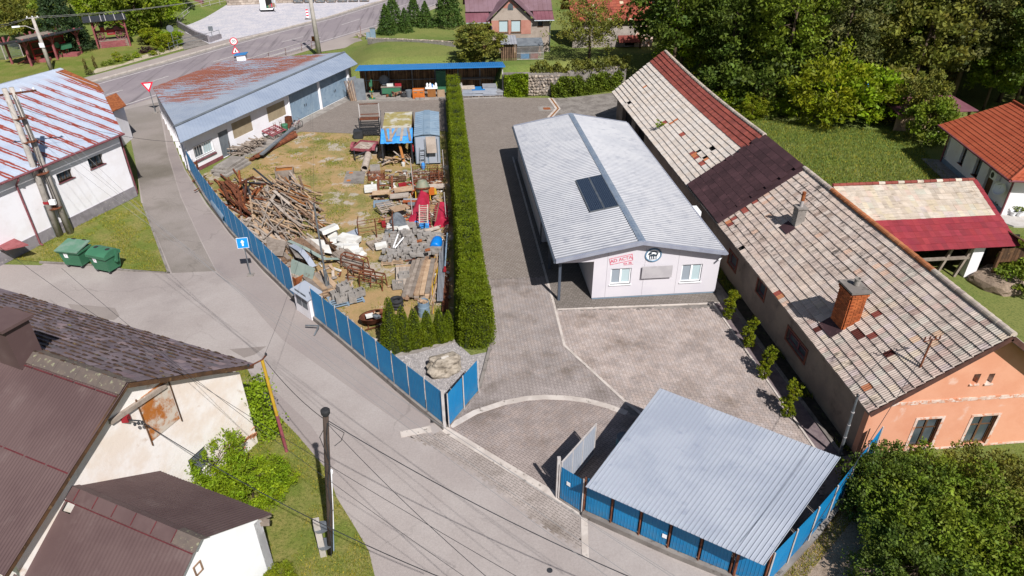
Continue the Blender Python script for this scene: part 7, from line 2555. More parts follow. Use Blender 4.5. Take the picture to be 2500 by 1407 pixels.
MB().mbox(TR(b+Vr((-.22,-.02,.85)),R(12)),.2,.24,1.75).bd('concrete_stub',MT.pole_conc,T)
for z in(.5,1.35):
 MB().lathe(b+Vr((-.1,0,z)),[(.26,0),(.26,.03)],10).bd('strap',MT.steel,T)
m=MB()
m.tube([b.lerp(tp,t)+Vr((.05+.04*math.sin(t*20),-.13,0))for t in(0,.12,.25,.4,.55,.7,.85,.96)],.02,5)
m.tube([tp-Vr((0,0,.35)),tp+Vr((-.3,0,-.9)),tp+Vr((-.15,-.1,-1.7))],.012,5)
m.tube([tp-Vr((0,0,.35)),tp+Vr((.45,-.1,-.7)),tp+Vr((.3,0,-1.1)),tp+Vr((.1,-.1,-1.2))],.012,5)
m.bd('riser_cables',MT.dark_metal,T)
CPT=tp
p=W(813,1346)
S=thing('vent_pipe','white plastic pipe standing beside the dark wooden pole','pipe',p)
ph=W(806,1152,3.2)
MB().tube([p,p.lerp(ph,.3)],.05,10).bd('lower_pipe',MT.container,S)
MB().tube([p.lerp(ph,.28),ph],.065,10).bd('upper_pipe',MT.white_pvc,S)
MB().lathe(ph,[(.09,-.06),(.09,.04),(.03,.07)],10).bd('cap',MT.white_pvc,S)
for z in(.9,1.7):
 MB().lathe(p.lerp(ph,z/3.2),[(.075,0),(.075,.03)],10).bd('clip',MT.steel,S)
b=W(700,1103)
tp=W(639,880,ZAT(639,880,b))
hh=ZAT(640,880,b)
tp=W(640,880,hh)
T=thing('painted_pole','steel pole painted yellow above and red below by the farmhouse','pole',b)
MB().tube([b,b.lerp(tp,.42)],.065,10).bd('lower_shaft',MT.faded_red,T)
MB().tube([b.lerp(tp,.415),tp],.06,10).bd('upper_shaft',MT.yellow,T)
MB().tube([tp+Vr((-.45,-.2,-.1)),tp+Vr((0,0,.02)),tp+Vr((.15,.1,.15))],.03,6).bd('bracket',MT.rust,T)
for o in(Vr((-.45,-.2,-.08)),Vr((.15,.1,.15))):
 MB().lathe(tp+o,[(.03,-.02),(.05,.04),(.03,.1)],8).bd('insulator',MT.dark_metal,T)
YPT=tp
b=W(802,722)
T=thing('steel_mast','slim galvanised steel mast standing in the junk yard','mast',b)
tp=W(766,497,ZAT(766,497,b))
MB().tube([b,b.lerp(tp,.3),b.lerp(tp,.31),tp],[.09,.08,.055,.04],10).bd('shaft',MT.steel,T)
MB().tube([b+Vr((.1,0,.05)),b.lerp(tp,.2)+Vr((.14,0,0)),b.lerp(tp,.3)+Vr((.05,0,0))],.03,6).bd('conduit',MT.steel,T)
MB().lathe(b,[(.2,0),(.2,.05),(.1,.06)],10).bd('foot',MT.steel,T)
MB().tube([tp,tp+Vr((.15,.2,.02))],.02,6).bd('hook',MT.dark_metal,T)
MTP=tp
b=W(2047,1118)
tp=W(2094,968,ZAT(2094,968,b))
T=thing('steel_post','grey galvanised cable post at the corner of the peach house','post',b)
MB().tube([b,b.lerp(tp,.5),tp],[.06,.06,.04],10).bd('shaft',MT.steel,T)
for t in(.35,.55,.75):
 MB().lathe(b.lerp(tp,t),[(.07,0),(.07,.03)],8).bd('clip',MT.white_metal,T)
MB().lathe(tp,[(.05,0),(.07,.06),(.02,.1)],8).bd('cap',MT.dark_metal,T)
b=W(781,140)
T=thing('road_lamp_pole','tall grey concrete lamp pole beside the main road','street lamp',b)
MB().tube([b,b+Vr((-.12,0,5)),b+Vr((-.2,0,10))],[.3,.25,.18],12).bd('shaft',MT.pole_conc,T,smooth=True)
MB().tube([b+Vr((-.2,0,9.8)),b+Vr((-.9,.8,10.1)),b+Vr((-1.6,1.6,10.1))],.05,6).bd('lamp_arm',MT.steel,T)
MB().mbox(TR(b+Vr((-1.8,1.8,10.1)),R(135)),.7,.26,.14).bd('lamp_head',MT.white_pvc,T)
# ---- road signs
def sign_frame(c,toward,up=Vr((0,0,1))):
 f=Vr(toward).normalized()
 x=up.cross(f).normalized()
 y=f.cross(x)
 M=Matrix((x,y,f)).transposed().to_4x4()
 M.translation=c
 return M
def plate(M,pts,th=.012,z=0):
 m=MB()
 n=len(pts)
 vs=[M@Vr((a,b,z))for a,b in pts]+[M@Vr((a,b,z-th))for a,b in pts]
 m.add(vs,[tuple(range(n)),tuple(range(2*n-1,n-1,-1))]+[(i,n+i,n+(i+1)%n,(i+1)%n)for i in range(n)])
 return m
def tri(r,down=False,rnd_=.0):
 s=-1 if down else 1
 return[(math.cos(R(90+120*k))*r*1.0,s*math.sin(R(90+120*k))*r)for k in(range(3)if not down else range(2,-1,-1))]
b=W(380,276)
zc=ZAT(362,209,b)
T=thing('give_way_sign','give way sign, white triangle with red border, at the street junction','road sign',b)
MB().cyl(b,b+Vr((0,0,zc+.3)),.035,n=8).bd('post',MT.steel,T)
MB().box(b.x-.2,b.x+.2,b.y-.2,b.y+.2,0,.08).bd('footing',MT.concrete,T)
M=sign_frame(b+Vr((-.02,-.06,zc)),(.25,-1,.1))
plate(M,tri(.62,True)).bd('plate',MT.sign_red,T)
plate(M,tri(.36,True),.004,.006).bd('face',MT.sign_white,T)
b=W(612,672)
zc=ZAT(596,592,b)
T=thing('arrow_sign','square blue road sign with white upward arrow in front of the blue fence','road sign',b)
MB().cyl(b,b+Vr((0,0,zc+.2)),.032,n=8).bd('post',MT.steel,T)
MB().box(b.x-.18,b.x+.18,b.y-.18,b.y+.18,0,.05).bd('footing',MT.concrete,T)
M=sign_frame(b+Vr((-.02,-.06,zc)),(.1,-1,.12))
q=.29
plate(M,[(-q-.02,-q-.02),(q+.02,-q-.02),(q+.02,q+.02),(-q-.02,q+.02)]).bd('border',MT.sign_white,T)
plate(M,[(-q,-q),(q,-q),(q,q),(-q,q)],.004,.005).bd('plate',MT.sign_blue,T)
plate(M,[(-.045,-.17),(.045,-.17),(.045,.04),(.11,.04),(0,.19),(-.11,.04),(-.045,.04)],.004,.009).bd('arrow',MT.sign_white,T)
b=W(586,176)
zc=ZAT(570,101,b)
zt=ZAT(577,123,b)
T=thing('speed_limit_sign','round 30 speed limit sign above a red bordered warning triangle by the road','road sign',b)
MB().cyl(b,b+Vr((0,0,zc+.4)),.035,n=8).bd('post',MT.steel,T)
M=sign_frame(b+Vr((0,-.06,zc)),(.35,-1,.05))
circ=lambda r:[(math.cos(6.283*k/24)*r,math.sin(6.283*k/24)*r)for k in range(24)]
plate(M,circ(.42)).bd('round_plate',MT.sign_red,T)
plate(M,circ(.32),.004,.006).bd('round_face',MT.sign_white,T)
me=text_mesh('30',.42,True)
me.materials.clear()
me.materials.append(MT.black)
link('lettering',me,T,False,M=M@Matrix.Translation((0,0,.012)))
M=sign_frame(b+Vr((0,-.06,zt-.05)),(.35,-1,.05))
plate(M,tri(.55)).bd('warning_plate',MT.sign_red,T)
plate(M,tri(.36),.004,.006).bd('warning_face',MT.sign_white,T)
plate(M,[(-.04,-.14),(.05,-.14),(.09,-.02),(.02,.06),(.05,.14),(-.02,.16),(-.05,.02),(-.1,-.06)],.004,.010).bd('warning_symbol',MT.black,T)
M=sign_frame(b+Vr((0,-.06,zt-.75)),(.35,-1,.05))
plate(M,[(-.3,-.1),(.3,-.1),(.3,.1),(-.3,.1)]).bd('lower_plate',MT.dark_metal,T)
for(px,py,sx,sy,lab,r_)in((428,122,416,70,'grey round sign seen from behind beside the stepped wall',.42),(520,97,515,70,'small square sign seen from behind at the edge of the cobbled lot',.3)):
 b=W(px,py)
 zc=ZAT(sx,sy,b)
 T=thing('sign_from_behind',lab,'road sign',b)
 MB().cyl(b,b+Vr((0,0,zc+.3)),.035,n=8).bd('post',MT.steel,T)
 M=sign_frame(b+Vr((0,-.05,zc)),(.1,-1,.05))
 plate(M,circ(r_)if r_>.35 else[(-r_,-r_),(r_,-r_),(r_,r_),(-r_,r_)]).bd('plate',MT.grey_sheet,T)
 plate(M,[(-r_*.6,-.03),(r_*.6,-.03),(r_*.6,.03),(-r_*.6,.03)],.004,.01).bd('clamp',MT.steel,T)
b=W(752,48)
T=thing('warning_board','red and white striped roadwork board standing on the cobbled lot','road sign',b)
for k in range(6):
 M=sign_frame(b+Vr((0,0,.3+k*.2+.1)),(.15,-1,0))
 plate(M,[(-.17,-.1),(.17,-.1),(.17,.1),(-.17,.1)]).bd('stripe',MT['sign_red' if k%2 else 'sign_white'],T)
MB().box(b.x-.45,b.x+.45,b.y-.25,b.y+.25,0,.12).bd('foot',MT.kerb_grey,T)
b=W(772,130)
T=thing('rusty_marker','small rust red marker plate on a thin post by the road pole','sign',b)
MB().cyl(b,b+Vr((0,0,1.9)),.03,n=6).bd('post',MT.rust_bright,T)
MB().box(b.x-.3,b.x+.2,b.y-.04,b.y-.02,1.45,2.05).bd('plate',MT.rust_bright,T)
b=W(882,92)
T=thing('rusty_stake','thin rust brown stake standing on rubble by the roadside','post',b)
MB().cyl(b,b+Vr((0,0,1.5)),.03,n=6).bd('shaft',MT.rust,T)
b=W(906,96)
T=thing('cable_cabinet','grey roadside cable cabinet beside the junipers','cabinet',b)
MB().box(b.x-.05,b.x+.65,b.y,b.y+.35,0,1.35).bd('body',MT.container,T)
MB().box(b.x-.6,b.x-.1,b.y-.1,b.y+.3,0,.85).bd('side_box',MT.container,T)
MB().box(b.x-.1,b.x+.7,b.y-.04,b.y+.4,1.352,1.42).bd('lid',MT.steel,T)
# ---- wheeled bins
def wheelie(label,loc,rz,dome,sticker_dx):
 T=thing('waste_container',label,'waste container',loc,rz,'green waste containers')
 m=MB()
 m.add([(-.56,-.40,.2),(.56,-.40,.2),(.56,.40,.2),(-.56,.40,.2),(-.67,-.5,1.12),(.67,-.5,1.12),(.67,.5,1.12),(-.67,.5,1.12)],[(3,2,1,0),(0,1,5,4),(1,2,6,5),(2,3,7,6),(3,0,4,7),(4,5,6,7)])
 m.bd('body',MT.bin_green,T,True)
 m=MB()
 for(x0,x1,y0,y1)in((-.72,.72,-.57,-.5),(-.72,.72,.5,.56),(-.72,-.672,-.499,.499),(.672,.72,-.499,.499)):
  m.box(x0,x1,y0,y1,1.05,1.16)
 m.bd('rim',MT.bin_green,T,True)
 m=MB()
 if dome:
  n=8
  vs,fs=[],[]
  for i in range(n+1):
   t=i/n
   y=-.58+1.16*t
   z=1.18+.27*math.sin(math.pi*min(1,t*.92+.04))**.8
   vs+=[(-.70,y,z),(.70,y,z),(-.70,y,1.162),(.70,y,1.162)]
  for i in range(n):
   o=4*i
   fs+=[(o,o+1,o+5,o+4),(o+2,o,o+4,o+6),(o+1,o+3,o+7,o+5)]
  fs+=[(0,2,3,1),(4*n,4*n+1,4*n+3,4*n+2)]
  m.add(vs,fs)
  lid=m.bd('lid',MT.bin_green,T,True)
  for x in(-.42,.42):
   MB().lathe((x,.02,1.425),[(.13,0),(.13,.03),(.1,.032)],14).bd('drop_hole',MT.black,lid,True)
  for s in(-1,1):
   MB().beam((s*.73,.3,1.3),(s*.73,.1,.75),.06,.16).bd('lid_arm',MT.bin_green,T,True)
   MB().cyl((s*.70,.1,.75),(s*.78,.1,.75),.11,n=12).bd('pivot',MT.bin_green,T,True)
 else:
  m.add([(-.74,-.64,1.17),(.74,-.64,1.17),(.74,.58,1.36),(-.74,.58,1.36),(-.74,-.64,1.23),(.74,-.64,1.23),(.74,.58,1.42),(-.74,.58,1.42)],[(3,2,1,0),(4,5,6,7),(0,1,5,4),(1,2,6,5),(2,3,7,6),(3,0,4,7)])
  lid=m.bd('lid',MT.bin_lid,T,True)
  for x in(-.35,.35):
   MB().box(x-.12,x+.12,.52,.6,1.40,1.44).bd('hinge',MT.black,lid,True)
 for(x,y)in((-.45,-.32),(.45,-.32),(-.45,.32),(.45,.32)):
  w=MB().cyl((x,y-.03,.1),(x,y+.03,.1),.1,n=14).bd('wheel',MT.black,T,True)
  MB().box(x-.04,x+.04,y-.06,y+.06,.12,.21).bd('bracket',MT.steel,w,True)
 s=MB()
 s.add([(sticker_dx-.13,-.476,.72),(sticker_dx+.10,-.476,.72),(sticker_dx+.13,-.503,1.02),(sticker_dx-.15,-.503,1.02)],[(0,1,2,3)])
 s.bd('sticker',MT.sign_white,T,True)
 MB().box(sticker_dx-.03,sticker_dx+.02,-.508,-.5,.86,.88).bd('sticker_print',MT['sign_red' if dome else 'black'],T,True)
 MB().cyl((-.5,.6,1.0),(.5,.6,1.0),.025,n=6).bd('handle',MT.black,T,True)
 return T
a,b,c=W(170,653),W(199,656),W(222,643)
d=(b-a).normalized()
rz=math.atan2(d.y,d.x)
ctr=(a+b)/2+Vr((-d.y,d.x,0))*.36
wheelie('green waste container with faded flat lid, left of the two by the grass',ctr,rz,False,-.2)
a,b=W(240,664),W(268,670)
d=(b-a).normalized()
ctr=(a+b)/2+Vr((-d.y,d.x,0))*.36
wheelie('green waste container with domed lid and two round holes, right of the pair',ctr,math.atan2(d.y,d.x),True,-.2)
# ---- overhead cables across the street
for k,e in enumerate(((1700,1440),(1720,1460),(1560,1420),(1500,1420))):
 cable('thin pale cable from the double pole across the street, %s of four'%('first','second','third','fourth')[k],ins[k],W(e[0],e[1],6.2+.15*k),.9+.12*k,.009,'cable_grey')
cable('dark cable from the double pole to the street wall of the garage block',t2+Vr((.1,0,-1.2)),Vr((-19.6,51.3,2.6)),.5,.016)
cable('dark thick cable from the wooden pole towards the lower right',CPT-Vr((0,0,.25)),W(1760,1500,4.3),.45,.02)
cable('dark thin cable from the wooden pole to the bottom edge',CPT-Vr((0,0,.4)),W(1260,1470,5.2),.25,.012)
cable('dark cable from the painted pole to the wooden pole',YPT+Vr((.1,0,0)),CPT-Vr((0,0,.3)),.25,.016)
cable('long thin dark cable over the street from the left edge to the bottom',W(-60,560,7.2),W(1300,1430,6.0),.6,.010)
cable('long thin dark cable over the street beside the mossy slate roof',W(150,655,6.8),W(1180,1440,5.2),.5,.009)
cable('thick grey cable from the cream gable across the verge',FARM_BR,W(1150,1440,4.9),.5,.018)
cable('dark cable from the roof bracket of the tiled house past the peach gable',BRACKET,W(1960,1330,4.2),.3,.014)
cable('thin dark wire from the cream farmhouse to the yard mast',YPT,MTP,.4,.008)
cable('thin wire from the yard mast to the garage block',MTP,Vr((-12.3,66.2,2.9)),.3,.007)
g=W(1068,1022)
MB().box(g.x-.3,g.x+.3,g.y-.25,g.y+.25,-.02,.012).bd('gully_grate',MT.dark_metal,kind='structure')
g=W(1342,1393)
MB().lathe((g.x,g.y,-.01),[(.1,0),(.1,.02)],12).bd('valve_cover',MT.dark_metal,kind='structure')
g=W(765,812)
T=thing('fence_brace','grey folded metal brace lying at the foot of the street fence','brace',g)
MB().beam(g+Vr((-.4,.3,.25)),g+Vr((.3,.1,.32)),.06,.06).bd('arm',MT.steel,T)
MB().beam(g+Vr((.1,-.35,.05)),g+Vr((.3,.1,.3)),.06,.06).bd('leg',MT.steel,T)
# ------------------------------------------------------------------ junk yard
def yaw_px(p,q):
 a,b=W(*p),W(*q)
 return math.atan2((b-a).y,(b-a).x)
def pile(n,poly_px,d_px,spread,L,w,t,zmax,mats,name,label,cat,group,seed,tilt=.06,zmin=.02,flat=1.0):
 rg=random.Random(seed)
 poly=[(p.x,p.y)for p in WL(poly_px)]
 cx=sum(p[0]for p in poly)/len(poly)
 cy=sum(p[1]for p in poly)/len(poly)
 Rm=max(math.hypot(p[0]-cx,p[1]-cy)for p in poly)
 yaw=yaw_px(*d_px)
 vs=[]
 for k in range(10):
  l_,w_=rg.uniform(*L),rg.uniform(*w)
  t_=rg.uniform(*t)
  vs.append((MB().mbox(Matrix.Identity(4),l_,w_,t_).mesh(name,MT[mats[k%len(mats)]]),l_,t_))
 i=0
 while i<n:
  x,y=rg.uniform(cx-Rm,cx+Rm),rg.uniform(cy-Rm,cy+Rm)
  if not inside(x,y,poly):
   continue
  me,l_,t_=vs[rg.randrange(10)]
  r=math.hypot(x-cx,y-cy)/Rm
  z=zmin+t_/2+zmax*(i/n)**1.1*max(.12,1-flat*r*r)
  link(name,me,None,M=TR((x,y,z),yaw+rg.gauss(0,spread),rg.uniform(-tilt,tilt),rg.uniform(-tilt,tilt)),label=label,cat=cat,group=group)
  i+=1
def stack(px0,px1,layers,per,L,w,t,mats,name,label,group,seed,z0=.08,cat='board',gap=.015,jit=.05,bearer=True):
 """neat stack of boards lying along px0->px1"""
 rg=random.Random(seed)
 a,b=W(*px0),W(*px1)
 yaw=math.atan2((b-a).y,(b-a).x)
 c=(a+b)/2
 d=Vr((math.cos(yaw),math.sin(yaw),0))
 nn=Vr((-d.y,d.x,0))
 ms=[MB().mbox(Matrix.Identity(4),L*f,w*.96,t).mesh(name,MT[m])for m in mats for f in(1,.94)]
 z=z0
 for j in range(layers):
  for i in range(per):
   p=c+nn*((i-(per-1)/2)*w+rg.uniform(-.01,.01))+d*rg.uniform(-jit,jit)
   link(name,rg.choice(ms),None,M=TR((p.x,p.y,z+t/2),yaw+rg.uniform(-.02,.02)),label=label,cat=cat,group=group)
  z+=t+gap
 return c,yaw,z
def smp(name,mb,mat,label,cat,group=None,smooth=False):
 return mb.bd(name,MT[mat]if isinstance(mat,str)else mat,None,smooth=smooth,label=label,cat=cat,group=group)
def pallet(label,c,rz,mat='wood_grey',lx=1.2,ly=.8,z=0.0,tilt=(0,0),group='wooden pallets in the yard',cat='pallet'):
 T=thing('pallet',label,cat,(c[0],c[1],z),rz,group)
 T.rotation_euler=(tilt[0],tilt[1],rz)
 for k in range(6):
  y=-ly/2+.05+k*(ly-.1)/5
  MB().box(-lx/2,lx/2,y-.05,y+.05,.12,.142).bd('slat',MT[mat],T,True)
 for x in(-lx/2+.06,0,lx/2-.06):
  MB().box(x-.05,x+.05,-ly/2,ly/2,.022,.118).bd('bearer',MT[mat],T,True)
 return T
def block_mesh(lx,ly,lz,name='concrete_block',mat='block',hollow=False):
 m=MB()
 if not hollow:
  m.mbox(Matrix.Identity(4),lx,ly,lz)
 else:
  t=.035
  for(x0,x1,y0,y1)in((-lx/2,lx/2,-ly/2,-ly/2+t),(-lx/2,lx/2,ly/2-t,ly/2),(-lx/2,-lx/2+t,-ly/2+t,ly/2-t),(lx/2-t,lx/2,-ly/2+t,ly/2-t),(-t/2,t/2,-ly/2+t,ly/2-t)):
   m.box(x0,x1,y0,y1,-lz/2,lz/2)
 return m.mesh(name,MT[mat])
def cylinder_thing(name,label,cat,p,q,r,mat,inner=None,wall=.03,n=18,corrug=0):
 T=thing(name,label,cat,p)
 p,q=Vr(p),Vr(q)
 m=MB()
 if corrug:
  k=int((q-p).length/corrug)
  pts=[p.lerp(q,i/k)for i in range(k+1)]
  m.tube(pts,[r*(1+.03*(i%2))for i in range(k+1)],n,False)
 else:
  m.tube([p,q],r,n,False)
 pts=[p,q]
 m.tube(pts,r-wall,n,False)
 d=(q-p).normalized()
 for e in(p,q):
  u=Vr((0,0,1))if abs(d.z)<.9 else Vr((1,0,0))
  x=d.cross(u).normalized()
  y=d.cross(x)
  vs=[]
  for i in range(n):
   a=6.2832*i/n
   vs+=[e+(x*math.cos(a)+y*math.sin(a))*r,e+(x*math.cos(a)+y*math.sin(a))*(r-wall)]
  m.add(vs,[(2*i,2*((i+1)%n),2*((i+1)%n)+1,2*i+1)for i in range(n)])
 m.bd('shell',MT[mat],T,smooth=False)
 return T
for k,(a,b,z,w)in enumerate((((520,430),(580,396),.02,1.3),((516,426),(574,394),.20,1.35),((524,424),(568,396),.38,1.2))):
 p,q=W(*a),W(*b)
 m=MB()
 d=(q-p).normalized()
 nn=Vr((-d.y,d.x,0))*w
 m.prism([p.xy[:],q.xy[:],(q-nn).xy[:],(p-nn).xy[:]],z,z+.16)
 smp('concrete_slab',m,'concrete','flat concrete slab stacked by the garage wall, %s of three'%('bottom','middle','top')[k],'slab','concrete slabs by the garage')
p=W(477,420)
S=thing('rusty_barrel','rusty steel barrel in the corner between fence and garage','barrel',p)
MB().lathe((p.x,p.y,0),[(.3,0),(.3,.3),(.32,.31),(.3,.33),(.3,.6),(.32,.61),(.3,.63),(.3,.9),(.27,.9),(.27,.5)],16).bd('body',MT.rust,S)
pile(26,[(478,432),(512,440),(520,470),(500,480)],((480,440),(520,460)),.8,(.5,1.6),(.05,.12),(.03,.06),.35,['rust','wood_dark','rust'],'scrap_piece','rusty scrap piece in the heap inside the fence by the garage','scrap','scrap heap by the garage',201)
pile(30,[(535,452),(575,455),(625,520),(600,540),(555,500)],((540,452),(605,535)),.10,(2.2,4.4),(.08,.16),(.06,.14),.75,['rust','rust','rust_bright','wood_dark'],'rusty_beam','rust brown steel beam lying in the heap nearest the street fence','beam','rusty beams by the street fence',202,.05)
pile(22,[(580,445),(648,455),(640,500),(600,500)],((585,440),(632,515)),.35,(1.2,3.0),(.08,.2),(.06,.16),1.05,['rust','rust_bright','rust','dark_metal'],'rusty_profile','short rusty steel profile tilted up in the middle of the heap','beam','tilted rusty profiles',203,.35)
pile(190,[(600,520),(650,455),(700,455),(765,520),(770,565),(735,605),(680,610),(620,570)],((610,480),(740,600)),.33,(1.0,3.4),(.07,.22),(.02,.05),.85,['wood_grey','wood_brown','wood_tan','wood_grey','wood_pale','wood_tan'],'plank','weathered plank in the large untidy heap of timber','plank','large timber heap',204,.09)
pile(80,[(660,455),(720,458),(768,500),(765,545),(700,500)],((655,455),(765,540)),.22,(1.8,3.8),(.06,.14),(.03,.08),1.15,['wood_brown','wood_grey','wood_tan','orange_board'],'batten','long brown batten on the far side of the timber heap','batten','battens on the timber heap',205,.1)
pile(60,[(575,540),(640,560),(700,620),(640,620),(590,580)],((580,540),(690,625)),.3,(1.2,3.2),(.10,.3),(.03,.06),.55,['wood_pale','wood_grey','wood_tan'],'board','pale board in the timber heap just inside the street fence','board','pale boards inside the fence',206,.07)
stack((720,600),(770,640),7,5,2.4,.3,.05,['wood_grey','wood_brown'],'stacked_board','weathered board in the tall stack beside the steel mast','tall board stack by the mast',207)
stack((640,605),(700,660),6,4,2.8,.28,.05,['wood_grey','wood_brown'],'stacked_board','weathered board in the stack behind the arrow sign','board stack behind the arrow sign',208)
stack((765,690),(805,730),9,4,2.0,.3,.05,['wood_grey','wood_brown','wood_tan'],'stacked_board','weathered board in the stack right of the meter cabinet','board stack by the meter cabinet',209)
stack((700,655),(760,700),5,4,2.6,.26,.05,['wood_brown','wood_grey'],'stacked_board','brown board in the low stack behind the pale leaning panel','low board stack behind the panel',210)
stack((825,620),(880,665),4,5,2.6,.2,.06,['wood_grey'],'stacked_board','grey board in the low stack near the rusty trestles','board stack near the trestles',211)
cylinder_thing('culvert_pipe','corrugated blue grey culvert pipe lying just inside the street fence','pipe',W(527,494,.5),W(557,535,.5),.36,'container',corrug=.16)
a,b=W(706,690),W(762,700)
m=MB()
m.slab([W(704,690,.05),W(756,712,.05),W(768,655,1.2),W(712,632,1.25)],.04)
smp('sheet_of_board',m,'pale_green','large pale grey green panel leaning behind the meter cabinet','panel')
m=MB()
m.slab([W(648,578,.62),W(700,590,.62),W(690,625,.62),W(655,622,.62)],.03)
smp('weathered_panel',m,'wood_grey','weathered chipboard panel lying on the timber heap','panel')
m=MB()
m.slab([W(700,592,.7),W(740,612,.7),W(768,640,.68),W(722,628,.68)],.03)
smp('weathered_panel',m,'kerb_grey','mottled grey panel lying on the board stack behind the arrow sign','panel')
corr(W(588,565,.45),W(612,565,.5),W(630,592,.45),W(600,596,.42),.09,.02,'sine',.01).bd('corrugated_offcut',MT.pale_green,label='pale green corrugated offcut just behind the street fence',cat='sheet')
for(pxy,lab,mt)in(((722,690),'rusty steel trough filled with rubble beside the meter cabinet','rust_bright'),):
 c=W(*pxy)
 T=thing('rubble_trough',lab,'trough',c,R(-40))
 for(x0,x1,y0,y1)in((-.7,.7,-.45,-.4),(-.7,.7,.4,.45),(-.7,-.65,-.4,.4),(.65,.7,-.4,.4)):
  MB().box(x0,x1,y0,y1,0,.7).bd('side',MT[mt],T,True)
 MB().box(-.65,.65,-.4,.4,0,.45).bd('fill',MT.rubble,T,True)
 sm2=stone_mesh('rubble_stone',MT.rubble,9,1,.8,.7,.4,1)
 rgq=random.Random(5)
 for k in range(22):
  s=rgq.uniform(.12,.24)
  link('rubble_stone',sm2,T,True,M=TR((rgq.uniform(-.55,.55),rgq.uniform(-.3,.3),.5+rgq.uniform(0,.1)),rgq.random()*6,0,0,(s,s,s)))
for k,(pts,lab)in enumerate((([(712,598,.8),(735,612,.95),(752,632,.85),(765,652,.6)],'long galvanised strip bent over the board stacks'),([(705,588,.6),(745,606,.7),(790,632,.5),(838,632,.3)],'pale green curved strip lying over the boards'))):
 m=MB()
 P=[W(a,b,z)for a,b,z in pts]
 for p,q in zip(P[:-1],P[1:]):
  m.beam(p,q,.34-.1*k,.02)
 smp('bent_strip',m,'galv_dull' if k==0 else 'pale_green',lab,'sheet')
c=W(698,437)
T=thing('board_crate','grey timber crate holding orange boards in the middle of the yard','crate',c,R(8))
for(x0,x1,y0,y1)in((-.65,.65,-.5,-.46),(-.65,.65,.46,.5),(-.65,-.61,-.46,.46),(.61,.65,-.46,.46)):
 MB().box(x0,x1,y0,y1,.05,.85).bd('side',MT.wood_grey,T,True)
for k in range(4):
 MB().box(-.6,.6,-.44+k*.22,-.25+k*.22,.7+.03*k,.74+.03*k).bd('board',MT.orange_board,T,True)
MB().box(-1.0,.7,.3,.42,.88,.92).bd('loose_plank',MT.wood_tan,T,True)
MB().box(-.5,1.3,.1,.2,.88,.91).bd('loose_plank',MT.wood_tan,T,True)
rg=random.Random(31)
for k,(px,py,z,rz,s,wh)in enumerate(((803,560,.55,.5,(1.1,.75,.28),'largest, lying flat near the mast top'),(853,583,.45,-.4,(1.3,.7,.3),'long one with an orange strap, right of the heap'),(822,585,.2,.2,(.8,.5,.3),'upright one behind the mast'),(836,600,.2,.9,(.8,.6,.3),'square one in the middle of the heap'),(858,605,.25,.1,(.9,.55,.4),'thick one at the front of the heap'),(870,615,.18,-.3,(.7,.5,.3),'one at the right end of the heap'),(848,622,.15,.5,(.8,.5,.25),'low one in front'),(866,632,.12,.2,(.6,.45,.25),'small one nearest the trestles'),(812,572,.15,.1,(.6,.5,.3),'small one under the large block'),(885,622,.1,.8,(.4,.35,.2),'tiny one on the grass'))):
 p=W(px,py,z)
 m=MB().mbox(TR(p,rz,rg.uniform(-.25,.25),rg.uniform(-.2,.2)),*s)
 smp('styrofoam_block',m,'styro','white styrofoam block, %s'%wh,'block','white styrofoam blocks')
for k,(px,py)in enumerate(((778,590),(790,602))):
 m=MB()
 m.slab([W(px-22,py-8,.5),W(px+12,py-4,.7),W(px+20,py+18,.35),W(px-12,py+12,.3)],.03)
 smp('white_sheet',m,'styro','crumpled white sheet on the timber near the mast, %s'%('left one' if k==0 else 'right one'),'sheet','white sheets near the mast')
corr(W(838,572,.25),W(872,558,.25),W(875,575,.2),W(845,585,.2),.12,.025,'sine',.01).bd('corrugated_sheet',MT.galv_dull,label='small blue grey corrugated sheet behind the styrofoam',cat='sheet')
pile(18,[(770,560),(800,575),(860,640),(830,650),(780,610)],((770,560),(850,640)),.2,(1.8,3.4),(.08,.2),(.04,.1),.5,['wood_dark','wood_grey','wood_brown'],'timber','dark timber lying under the styrofoam blocks','timber','timbers under the styrofoam',212,.05)
for k,(px,py,w,h,rz,lab)in enumerate(((885,690,1.5,.9,-.5,'rusty steel trestle nearest the hollow blocks'),(912,700,1.4,.85,-.4,'rusty steel trestle standing on the grass'),(868,655,1.6,.8,-.55,'rusty steel trestle half under the grey boards'))):
 c=W(px,py)
 T=thing('trestle',lab,'trestle',c,rz,'rusty trestles')
 for y in(-.3,.3):
  for x in(-w/2,w/2):
   MB().beam((x,y,0),(x,y*.6,h),.05,.05).bd('leg',MT.rust,T,True)
  MB().beam((-w/2,y*.6,h),(w/2,y*.6,h),.06,.06).bd('rail',MT.rust,T,True)
  MB().beam((-w/2,y*.8,h*.5),(w/2,y*.8,h*.5),.04,.04).bd('rail',MT.rust,T,True)
 for x in(-w/2,0,w/2):
  MB().beam((x,-.18,h),(x,.18,h),.04,.04).bd('tie',MT.rust,T,True)
c=W(920,580)
T=thing('rusty_rack','tall rusty tube rack standing on the grass beside the rubble pallets','rack',c,R(15))
for x in(-1.1,0,1.1):
 MB().cyl((x,0,0),(x,0,1.3),.04,n=6).bd('upright',MT.rust,T,True)
for z in(.5,.8,1.1,1.3):
 MB().cyl((-1.1,0,z),(1.1,.1,z-.05),.02,n=5).bd('rail',MT.rust,T,True)
for x in(-1.1,1.1):
 MB().cyl((x,0,1.3),(x+.2,.9,1.2),.03,n=5).bd('brace',MT.rust,T,True)
c=W(845,735)
pallet('blue grey pallet carrying hollow concrete blocks by the meter cabinet',c,R(20),'container',1.8,1.2)
bm_h=block_mesh(.6,.4,.38,'hollow_block','block',True)
bm_s=block_mesh(.5,.25,.3)
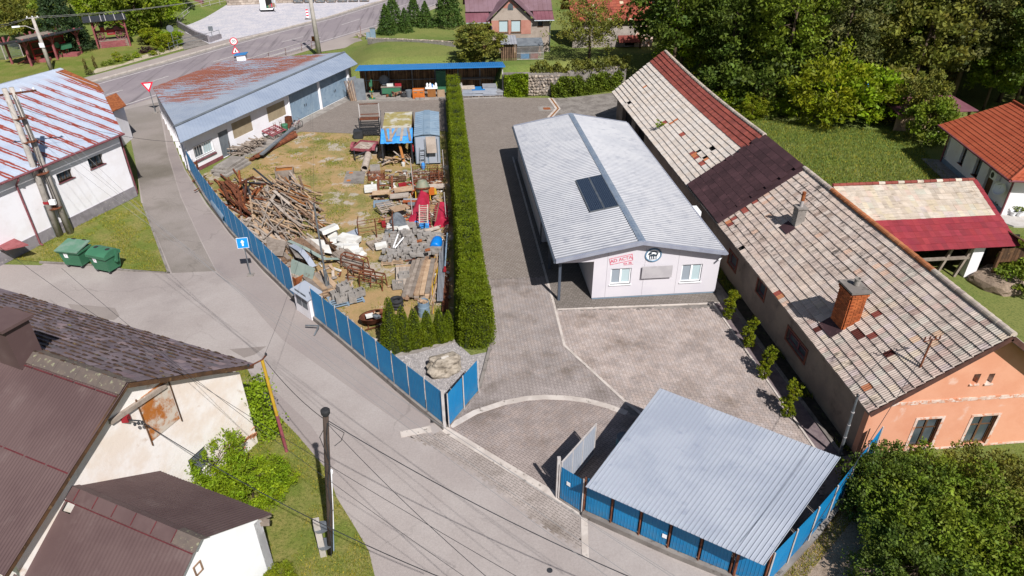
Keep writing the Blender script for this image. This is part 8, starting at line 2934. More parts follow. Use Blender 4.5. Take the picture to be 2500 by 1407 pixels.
for k,(x,y,z,r)in enumerate(((-.5,.2,.34,.1),(.15,.3,.34,.2),(-.2,-.25,.34,.0),(.4,-.2,.34,1.4),(-.1,.25,.73,.3),(.7,.25,.34,.2))):
 link('hollow_block',bm_h,None,M=TR((c.x+x,c.y+y,z),r+R(20)),label='hollow concrete block on the blue grey pallet',cat='block',group='hollow blocks by the cabinet')
cylinder_thing('concrete_pipe','pale concrete pipe section lying on the grass','pipe',W(890,412,.28),W(899,378,.28),.27,'wood_pale',wall=.05)
smp('concrete_cube',MB().mbox(TR(W(916,414,.3),.1),.75,.6,.6),'concrete','pale concrete cube beside the concrete pipe','block')
for k,(pts,lab)in enumerate((([(838,446),(846,418),(892,418),(888,448)],'large grey plastic road plate with orange corner marks'),)):
 m=MB()
 m.slab([W(a,b,.07)for a,b in pts],.05)
 T=thing('road_plate',lab,'plate',W(865,432))
 m.bd('plate',MT.kerb_grey,T)
 for(a,b)in((857,422),(851,441)):
  q=W(a,b,.075)
  MB().box(q.x-.14,q.x+.14,q.y-.14,q.y+.14,.072,.08).bd('marker',MT.orange_plastic,T)
def trailer():
 c=W(893,372)
 T=thing('trailer','small red single axle trailer with black drawbar','trailer',c,R(-18))
 MB().box(-.75,.75,-1.0,.9,.48,.54).bd('floor',MT.wood_grey,T,True)
 for(x0,x1,y0,y1)in((-.8,-.752,-1.0,.9),(.752,.8,-1.0,.9),(-.8,.8,-1.06,-1.002),(-.8,.8,.902,.96)):
  MB().box(x0,x1,y0,y1,.46,.68).bd('side_board',MT.faded_red,T,True)
 for s in(-1,1):
  m=MB()
  pts=[(s*.95,-.1+.5*math.cos(a),.36+.46*math.sin(a))for a in np.linspace(R(10),R(170),9)]
  for p,q in zip(pts[:-1],pts[1:]):
   m.beam(p,q,.26,.03)
  m.bd('mudguard',MT.faded_red,T,True)
  w=MB().tube([(s*.86,-.1,.34),(s*1.04,-.1,.34)],.34,18).bd('wheel',MT.black,T,True)
  MB().tube([(s*1.03,-.1,.34),(s*1.05,-.1,.34)],.18,14).bd('rim',MT.white_metal,w,True)
  MB().beam((s*.55,-1.0,.5),(0,-2.1,.42),.08,.08).bd('drawbar',MT.dark_metal,T,True)
 MB().cyl((0,-2.1,0),(0,-2.1,.5),.035,n=6).bd('jockey_leg',MT.dark_metal,T,True)
 MB().cyl((-.86,-.1,.34),(.86,-.1,.34),.04,n=6).bd('axle',MT.dark_metal,T,True)
 pile_c=[(rnd.uniform(-.5,.5),rnd.uniform(-.8,.6))for _ in range(8)]
 m=MB()
 for x,y in pile_c:
  m.mbox(TR((x,y,.58),rnd.random()*3,rnd.uniform(-.2,.2)),.5,.12,.05)
 m.bd('load',MT.wood_pale,T,True,kind='stuff')
trailer()
c=W(905,335)
T=thing('stillage_frame','tall dark steel frame with slatted rack behind the red trailer','frame',c)
hF=ZAT(905,262,c)
for(x,y)in((-.85,0),(.85,0),(-.85,1.1),(.85,1.1)):
 z=hF if y>0 else 1.7
 MB().box(x-.045,x+.045,y-.045,y+.045,0,z).bd('upright',MT['dark_metal' if z<2 else 'white_metal'],T,True)
MB().box(-.85,.85,1.06,1.14,hF-.06,hF).bd('top_rail',MT.rust,T,True)
MB().box(-.85,.85,1.06,1.14,1.66,1.72).bd('rail',MT.rust,T,True)
MB().box(-.85,.85,.35,1.1,1.4,1.45).bd('shelf',MT.rust,T,True)
for k in range(7):
 MB().box(-.8,.8,.02,.06,.25+k*.17,.36+k*.17).bd('slat',MT.black,T,True)
MB().beam((.95,-.2,0),(.95,1.4,1.9),.05,.05).bd('brace',MT.dark_metal,T,True)
MB().box(-1.4,-.6,-.5,.3,.05,.7).bd('engine_block',MT.dark_metal,T,True)
def shelters():
 yF=W(970,405).y
 x0,x1=W(937,405).x,W(1008,405).x
 yB=W(970,330).y+1.0
 T=thing('tarp_shelter','makeshift yard shelter with mossy white roof and blue sheet front slope','shelter',((x0+x1)/2,yF,0))
 zt,zm=2.45,2.35
 yr=yF+1.9
 MB().slab([(x0,yr,zm),(x1,yr,zm),(x1,yr+4.1,zt),(x0,yr+4.1,zt)],.08).bd('roof_panel',MT.mossy_top,T)
 m=MB()
 n=8
 for k in range(n):
  a,b=x0-.1+(x1-x0+.2)*k/n,x0-.1+(x1-x0+.2)*(k+1)/n
  s=.04*math.sin(k*1.7)
  m.slab([(a,yF+.25,1.75+s),(b,yF+.25,1.75-s),(b,yr+.1,zm+.02),(a,yr+.1,zm+.02)],.02)
 m.bd('sheet_slope',MT.tarp_blue,T)
 m=MB()
 m.slab([(x0+1.1,yF+1.0,2.07),(x1-.35,yF+1.0,2.07),(x1-.35,yr+.1,zm+.045),(x0+1.1,yr+.1,zm+.045)],.015)
 m.bd('grey_sheet',MT.container,T)
 for k,(xx,dx)in enumerate(((.2,.15),(.62,.05),(1.1,-.35),(1.55,-.08),(1.95,.12))):
  p=Vr((x0+xx*(x1-x0)/2.2,yr+.1,zm+.05))
  q=Vr((p.x+dx*1.6,yF+.4,1.86))
  MB().beam(p,q,.2,.03).bd('weight_board',MT.wood_grey,T)
 for(x,y,z)in((x0,yF+.3,1.75),(x1,yF+.3,1.75),(x0,yr,zm),(x1,yr,zm),(x0,yr+4,zt),(x1,yr+4,zt)):
  MB().box(x-.06,x+.06,y-.06,y+.06,0,z-.02).bd('post',MT.dark_metal,T)
 MB().box(x0,x1,yr+3.9,yr+3.98,0,zt-.1).bd('back_wall',MT.wood_dark,T)
 MB().box(x0-.02,x0+.02,yr,yr+3.9,0,zm-.05).bd('side_wall',MT.dark_metal,T)
 rg=random.Random(61)
 me=[MB().mbox(Matrix.Identity(4),rg.uniform(.8,2.0),rg.uniform(.06,.2),.04).mesh('offcut',MT[k])for k in('wood_tan','wood_pale','wood_brown','wood_tan')]
 for k in range(26):
  link('offcut',rg.choice(me),None,M=TR((rg.uniform(x0+.2,x1-.2),yF+rg.uniform(.1,1.6),.1+.03*k*.6),rg.gauss(0,.9),rg.uniform(-.2,.2),rg.uniform(-.5,.5)),label='timber offcut heaped under the blue sheeted shelter',cat='offcut',group='offcuts under the shelter')
 for k,(x,mt,lab)in enumerate(((.45,'yellow','yellow bucket under the blue sheeted shelter'),(.68,'styro','white bucket in front of the blue sheeted shelter'))):
  p=Vr((x0+(x1-x0)*x,yF+(.5 if k==0 else-.15),.25 if k==0 else 0))
  S=thing('bucket',lab,'bucket',p)
  MB().lathe(p,[(.12,0),(.16,.3),(.14,.3),(.11,.05)],14).bd('body',MT[mt],S)
  MB().tube([p+Vr((math.cos(a)*.16,0,.28+.12*math.sin(a)))for a in np.linspace(0,3.14,8)],.008,4).bd('handle',MT.steel,S)
 p=Vr((x0+(x1-x0)*.72,yF+.1,0))
 smp('leaning_plank',MB().beam(p,p+Vr((.35*-1,.6,1.7)),.2,.04),'orange_board','bright orange tan plank leaning in the shelter opening','plank')
 c=Vr((x1+.1,yF+.35,1.0))
 S=thing('fire_extinguisher','red cylinder hanging at the right post of the blue sheeted shelter','extinguisher',c)
 MB().lathe(c,[(.07,0),(.085,.04),(.085,.42),(.04,.5),(.03,.58)],12).bd('body',MT.red_paint,S)
 MB().tube([c+Vr((0,0,.55)),c+Vr((.1,-.03,.45)),c+Vr((.1,-.03,.1))],.015,5).bd('hose',MT.black,S)
 a0,a1=W(1012,408),W(1078,410)
 C_=thing('steel_container','pale blue steel container with ribbed roof and crumpled door panel','container',(a0.x,a0.y,0))
 X0,X1,Y0,Y1,Z=a0.x+.15,a1.x-.05,a0.y+.2,a0.y+6.2,2.45
 MB().box(X0,X1,Y0+.1,Y1,.12,Z-.06).bd('body',MT.container,C_)
 corr((X0-.04,Y0,Z-.03),(X0-.04,Y1,Z-.03),((X0+X1)/2-.25,Y1,Z+.1),((X0+X1)/2-.25,Y0,Z+.1),.5,.03,'trap',.03).bd('roof_half',MT.container,C_)
 corr((X1+.04,Y0,Z-.03),(X1+.04,Y1,Z-.03),((X0+X1)/2+.25,Y1,Z+.1),((X0+X1)/2+.25,Y0,Z+.1),.5,.03,'trap',.03).bd('roof_half',MT.container,C_)
 MB().box((X0+X1)/2-.25,(X0+X1)/2+.25,Y0,Y1,Z+.06,Z+.16).bd('roof_spine',MT.container,C_)
 for k in range(2):
  xa=X0+.06+k*(X1-X0)/2
  xb=xa+(X1-X0)/2-.12
  d_=MB().box(xa,xb,Y0+.03,Y0+.08,.18,Z-.15).bd('door',MT.galv_dull,C_)
  MB().cyl((xb-.15,Y0,.3),(xb-.15,Y0,Z-.3),.025,n=6).bd('lock_rod',MT.steel,d_)
 m=MB()
 m.slab([(X0+.9,Y0-.35,1.15),(X1-.25,Y0-.35,1.15),(X1-.3,Y0+.02,2.35),(X0+.85,Y0+.02,2.35)],.04)
 smp('old_window',m,'rough_render','framed old window leaning against the steel container','window')
 T2=thing('step_ladder','short grey step ladder leaning on the steel container','ladder',(X0+.5,Y0-.4,0))
 for x in(X0+.35,X0+.75):
  MB().beam((x,Y0-.5,0),(x,Y0-.02,1.5),.05,.04).bd('stile',MT.steel,T2)
 for k in range(5):
  MB().beam((X0+.35,Y0-.42+.085*k,.25+.27*k),(X0+.75,Y0-.42+.085*k,.25+.27*k),.06,.025).bd('rung',MT.steel,T2)
 p=Vr((X0+.55,Y0-.75,0))
 m=MB().lathe(p,[(.12,0),(.15,.25),(.12,.5),(.05,.55)],10)
 smp('blue_sack',m,'tarp_blue','small bright blue sack at the foot of the step ladder','sack')
shelters()
# ------------------------------------------------------------------ junk along the hedge
def rusty_basket(label,c,rz,lx,ly,h):
 T=thing('wire_basket',label,'basket',c,rz,'rusty wire baskets')
 m=MB()
 for side in range(4):
  L=lx if side%2==0 else ly
  n=int(L/.12)
  for k in range(n+1):
   u=-L/2+L*k/n
   x,y={0:(u,-ly/2),1:(lx/2,u),2:(u,ly/2),3:(-lx/2,u)}[side]
   m.cyl((x,y,.05),(x,y,h),.012,n=4)
 for z in np.linspace(.08,h,5):
  for a,b in(((-lx/2,-ly/2),(lx/2,-ly/2)),((lx/2,-ly/2),(lx/2,ly/2)),((lx/2,ly/2),(-lx/2,ly/2)),((-lx/2,ly/2),(-lx/2,-ly/2))):
   m.cyl((*a,z),(*b,z),.016,n=4)
 m.bd('wire_sides',MT.rust,T,True)
 for x in(-lx/2,lx/2):
  for y in(-ly/2,ly/2):
   MB().box(x-.03,x+.03,y-.03,y+.03,0,h+.04).bd('corner_post',MT.rust,T,True)
 MB().box(-lx/2,lx/2,-ly/2,ly/2,.05,.08).bd('floor',MT.rust,T,True)
 return T
rusty_basket('rusty wire mesh basket in front of the steel container',W(1040,440),.05,1.9,1.1,.9)
rusty_basket('smaller rusty wire mesh basket against the hedge',W(1066,438),.05,.9,.9,.7)
rusty_basket('low rusty wire mesh basket beside the grey road plate',W(920,435),.1,1.2,1.1,.35)
for(px,py,lab,rz,mat,z,tl)in((971,440,'dark pallet lying on bare ground behind the bricks',.05,'wood_dark',.0,(0,0)),(945,520,'grey slatted pallet tilted against the brick pallets',.6,'wood_grey',.35,(.35,.1)),(935,500,'blue grey pallet under loose planks at the left of the brick pallets',.05,'container',.0,(0,0)),(1005,500,'pallet under the stacked red bricks',.05,'wood_grey',0,(0,0)),(1000,540,'pallet under the flat boards in front of the red bricks',.05,'wood_grey',0,(0,0)),(965,600,'pallet under grey rubble beside the rusty rack',.1,'wood_grey',0,(0,0)),(1030,605,'pallet under grey concrete blocks by the hedge',.05,'wood_grey',0,(0,0)),(1025,640,'dark pallet under grey slabs by the hedge',.05,'dark_metal',0,(0,0)),(958,640,'pallet under mixed stone pieces at the yard centre',.05,'wood_tan',0,(0,0)),(925,600,'tilted pallet with white blocks beside the rubble',.5,'wood_grey',.02,(.1,.05))):
 pallet(lab,W(px,py),rz,mat,1.3,1.0,z,tl)
rg=random.Random(71)
bk=[MB().mbox(Matrix.Identity(4),.25,.12,.065,(g_,g_,g_)).mesh('loose_brick',MT.brick)for g_ in(.85,1.0,1.15)]
for(px,py,n,z0,lab,grp)in((1005,470,60,.02,'loose red brick in the heap behind the stacked boards','brick heap'),(1003,503,48,.15,'red brick on the pallet beside the cement mixer','bricks on the pallet'),(960,545,14,.02,'loose red brick lying in front of the brick pallets','stray bricks')):
 c=W(px,py)
 for k in range(n):
  if grp=='bricks on the pallet':
   i,j,l=k%4,(k//4)%4,k//16
   M=TR((c.x-.4+i*.27,c.y-.25+j*.14,z0+.035+l*.07),rg.uniform(-.05,.05))
  else:
   M=TR((c.x+rg.gauss(0,.45),c.y+rg.gauss(0,.35),z0+.035+max(0,.25-.01*k)),rg.random()*3,rg.uniform(-.3,.3),rg.uniform(-.3,.3))
  link('loose_brick',rg.choice(bk),None,M=M,label=lab,cat='brick',group=grp)
for(px,py,z,lx,ly,rz,mat,lab)in((930,470,.55,1.2,.6,.05,'wood_tan','tan board box lying on the left pallet'),(985,462,.5,1.3,.7,.1,'wood_tan','tan board lying across the brick heap'),(975,478,.45,1.3,.6,0,'wood_pale','pale board in front of the brick heap'),(975,508,.65,1.2,.8,.5,'wood_tan','brown framed board tilted on the brick pallet'),(1010,498,.55,.8,.4,.0,'grey_sheet','grey box on the brick pallet'),(960,538,.3,1.2,.9,-.4,'wood_tan','square tan board lying on rubble'),(1000,548,.35,1.1,.8,.3,'concrete','grey cracked slab lying in front of the pallets'),(985,560,.35,.7,.5,.3,'styro','white foam piece between the slabs'),(958,553,.4,.7,.5,0,'styro','white foam block behind the grey sheet'),(1030,565,.4,2.4,.3,.02,'wood_pale','long pale beam across the concrete block pallets'),(1055,560,.6,1.0,.25,.6,'wood_pale','short pale plank resting on the beam by the hedge'),(1040,470,.3,1.5,.8,.1,'yellow','yellow board behind the cement mixer'),(1065,455,.4,1.2,.6,.1,'wood_pale','cream board by the hedge behind the cement mixer'),(905,460,.25,.9,.9,.1,'styro','white printed sack beside the low wire basket'),(930,600,.3,.7,.5,.2,'styro','white plaster block on the tilted pallet'),(985,650,.35,.9,.15,0,'wood_tan','short tan beam on the stone pallet')):
 smp('loose_board' if 'board' in lab or 'beam' in lab or 'plank' in lab else 'loose_piece',MB().mbox(TR(W(px,py,z),rz,rg.uniform(-.08,.08),rg.uniform(-.08,.08)),lx,ly,.09 if mat!='styro' else.22),mat,lab,'board' if 'board' in lab else 'debris')
c=W(942,462)
T=thing('rusty_trestle','rusty angular steel frame standing beside the low wire basket','frame',c)
for x in(-.5,.5):
 MB().beam((x,-.4,0),(x,.3,.9),.16,.06).bd('leg',MT.rust,T,True)
for z,y in((.35,-.13),(.7,.13)):
 MB().beam((-.5,y,z),(.5,y,z),.1,.06).bd('bar',MT.rust,T,True)
c=W(1034,492)
T=thing('cement_mixer','grey green cement mixer drum on a frame beside the bricks','cement mixer',c)
Mx=Matrix.Rotation(R(-14),4,'X')
MB().lathe((0,0,.55),[(.22,0),(.46,.18),(.5,.4),(.5,.55),(.34,.85),(.28,.98),(.24,.98),(.3,.82),(.44,.5)],18,M=Mx).bd('drum',MT.tank_green,T,True,smooth=True)
for s in(-1,1):
 MB().beam((s*.5,-.3,0),(s*.5,0,.9),.06,.06).bd('leg',MT.yellow,T,True)
 MB().beam((s*.5,.35,0),(s*.5,0,.9),.06,.06).bd('leg',MT.yellow,T,True)
 w=MB().tube([(s*.56,.35,.2),(s*.64,.35,.2)],.2,14).bd('wheel',MT.black,T,True)
MB().box(.42,.8,-.2,.25,.55,.95).bd('motor_box',MT.orange_plastic,T,True)
MB().lathe((0,0,.98),[(.505,0),(.53,.03),(.53,.07),(.505,.1)],18,M=Mx).bd('ring_gear',MT.rust,T,True)
m=MB()
P=[W(985,450,.35),W(1000,445,.5),(W(1015,452,.4)),W(1030,448,.5),W(1045,455,.45),W(1058,462,.3)]
m.tube(P,.035,6)
smp('red_hose',m,'red_paint','red hose looping over the brick heap','hose')
smp('red_crate',MB().mbox(TR(W(982,453,.35),.3),.55,.35,.3),'red_paint','small red crate on the brick heap','crate')
smp('red_canister',MB().mbox(TR(W(937,548,.2),.1),.25,.3,.4),'red_paint','small red canister on the grass beside the planks','canister')
def drape(name,label,px_poly,zf,mat,n=14,cat='tarpaulin'):
 q=WL(px_poly)
 vs,fs=[],[]
 for j in range(n+1):
  for i in range(n+1):
   u,v=i/n,j/n
   p=q[0].lerp(q[1],u).lerp(q[3].lerp(q[2],u),v)
   vs.append((p.x,p.y,max(.03,zf(u,v)+.05*math.sin(u*13+v*4)*math.sin(v*9))))
 for j in range(n):
  for i in range(n):
   a=j*(n+1)+i
   fs.append((a,a+1,a+n+2,a+n+1))
 k=len(vs)
 vs2=[(x,y,0.0)for x,y,z in vs]
 edge=[i for i in range(n+1)]+[j*(n+1)+n for j in range(1,n+1)]+[n*(n+1)+i for i in range(n-1,-1,-1)]+[j*(n+1)for j in range(n-1,0,-1)]
 m=MB()
 m.add(vs+vs2,fs+[(edge[i],edge[(i+1)%len(edge)],k+edge[(i+1)%len(edge)],k+edge[i])for i in range(len(edge))])
 c=m.f[0]
 return m.bd(name,MT[mat],None,smooth=False,label=label,cat=cat)
drape('tarpaulin','large crimson tarpaulin draped over a heap by the hedge',[(1000,556),(1052,556),(1048,490),(1022,496)],lambda u,v:.55+.45*math.sin(math.pi*min(1,u*1.0+.05)),'tarp_red')
drape('tarpaulin','small crimson tarpaulin in the shade of the hedge',[(1060,560),(1096,552),(1092,512),(1062,515)],lambda u,v:.35+.3*math.sin(math.pi*u),'tarp_red')
drape('tarpaulin','crumpled bright blue tarpaulin below the crimson one',[(1010,558),(1048,562),(1048,540),(1022,540)],lambda u,v:.25+.3*math.sin(math.pi*v)+.12*math.sin(u*9),'tarp_blue')
drape('roofing_sheet','dark grey bent roofing sheet lying over the rubble',[(940,572),(1002,566),(990,545),(952,548)],lambda u,v:.3+.55*math.sin(math.pi*u)*(.6+.4*v),'grey_sheet',10,'sheet')
def ladder(label,p,q,w,n,mat='wood_grey'):
 T=thing('ladder',label,'ladder',p,0,'ladders by the cement mixer')
 d=(q-p).normalized()
 s=d.cross(Vr((0,0,1))).normalized()*(w/2)
 for k in(-1,1):
  MB().beam(p+s*k,q+s*k,.07,.05).bd('stile',MT[mat],T)
 for i in range(n):
  c=p.lerp(q,(i+.5)/n)
  MB().beam(c-s,c+s,.05,.035).bd('rung',MT[mat],T)
ladder('pale wooden ladder lying up the crimson tarpaulin',W(1034,546,.9),W(1034,500,1.75),.52,10,'wood_pale')
ladder('brown wooden ladder leaning right of the pale ladder',W(1052,540,.7),W(1062,492,1.7),.6,9,'wood_brown')
for k,(a,b,z,lab)in enumerate(((1010,552,2.3,'thin white post standing beside the crimson tarpaulin'),(1010,470,2.6,'thin grey post standing behind the brick pallet'),(1090,545,2.2,'thin grey post standing in front of the hedge by the tarpaulin'),(1085,430,2.1,'thin grey post standing by the steel container corner'))):
 p=W(a,b)
 smp('thin_post',MB().cyl(p,p+Vr((-.05,0,z)),.03,n=8),'white_metal',lab,'post','thin posts along the hedge')
for k,(a,b,c,d)in enumerate(((960,605,972,572),(964,606,985,580))):
 smp('white_pipe',MB().cyl(W(a,b,.45),W(c,d,.8),.04,n=8),'white_pvc','white plastic pipe lying on the rubble, %s'%('steeper one' if k==0 else 'flatter one'),'pipe','white pipes on the rubble')
smp('steel_tube',MB().cyl(W(985,487,.8),W(1025,487,.8),.06,n=8),'galv','thick bright steel tube lying across the brick pallet','pipe')
rg=random.Random(81)
bl=[block_mesh(.4,.2,.2),block_mesh(.5,.25,.18),block_mesh(.3,.2,.15)]
for(px,py,n,sx,sy,h,lab,grp)in((1030,590,46,1.1,.7,.5,'grey concrete block stacked on the pallet by the hedge','blocks by the hedge'),(970,592,40,.8,.6,.3,'grey rubble block heaped beside the rusty rack','rubble by the rack'),(1025,628,34,1.1,.6,.55,'grey slab block on the dark pallet','slabs on the dark pallet'),(958,632,26,.8,.5,.35,'mixed stone block on the pallet at the yard centre','stone pallet'),(1000,615,30,1.2,.6,.15,'loose broken block between the pallets','loose broken blocks')):
 c=W(px,py)
 for k in range(n):
  link('rubble_block',rg.choice(bl),None,M=TR((c.x+rg.uniform(-sx,sx),c.y+rg.uniform(-sy,sy),.22+rg.random()*h*(k/n)**.5),rg.choice((0,1.57))+rg.gauss(0,.2),rg.uniform(-.12,.12),rg.uniform(-.12,.12)),label=lab,cat='block',group=grp)
for k,(px,py)in enumerate(((1018,590),(1038,612))):
 cylinder_thing('clay_pipe','short brown clay pipe lying on the blocks, %s'%('upper one' if k==0 else 'lower one'),'pipe',W(px,py,.85),W(px+12,py-3,.9),.09,'rust_bright',wall=.02,n=12)
a,b=W(1062,605,.42),W(1072,575,.5)
T=thing('blue_barrel','bright blue plastic barrel lying by the hedge','barrel',a)
M=Vr(b-a).to_track_quat('Z','Y').to_matrix().to_4x4()
MB().lathe(a,[(.2,-.02),(.3,0),(.33,.15),(.34,.5),(.33,.8),(.27,.98),(.16,1.03)],20,M=M).bd('body',MT.barrel_blue,T,smooth=True)
MB().lathe(a+M@Vr((0,0,.4)),[(.342,0),(.352,.03),(.342,.06)],20,M=M).bd('hoop',MT.barrel_blue,T)
MB().lathe(a+M@Vr((.08,0,1.0)),[(.05,0),(.05,.06)],10,M=M).bd('bung',MT.black,T)
stack((985,665),(985,700),2,4,2.2,.2,.12,['wood_pale'],'white_beam','white painted concrete beam in the row at the yard centre','white beams',221,.1,'beam',.02)
stack((1030,640),(1000,740),3,4,4.2,.22,.1,['wood_grey','wood_brown'],'long_timber','long weathered timber in the stack leading to the tyres','long timbers by the tyres',222,.08,'timber',.02,.25)
stack((1050,640),(1030,740),3,3,3.8,.26,.1,['wood_grey','wood_tan'],'long_timber','long weathered timber in the stack along the hedge','long timbers along the hedge',223,.08,'timber',.02,.25)
pile(16,[(1055,650),(1072,650),(1062,730),(1050,730)],((1065,640),(1052,740)),.08,(2.0,3.6),(.04,.08),(.04,.06),.4,['wood_tan','yellow','wood_brown'],'pole_timber','thin tan pole lying along the hedge','pole','thin poles along the hedge',224,.04)
for k in range(16):
 a,b=W(1068+(k%5)*3.2,735,.12+.08*(k//5)),W(1075+(k%5)*3.4,590,.15+.08*(k//5))
 smp('scaffold_tube',MB().cyl(a,b,.03,n=6),'galv','galvanised scaffold tube in the bundle along the hedge','tube','scaffold tubes')
for k in range(20):
 a,b=W(1080+(k%6)*2.5,760,.1+.06*(k//6)),W(1083+(k%6)*2.5,650+3*k,.12+.06*(k//6))
 smp('rebar_rod',MB().cyl(a,b,.018,n=5),'rust','rusty reinforcing rod in the shaded bundle by the hedge','rod','rusty rods')
a,b=W(1086,655,.5),W(1092,570,.9)
T=thing('prop','blue steel building prop with red collar leaning along the hedge','prop',a)
MB().cyl(a,b,.045,n=8).bd('tube',MT.container,T)
MB().cyl(a-(b-a).normalized()*.25,a+(b-a).normalized()*.12,.10,.06,10).bd('collar',MT.red_paint,T)
for k,(px,py)in enumerate(((972,705),(988,690))):
 c=W(px,py)
 link('hollow_block',bm_h,None,M=TR((c.x,c.y,.25+.2*k),.1),label='hollow concrete block on the ground beside the white beams, %s'%('lower one' if k==0 else 'upper one'),cat='block',group='hollow blocks by the white beams')
for k in range(3):
 c=W(970,752)
 T=thing('tyre','black tyre in the stack behind the thuja row, %s one'%('bottom','middle','top')[k],'tyre',(c.x,c.y,.2*k),0,'tyre stack')
 m=MB()
 ring=[(math.cos(a)*.26,math.sin(a)*.26,.1)for a in np.linspace(0,6.2832,21)]
 m.tube(ring,.1,8,False)
 m.bd('rubber',MT.black,T,True,smooth=True)
c=W(1036,770)
T=thing('wood_drum','blue grey steel drum filled with firewood behind the thuja row','drum',c)
MB().lathe((0,0,0),[(.3,0),(.3,.28),(.315,.3),(.3,.32),(.3,.58),(.315,.6),(.3,.62),(.3,.88),(.28,.88),(.28,.7)],18).bd('body',MT.container,T,True)
rgq=random.Random(2)
for k in range(14):
 a=rgq.random()*6.28
 r=rgq.random()*.2
 MB().mbox(TR((math.cos(a)*r,math.sin(a)*r,.86+rgq.random()*.06),a,rgq.uniform(-.4,.4)),.16,.08,.1).bd('firewood_piece',MT.wood_tan,T,True)
c=W(915,792)
T=thing('iron_tub','rusty brown iron tub with clutter on the grass left of the thujas','tub',c,R(20))
MB().lathe((0,0,.18),[(.35,0),(.55,.12),(.62,.38),(.66,.4),(.58,.38),(.5,.15),(.3,.05)],20,M=Matrix.Diagonal((1.15,.75,1,1))).bd('bowl',MT.rust,T,True,smooth=True)
for(x,y)in((-.4,-.2),(.4,-.2),(-.4,.2),(.4,.2)):
 MB().cyl((x,y,0),(x*.9,y*.9,.22),.03,n=6).bd('leg',MT.rust,T,True)
for k,(x,y,m_)in enumerate(((-.2,.05,'styro'),(.2,.1,'wood_tan'),(.1,-.15,'grey_sheet'),(.35,.2,'rust'))):
 MB().mbox(TR((x,y,.56),k),.4,.25,.12).bd('clutter',MT[m_],T,True)
MB().beam((-.6,-.45,.12),(.7,-.55,.2),.05,.05).bd('loose_bar',MT.rust,T,True)
rgd=random.Random(404)
dm=[('wood_tan',160),('wood_grey',260),('rust',160),('styro',60),('block',260),('wood_pale',120)]
dz1=[(p.x,p.y)for p in WL([(900,420),(1085,420),(1100,740),(965,740),(945,560),(905,470)])]
dz2=[(p.x,p.y)for p in WL([(510,440),(640,440),(770,500),(880,660),(860,740),(760,740),(640,640),(540,530)])]
m=MB()
for ki,(k,n)in enumerate(dm):
 for _ in range(n):
  zp_=dz1 if rgd.random()<.6 else dz2
  while True:
   x,y=rgd.uniform(-16,2),rgd.uniform(30,56)
   if inside(x,y,zp_):
    break
  L_=rgd.uniform(.1,.75)if k!='block' else rgd.uniform(.1,.3)
  m.mbox(TR((x,y,.04+rgd.random()*.12),rgd.random()*3.1,rgd.uniform(-.3,.3),rgd.uniform(-.3,.3)),L_,rgd.uniform(.05,.16),rgd.uniform(.03,.1),None,ki)
m.bd('mixed_scrap',[MT[k]for k,n in dm],kind='stuff')
rg=random.Random(91)
flat=[stone_mesh('flat_stone',MT.rubble,20+k,1,.8,.35,.3,1)for k in range(4)]
for k in range(46):
 t=k/46
 p=W(800+170*t+rg.uniform(-8,8),770+150*t+rg.uniform(-6,6))
 s=rg.uniform(.3,.6)
 link('flat_stone',rg.choice(flat),None,M=TR((p.x+.25,p.y+.25,.1+rg.random()*.15),rg.random()*6,0,0,(s,s,s)),label='flat rough stone lying along the inside of the street fence',cat='stone',group='stones along the fence')
 # ------------------------------------------------------------------ along the garage wall
rg=random.Random(95)
g0,g1=W(572,384),W(640,352)
d=(g1-g0).normalized()
lg=[MB().cyl((0,-.45,0),(0,.45,0),r,n=6).mesh('branch_log',MT.wood_grey)for r in(.05,.07,.04)]
yaw=math.atan2(d.y,d.x)
for k in range(90):
 L_=(g1-g0).length
 p=g0+d*rg.uniform(0,L_)+GRT*rg.uniform(-.1,.35)
 link('branch_log',rg.choice(lg),None,M=TR((p.x,p.y,.06+.75*rg.random()*(1-k/400)),yaw+R(90)+R(90)*(rg.random()<.5)+rg.gauss(0,.25),rg.uniform(-.1,.1)),label='grey branch log in the firewood stack against the garage wall',cat='log',group='firewood by the garage')
for k in range(3):
 a,b=W(612+14*k,390-2*k,.18+.0*k),W(722-2*k,332-6*k,.18)
 smp('steel_channel',MB().beam(a+Vr((0,0,.15*k)),b+Vr((0,0,.15*k)),.3,.12),'grey_sheet' if k==2 else 'rust',('rusty channel nearest the grass in front of the garage','rusty channel in the middle of the three by the garage','dark grey long channel on top of the channels by the garage')[k],'channel')
cylinder_thing('rusty_tube','long rusty tube lying on the grass before the garage','pipe',W(620,385,.2),W(658,365,.2),.16,'rust',wall=.02)
cylinder_thing('rusty_tube','large rusty tube right of the long one before the garage','pipe',W(680,352,.22),W(722,330,.22),.2,'rust',wall=.02)
T=pallet('red painted pallet standing on the channels by the garage',W(672,335),yaw,'faded_red',1.8,1.2,.5,(.25,0))
p=W(708,312)
S=thing('old_drum','rust brown drum standing against the garage wall by the bicycles','drum',p)
MB().lathe((p.x,p.y,0),[(.32,0),(.32,.45),(.34,.47),(.32,.5),(.32,1.0),(.3,1.0),(.3,.8)],16).bd('body',MT.rust,S)
p=W(697,325)
S=thing('green_bin','dark green round bin in front of the rust brown drum','bin',p)
MB().lathe((p.x,p.y,0),[(.26,0),(.3,.7),(.33,.72),(.3,.8),(.1,.84)],14).bd('body',MT.bin_green,S)
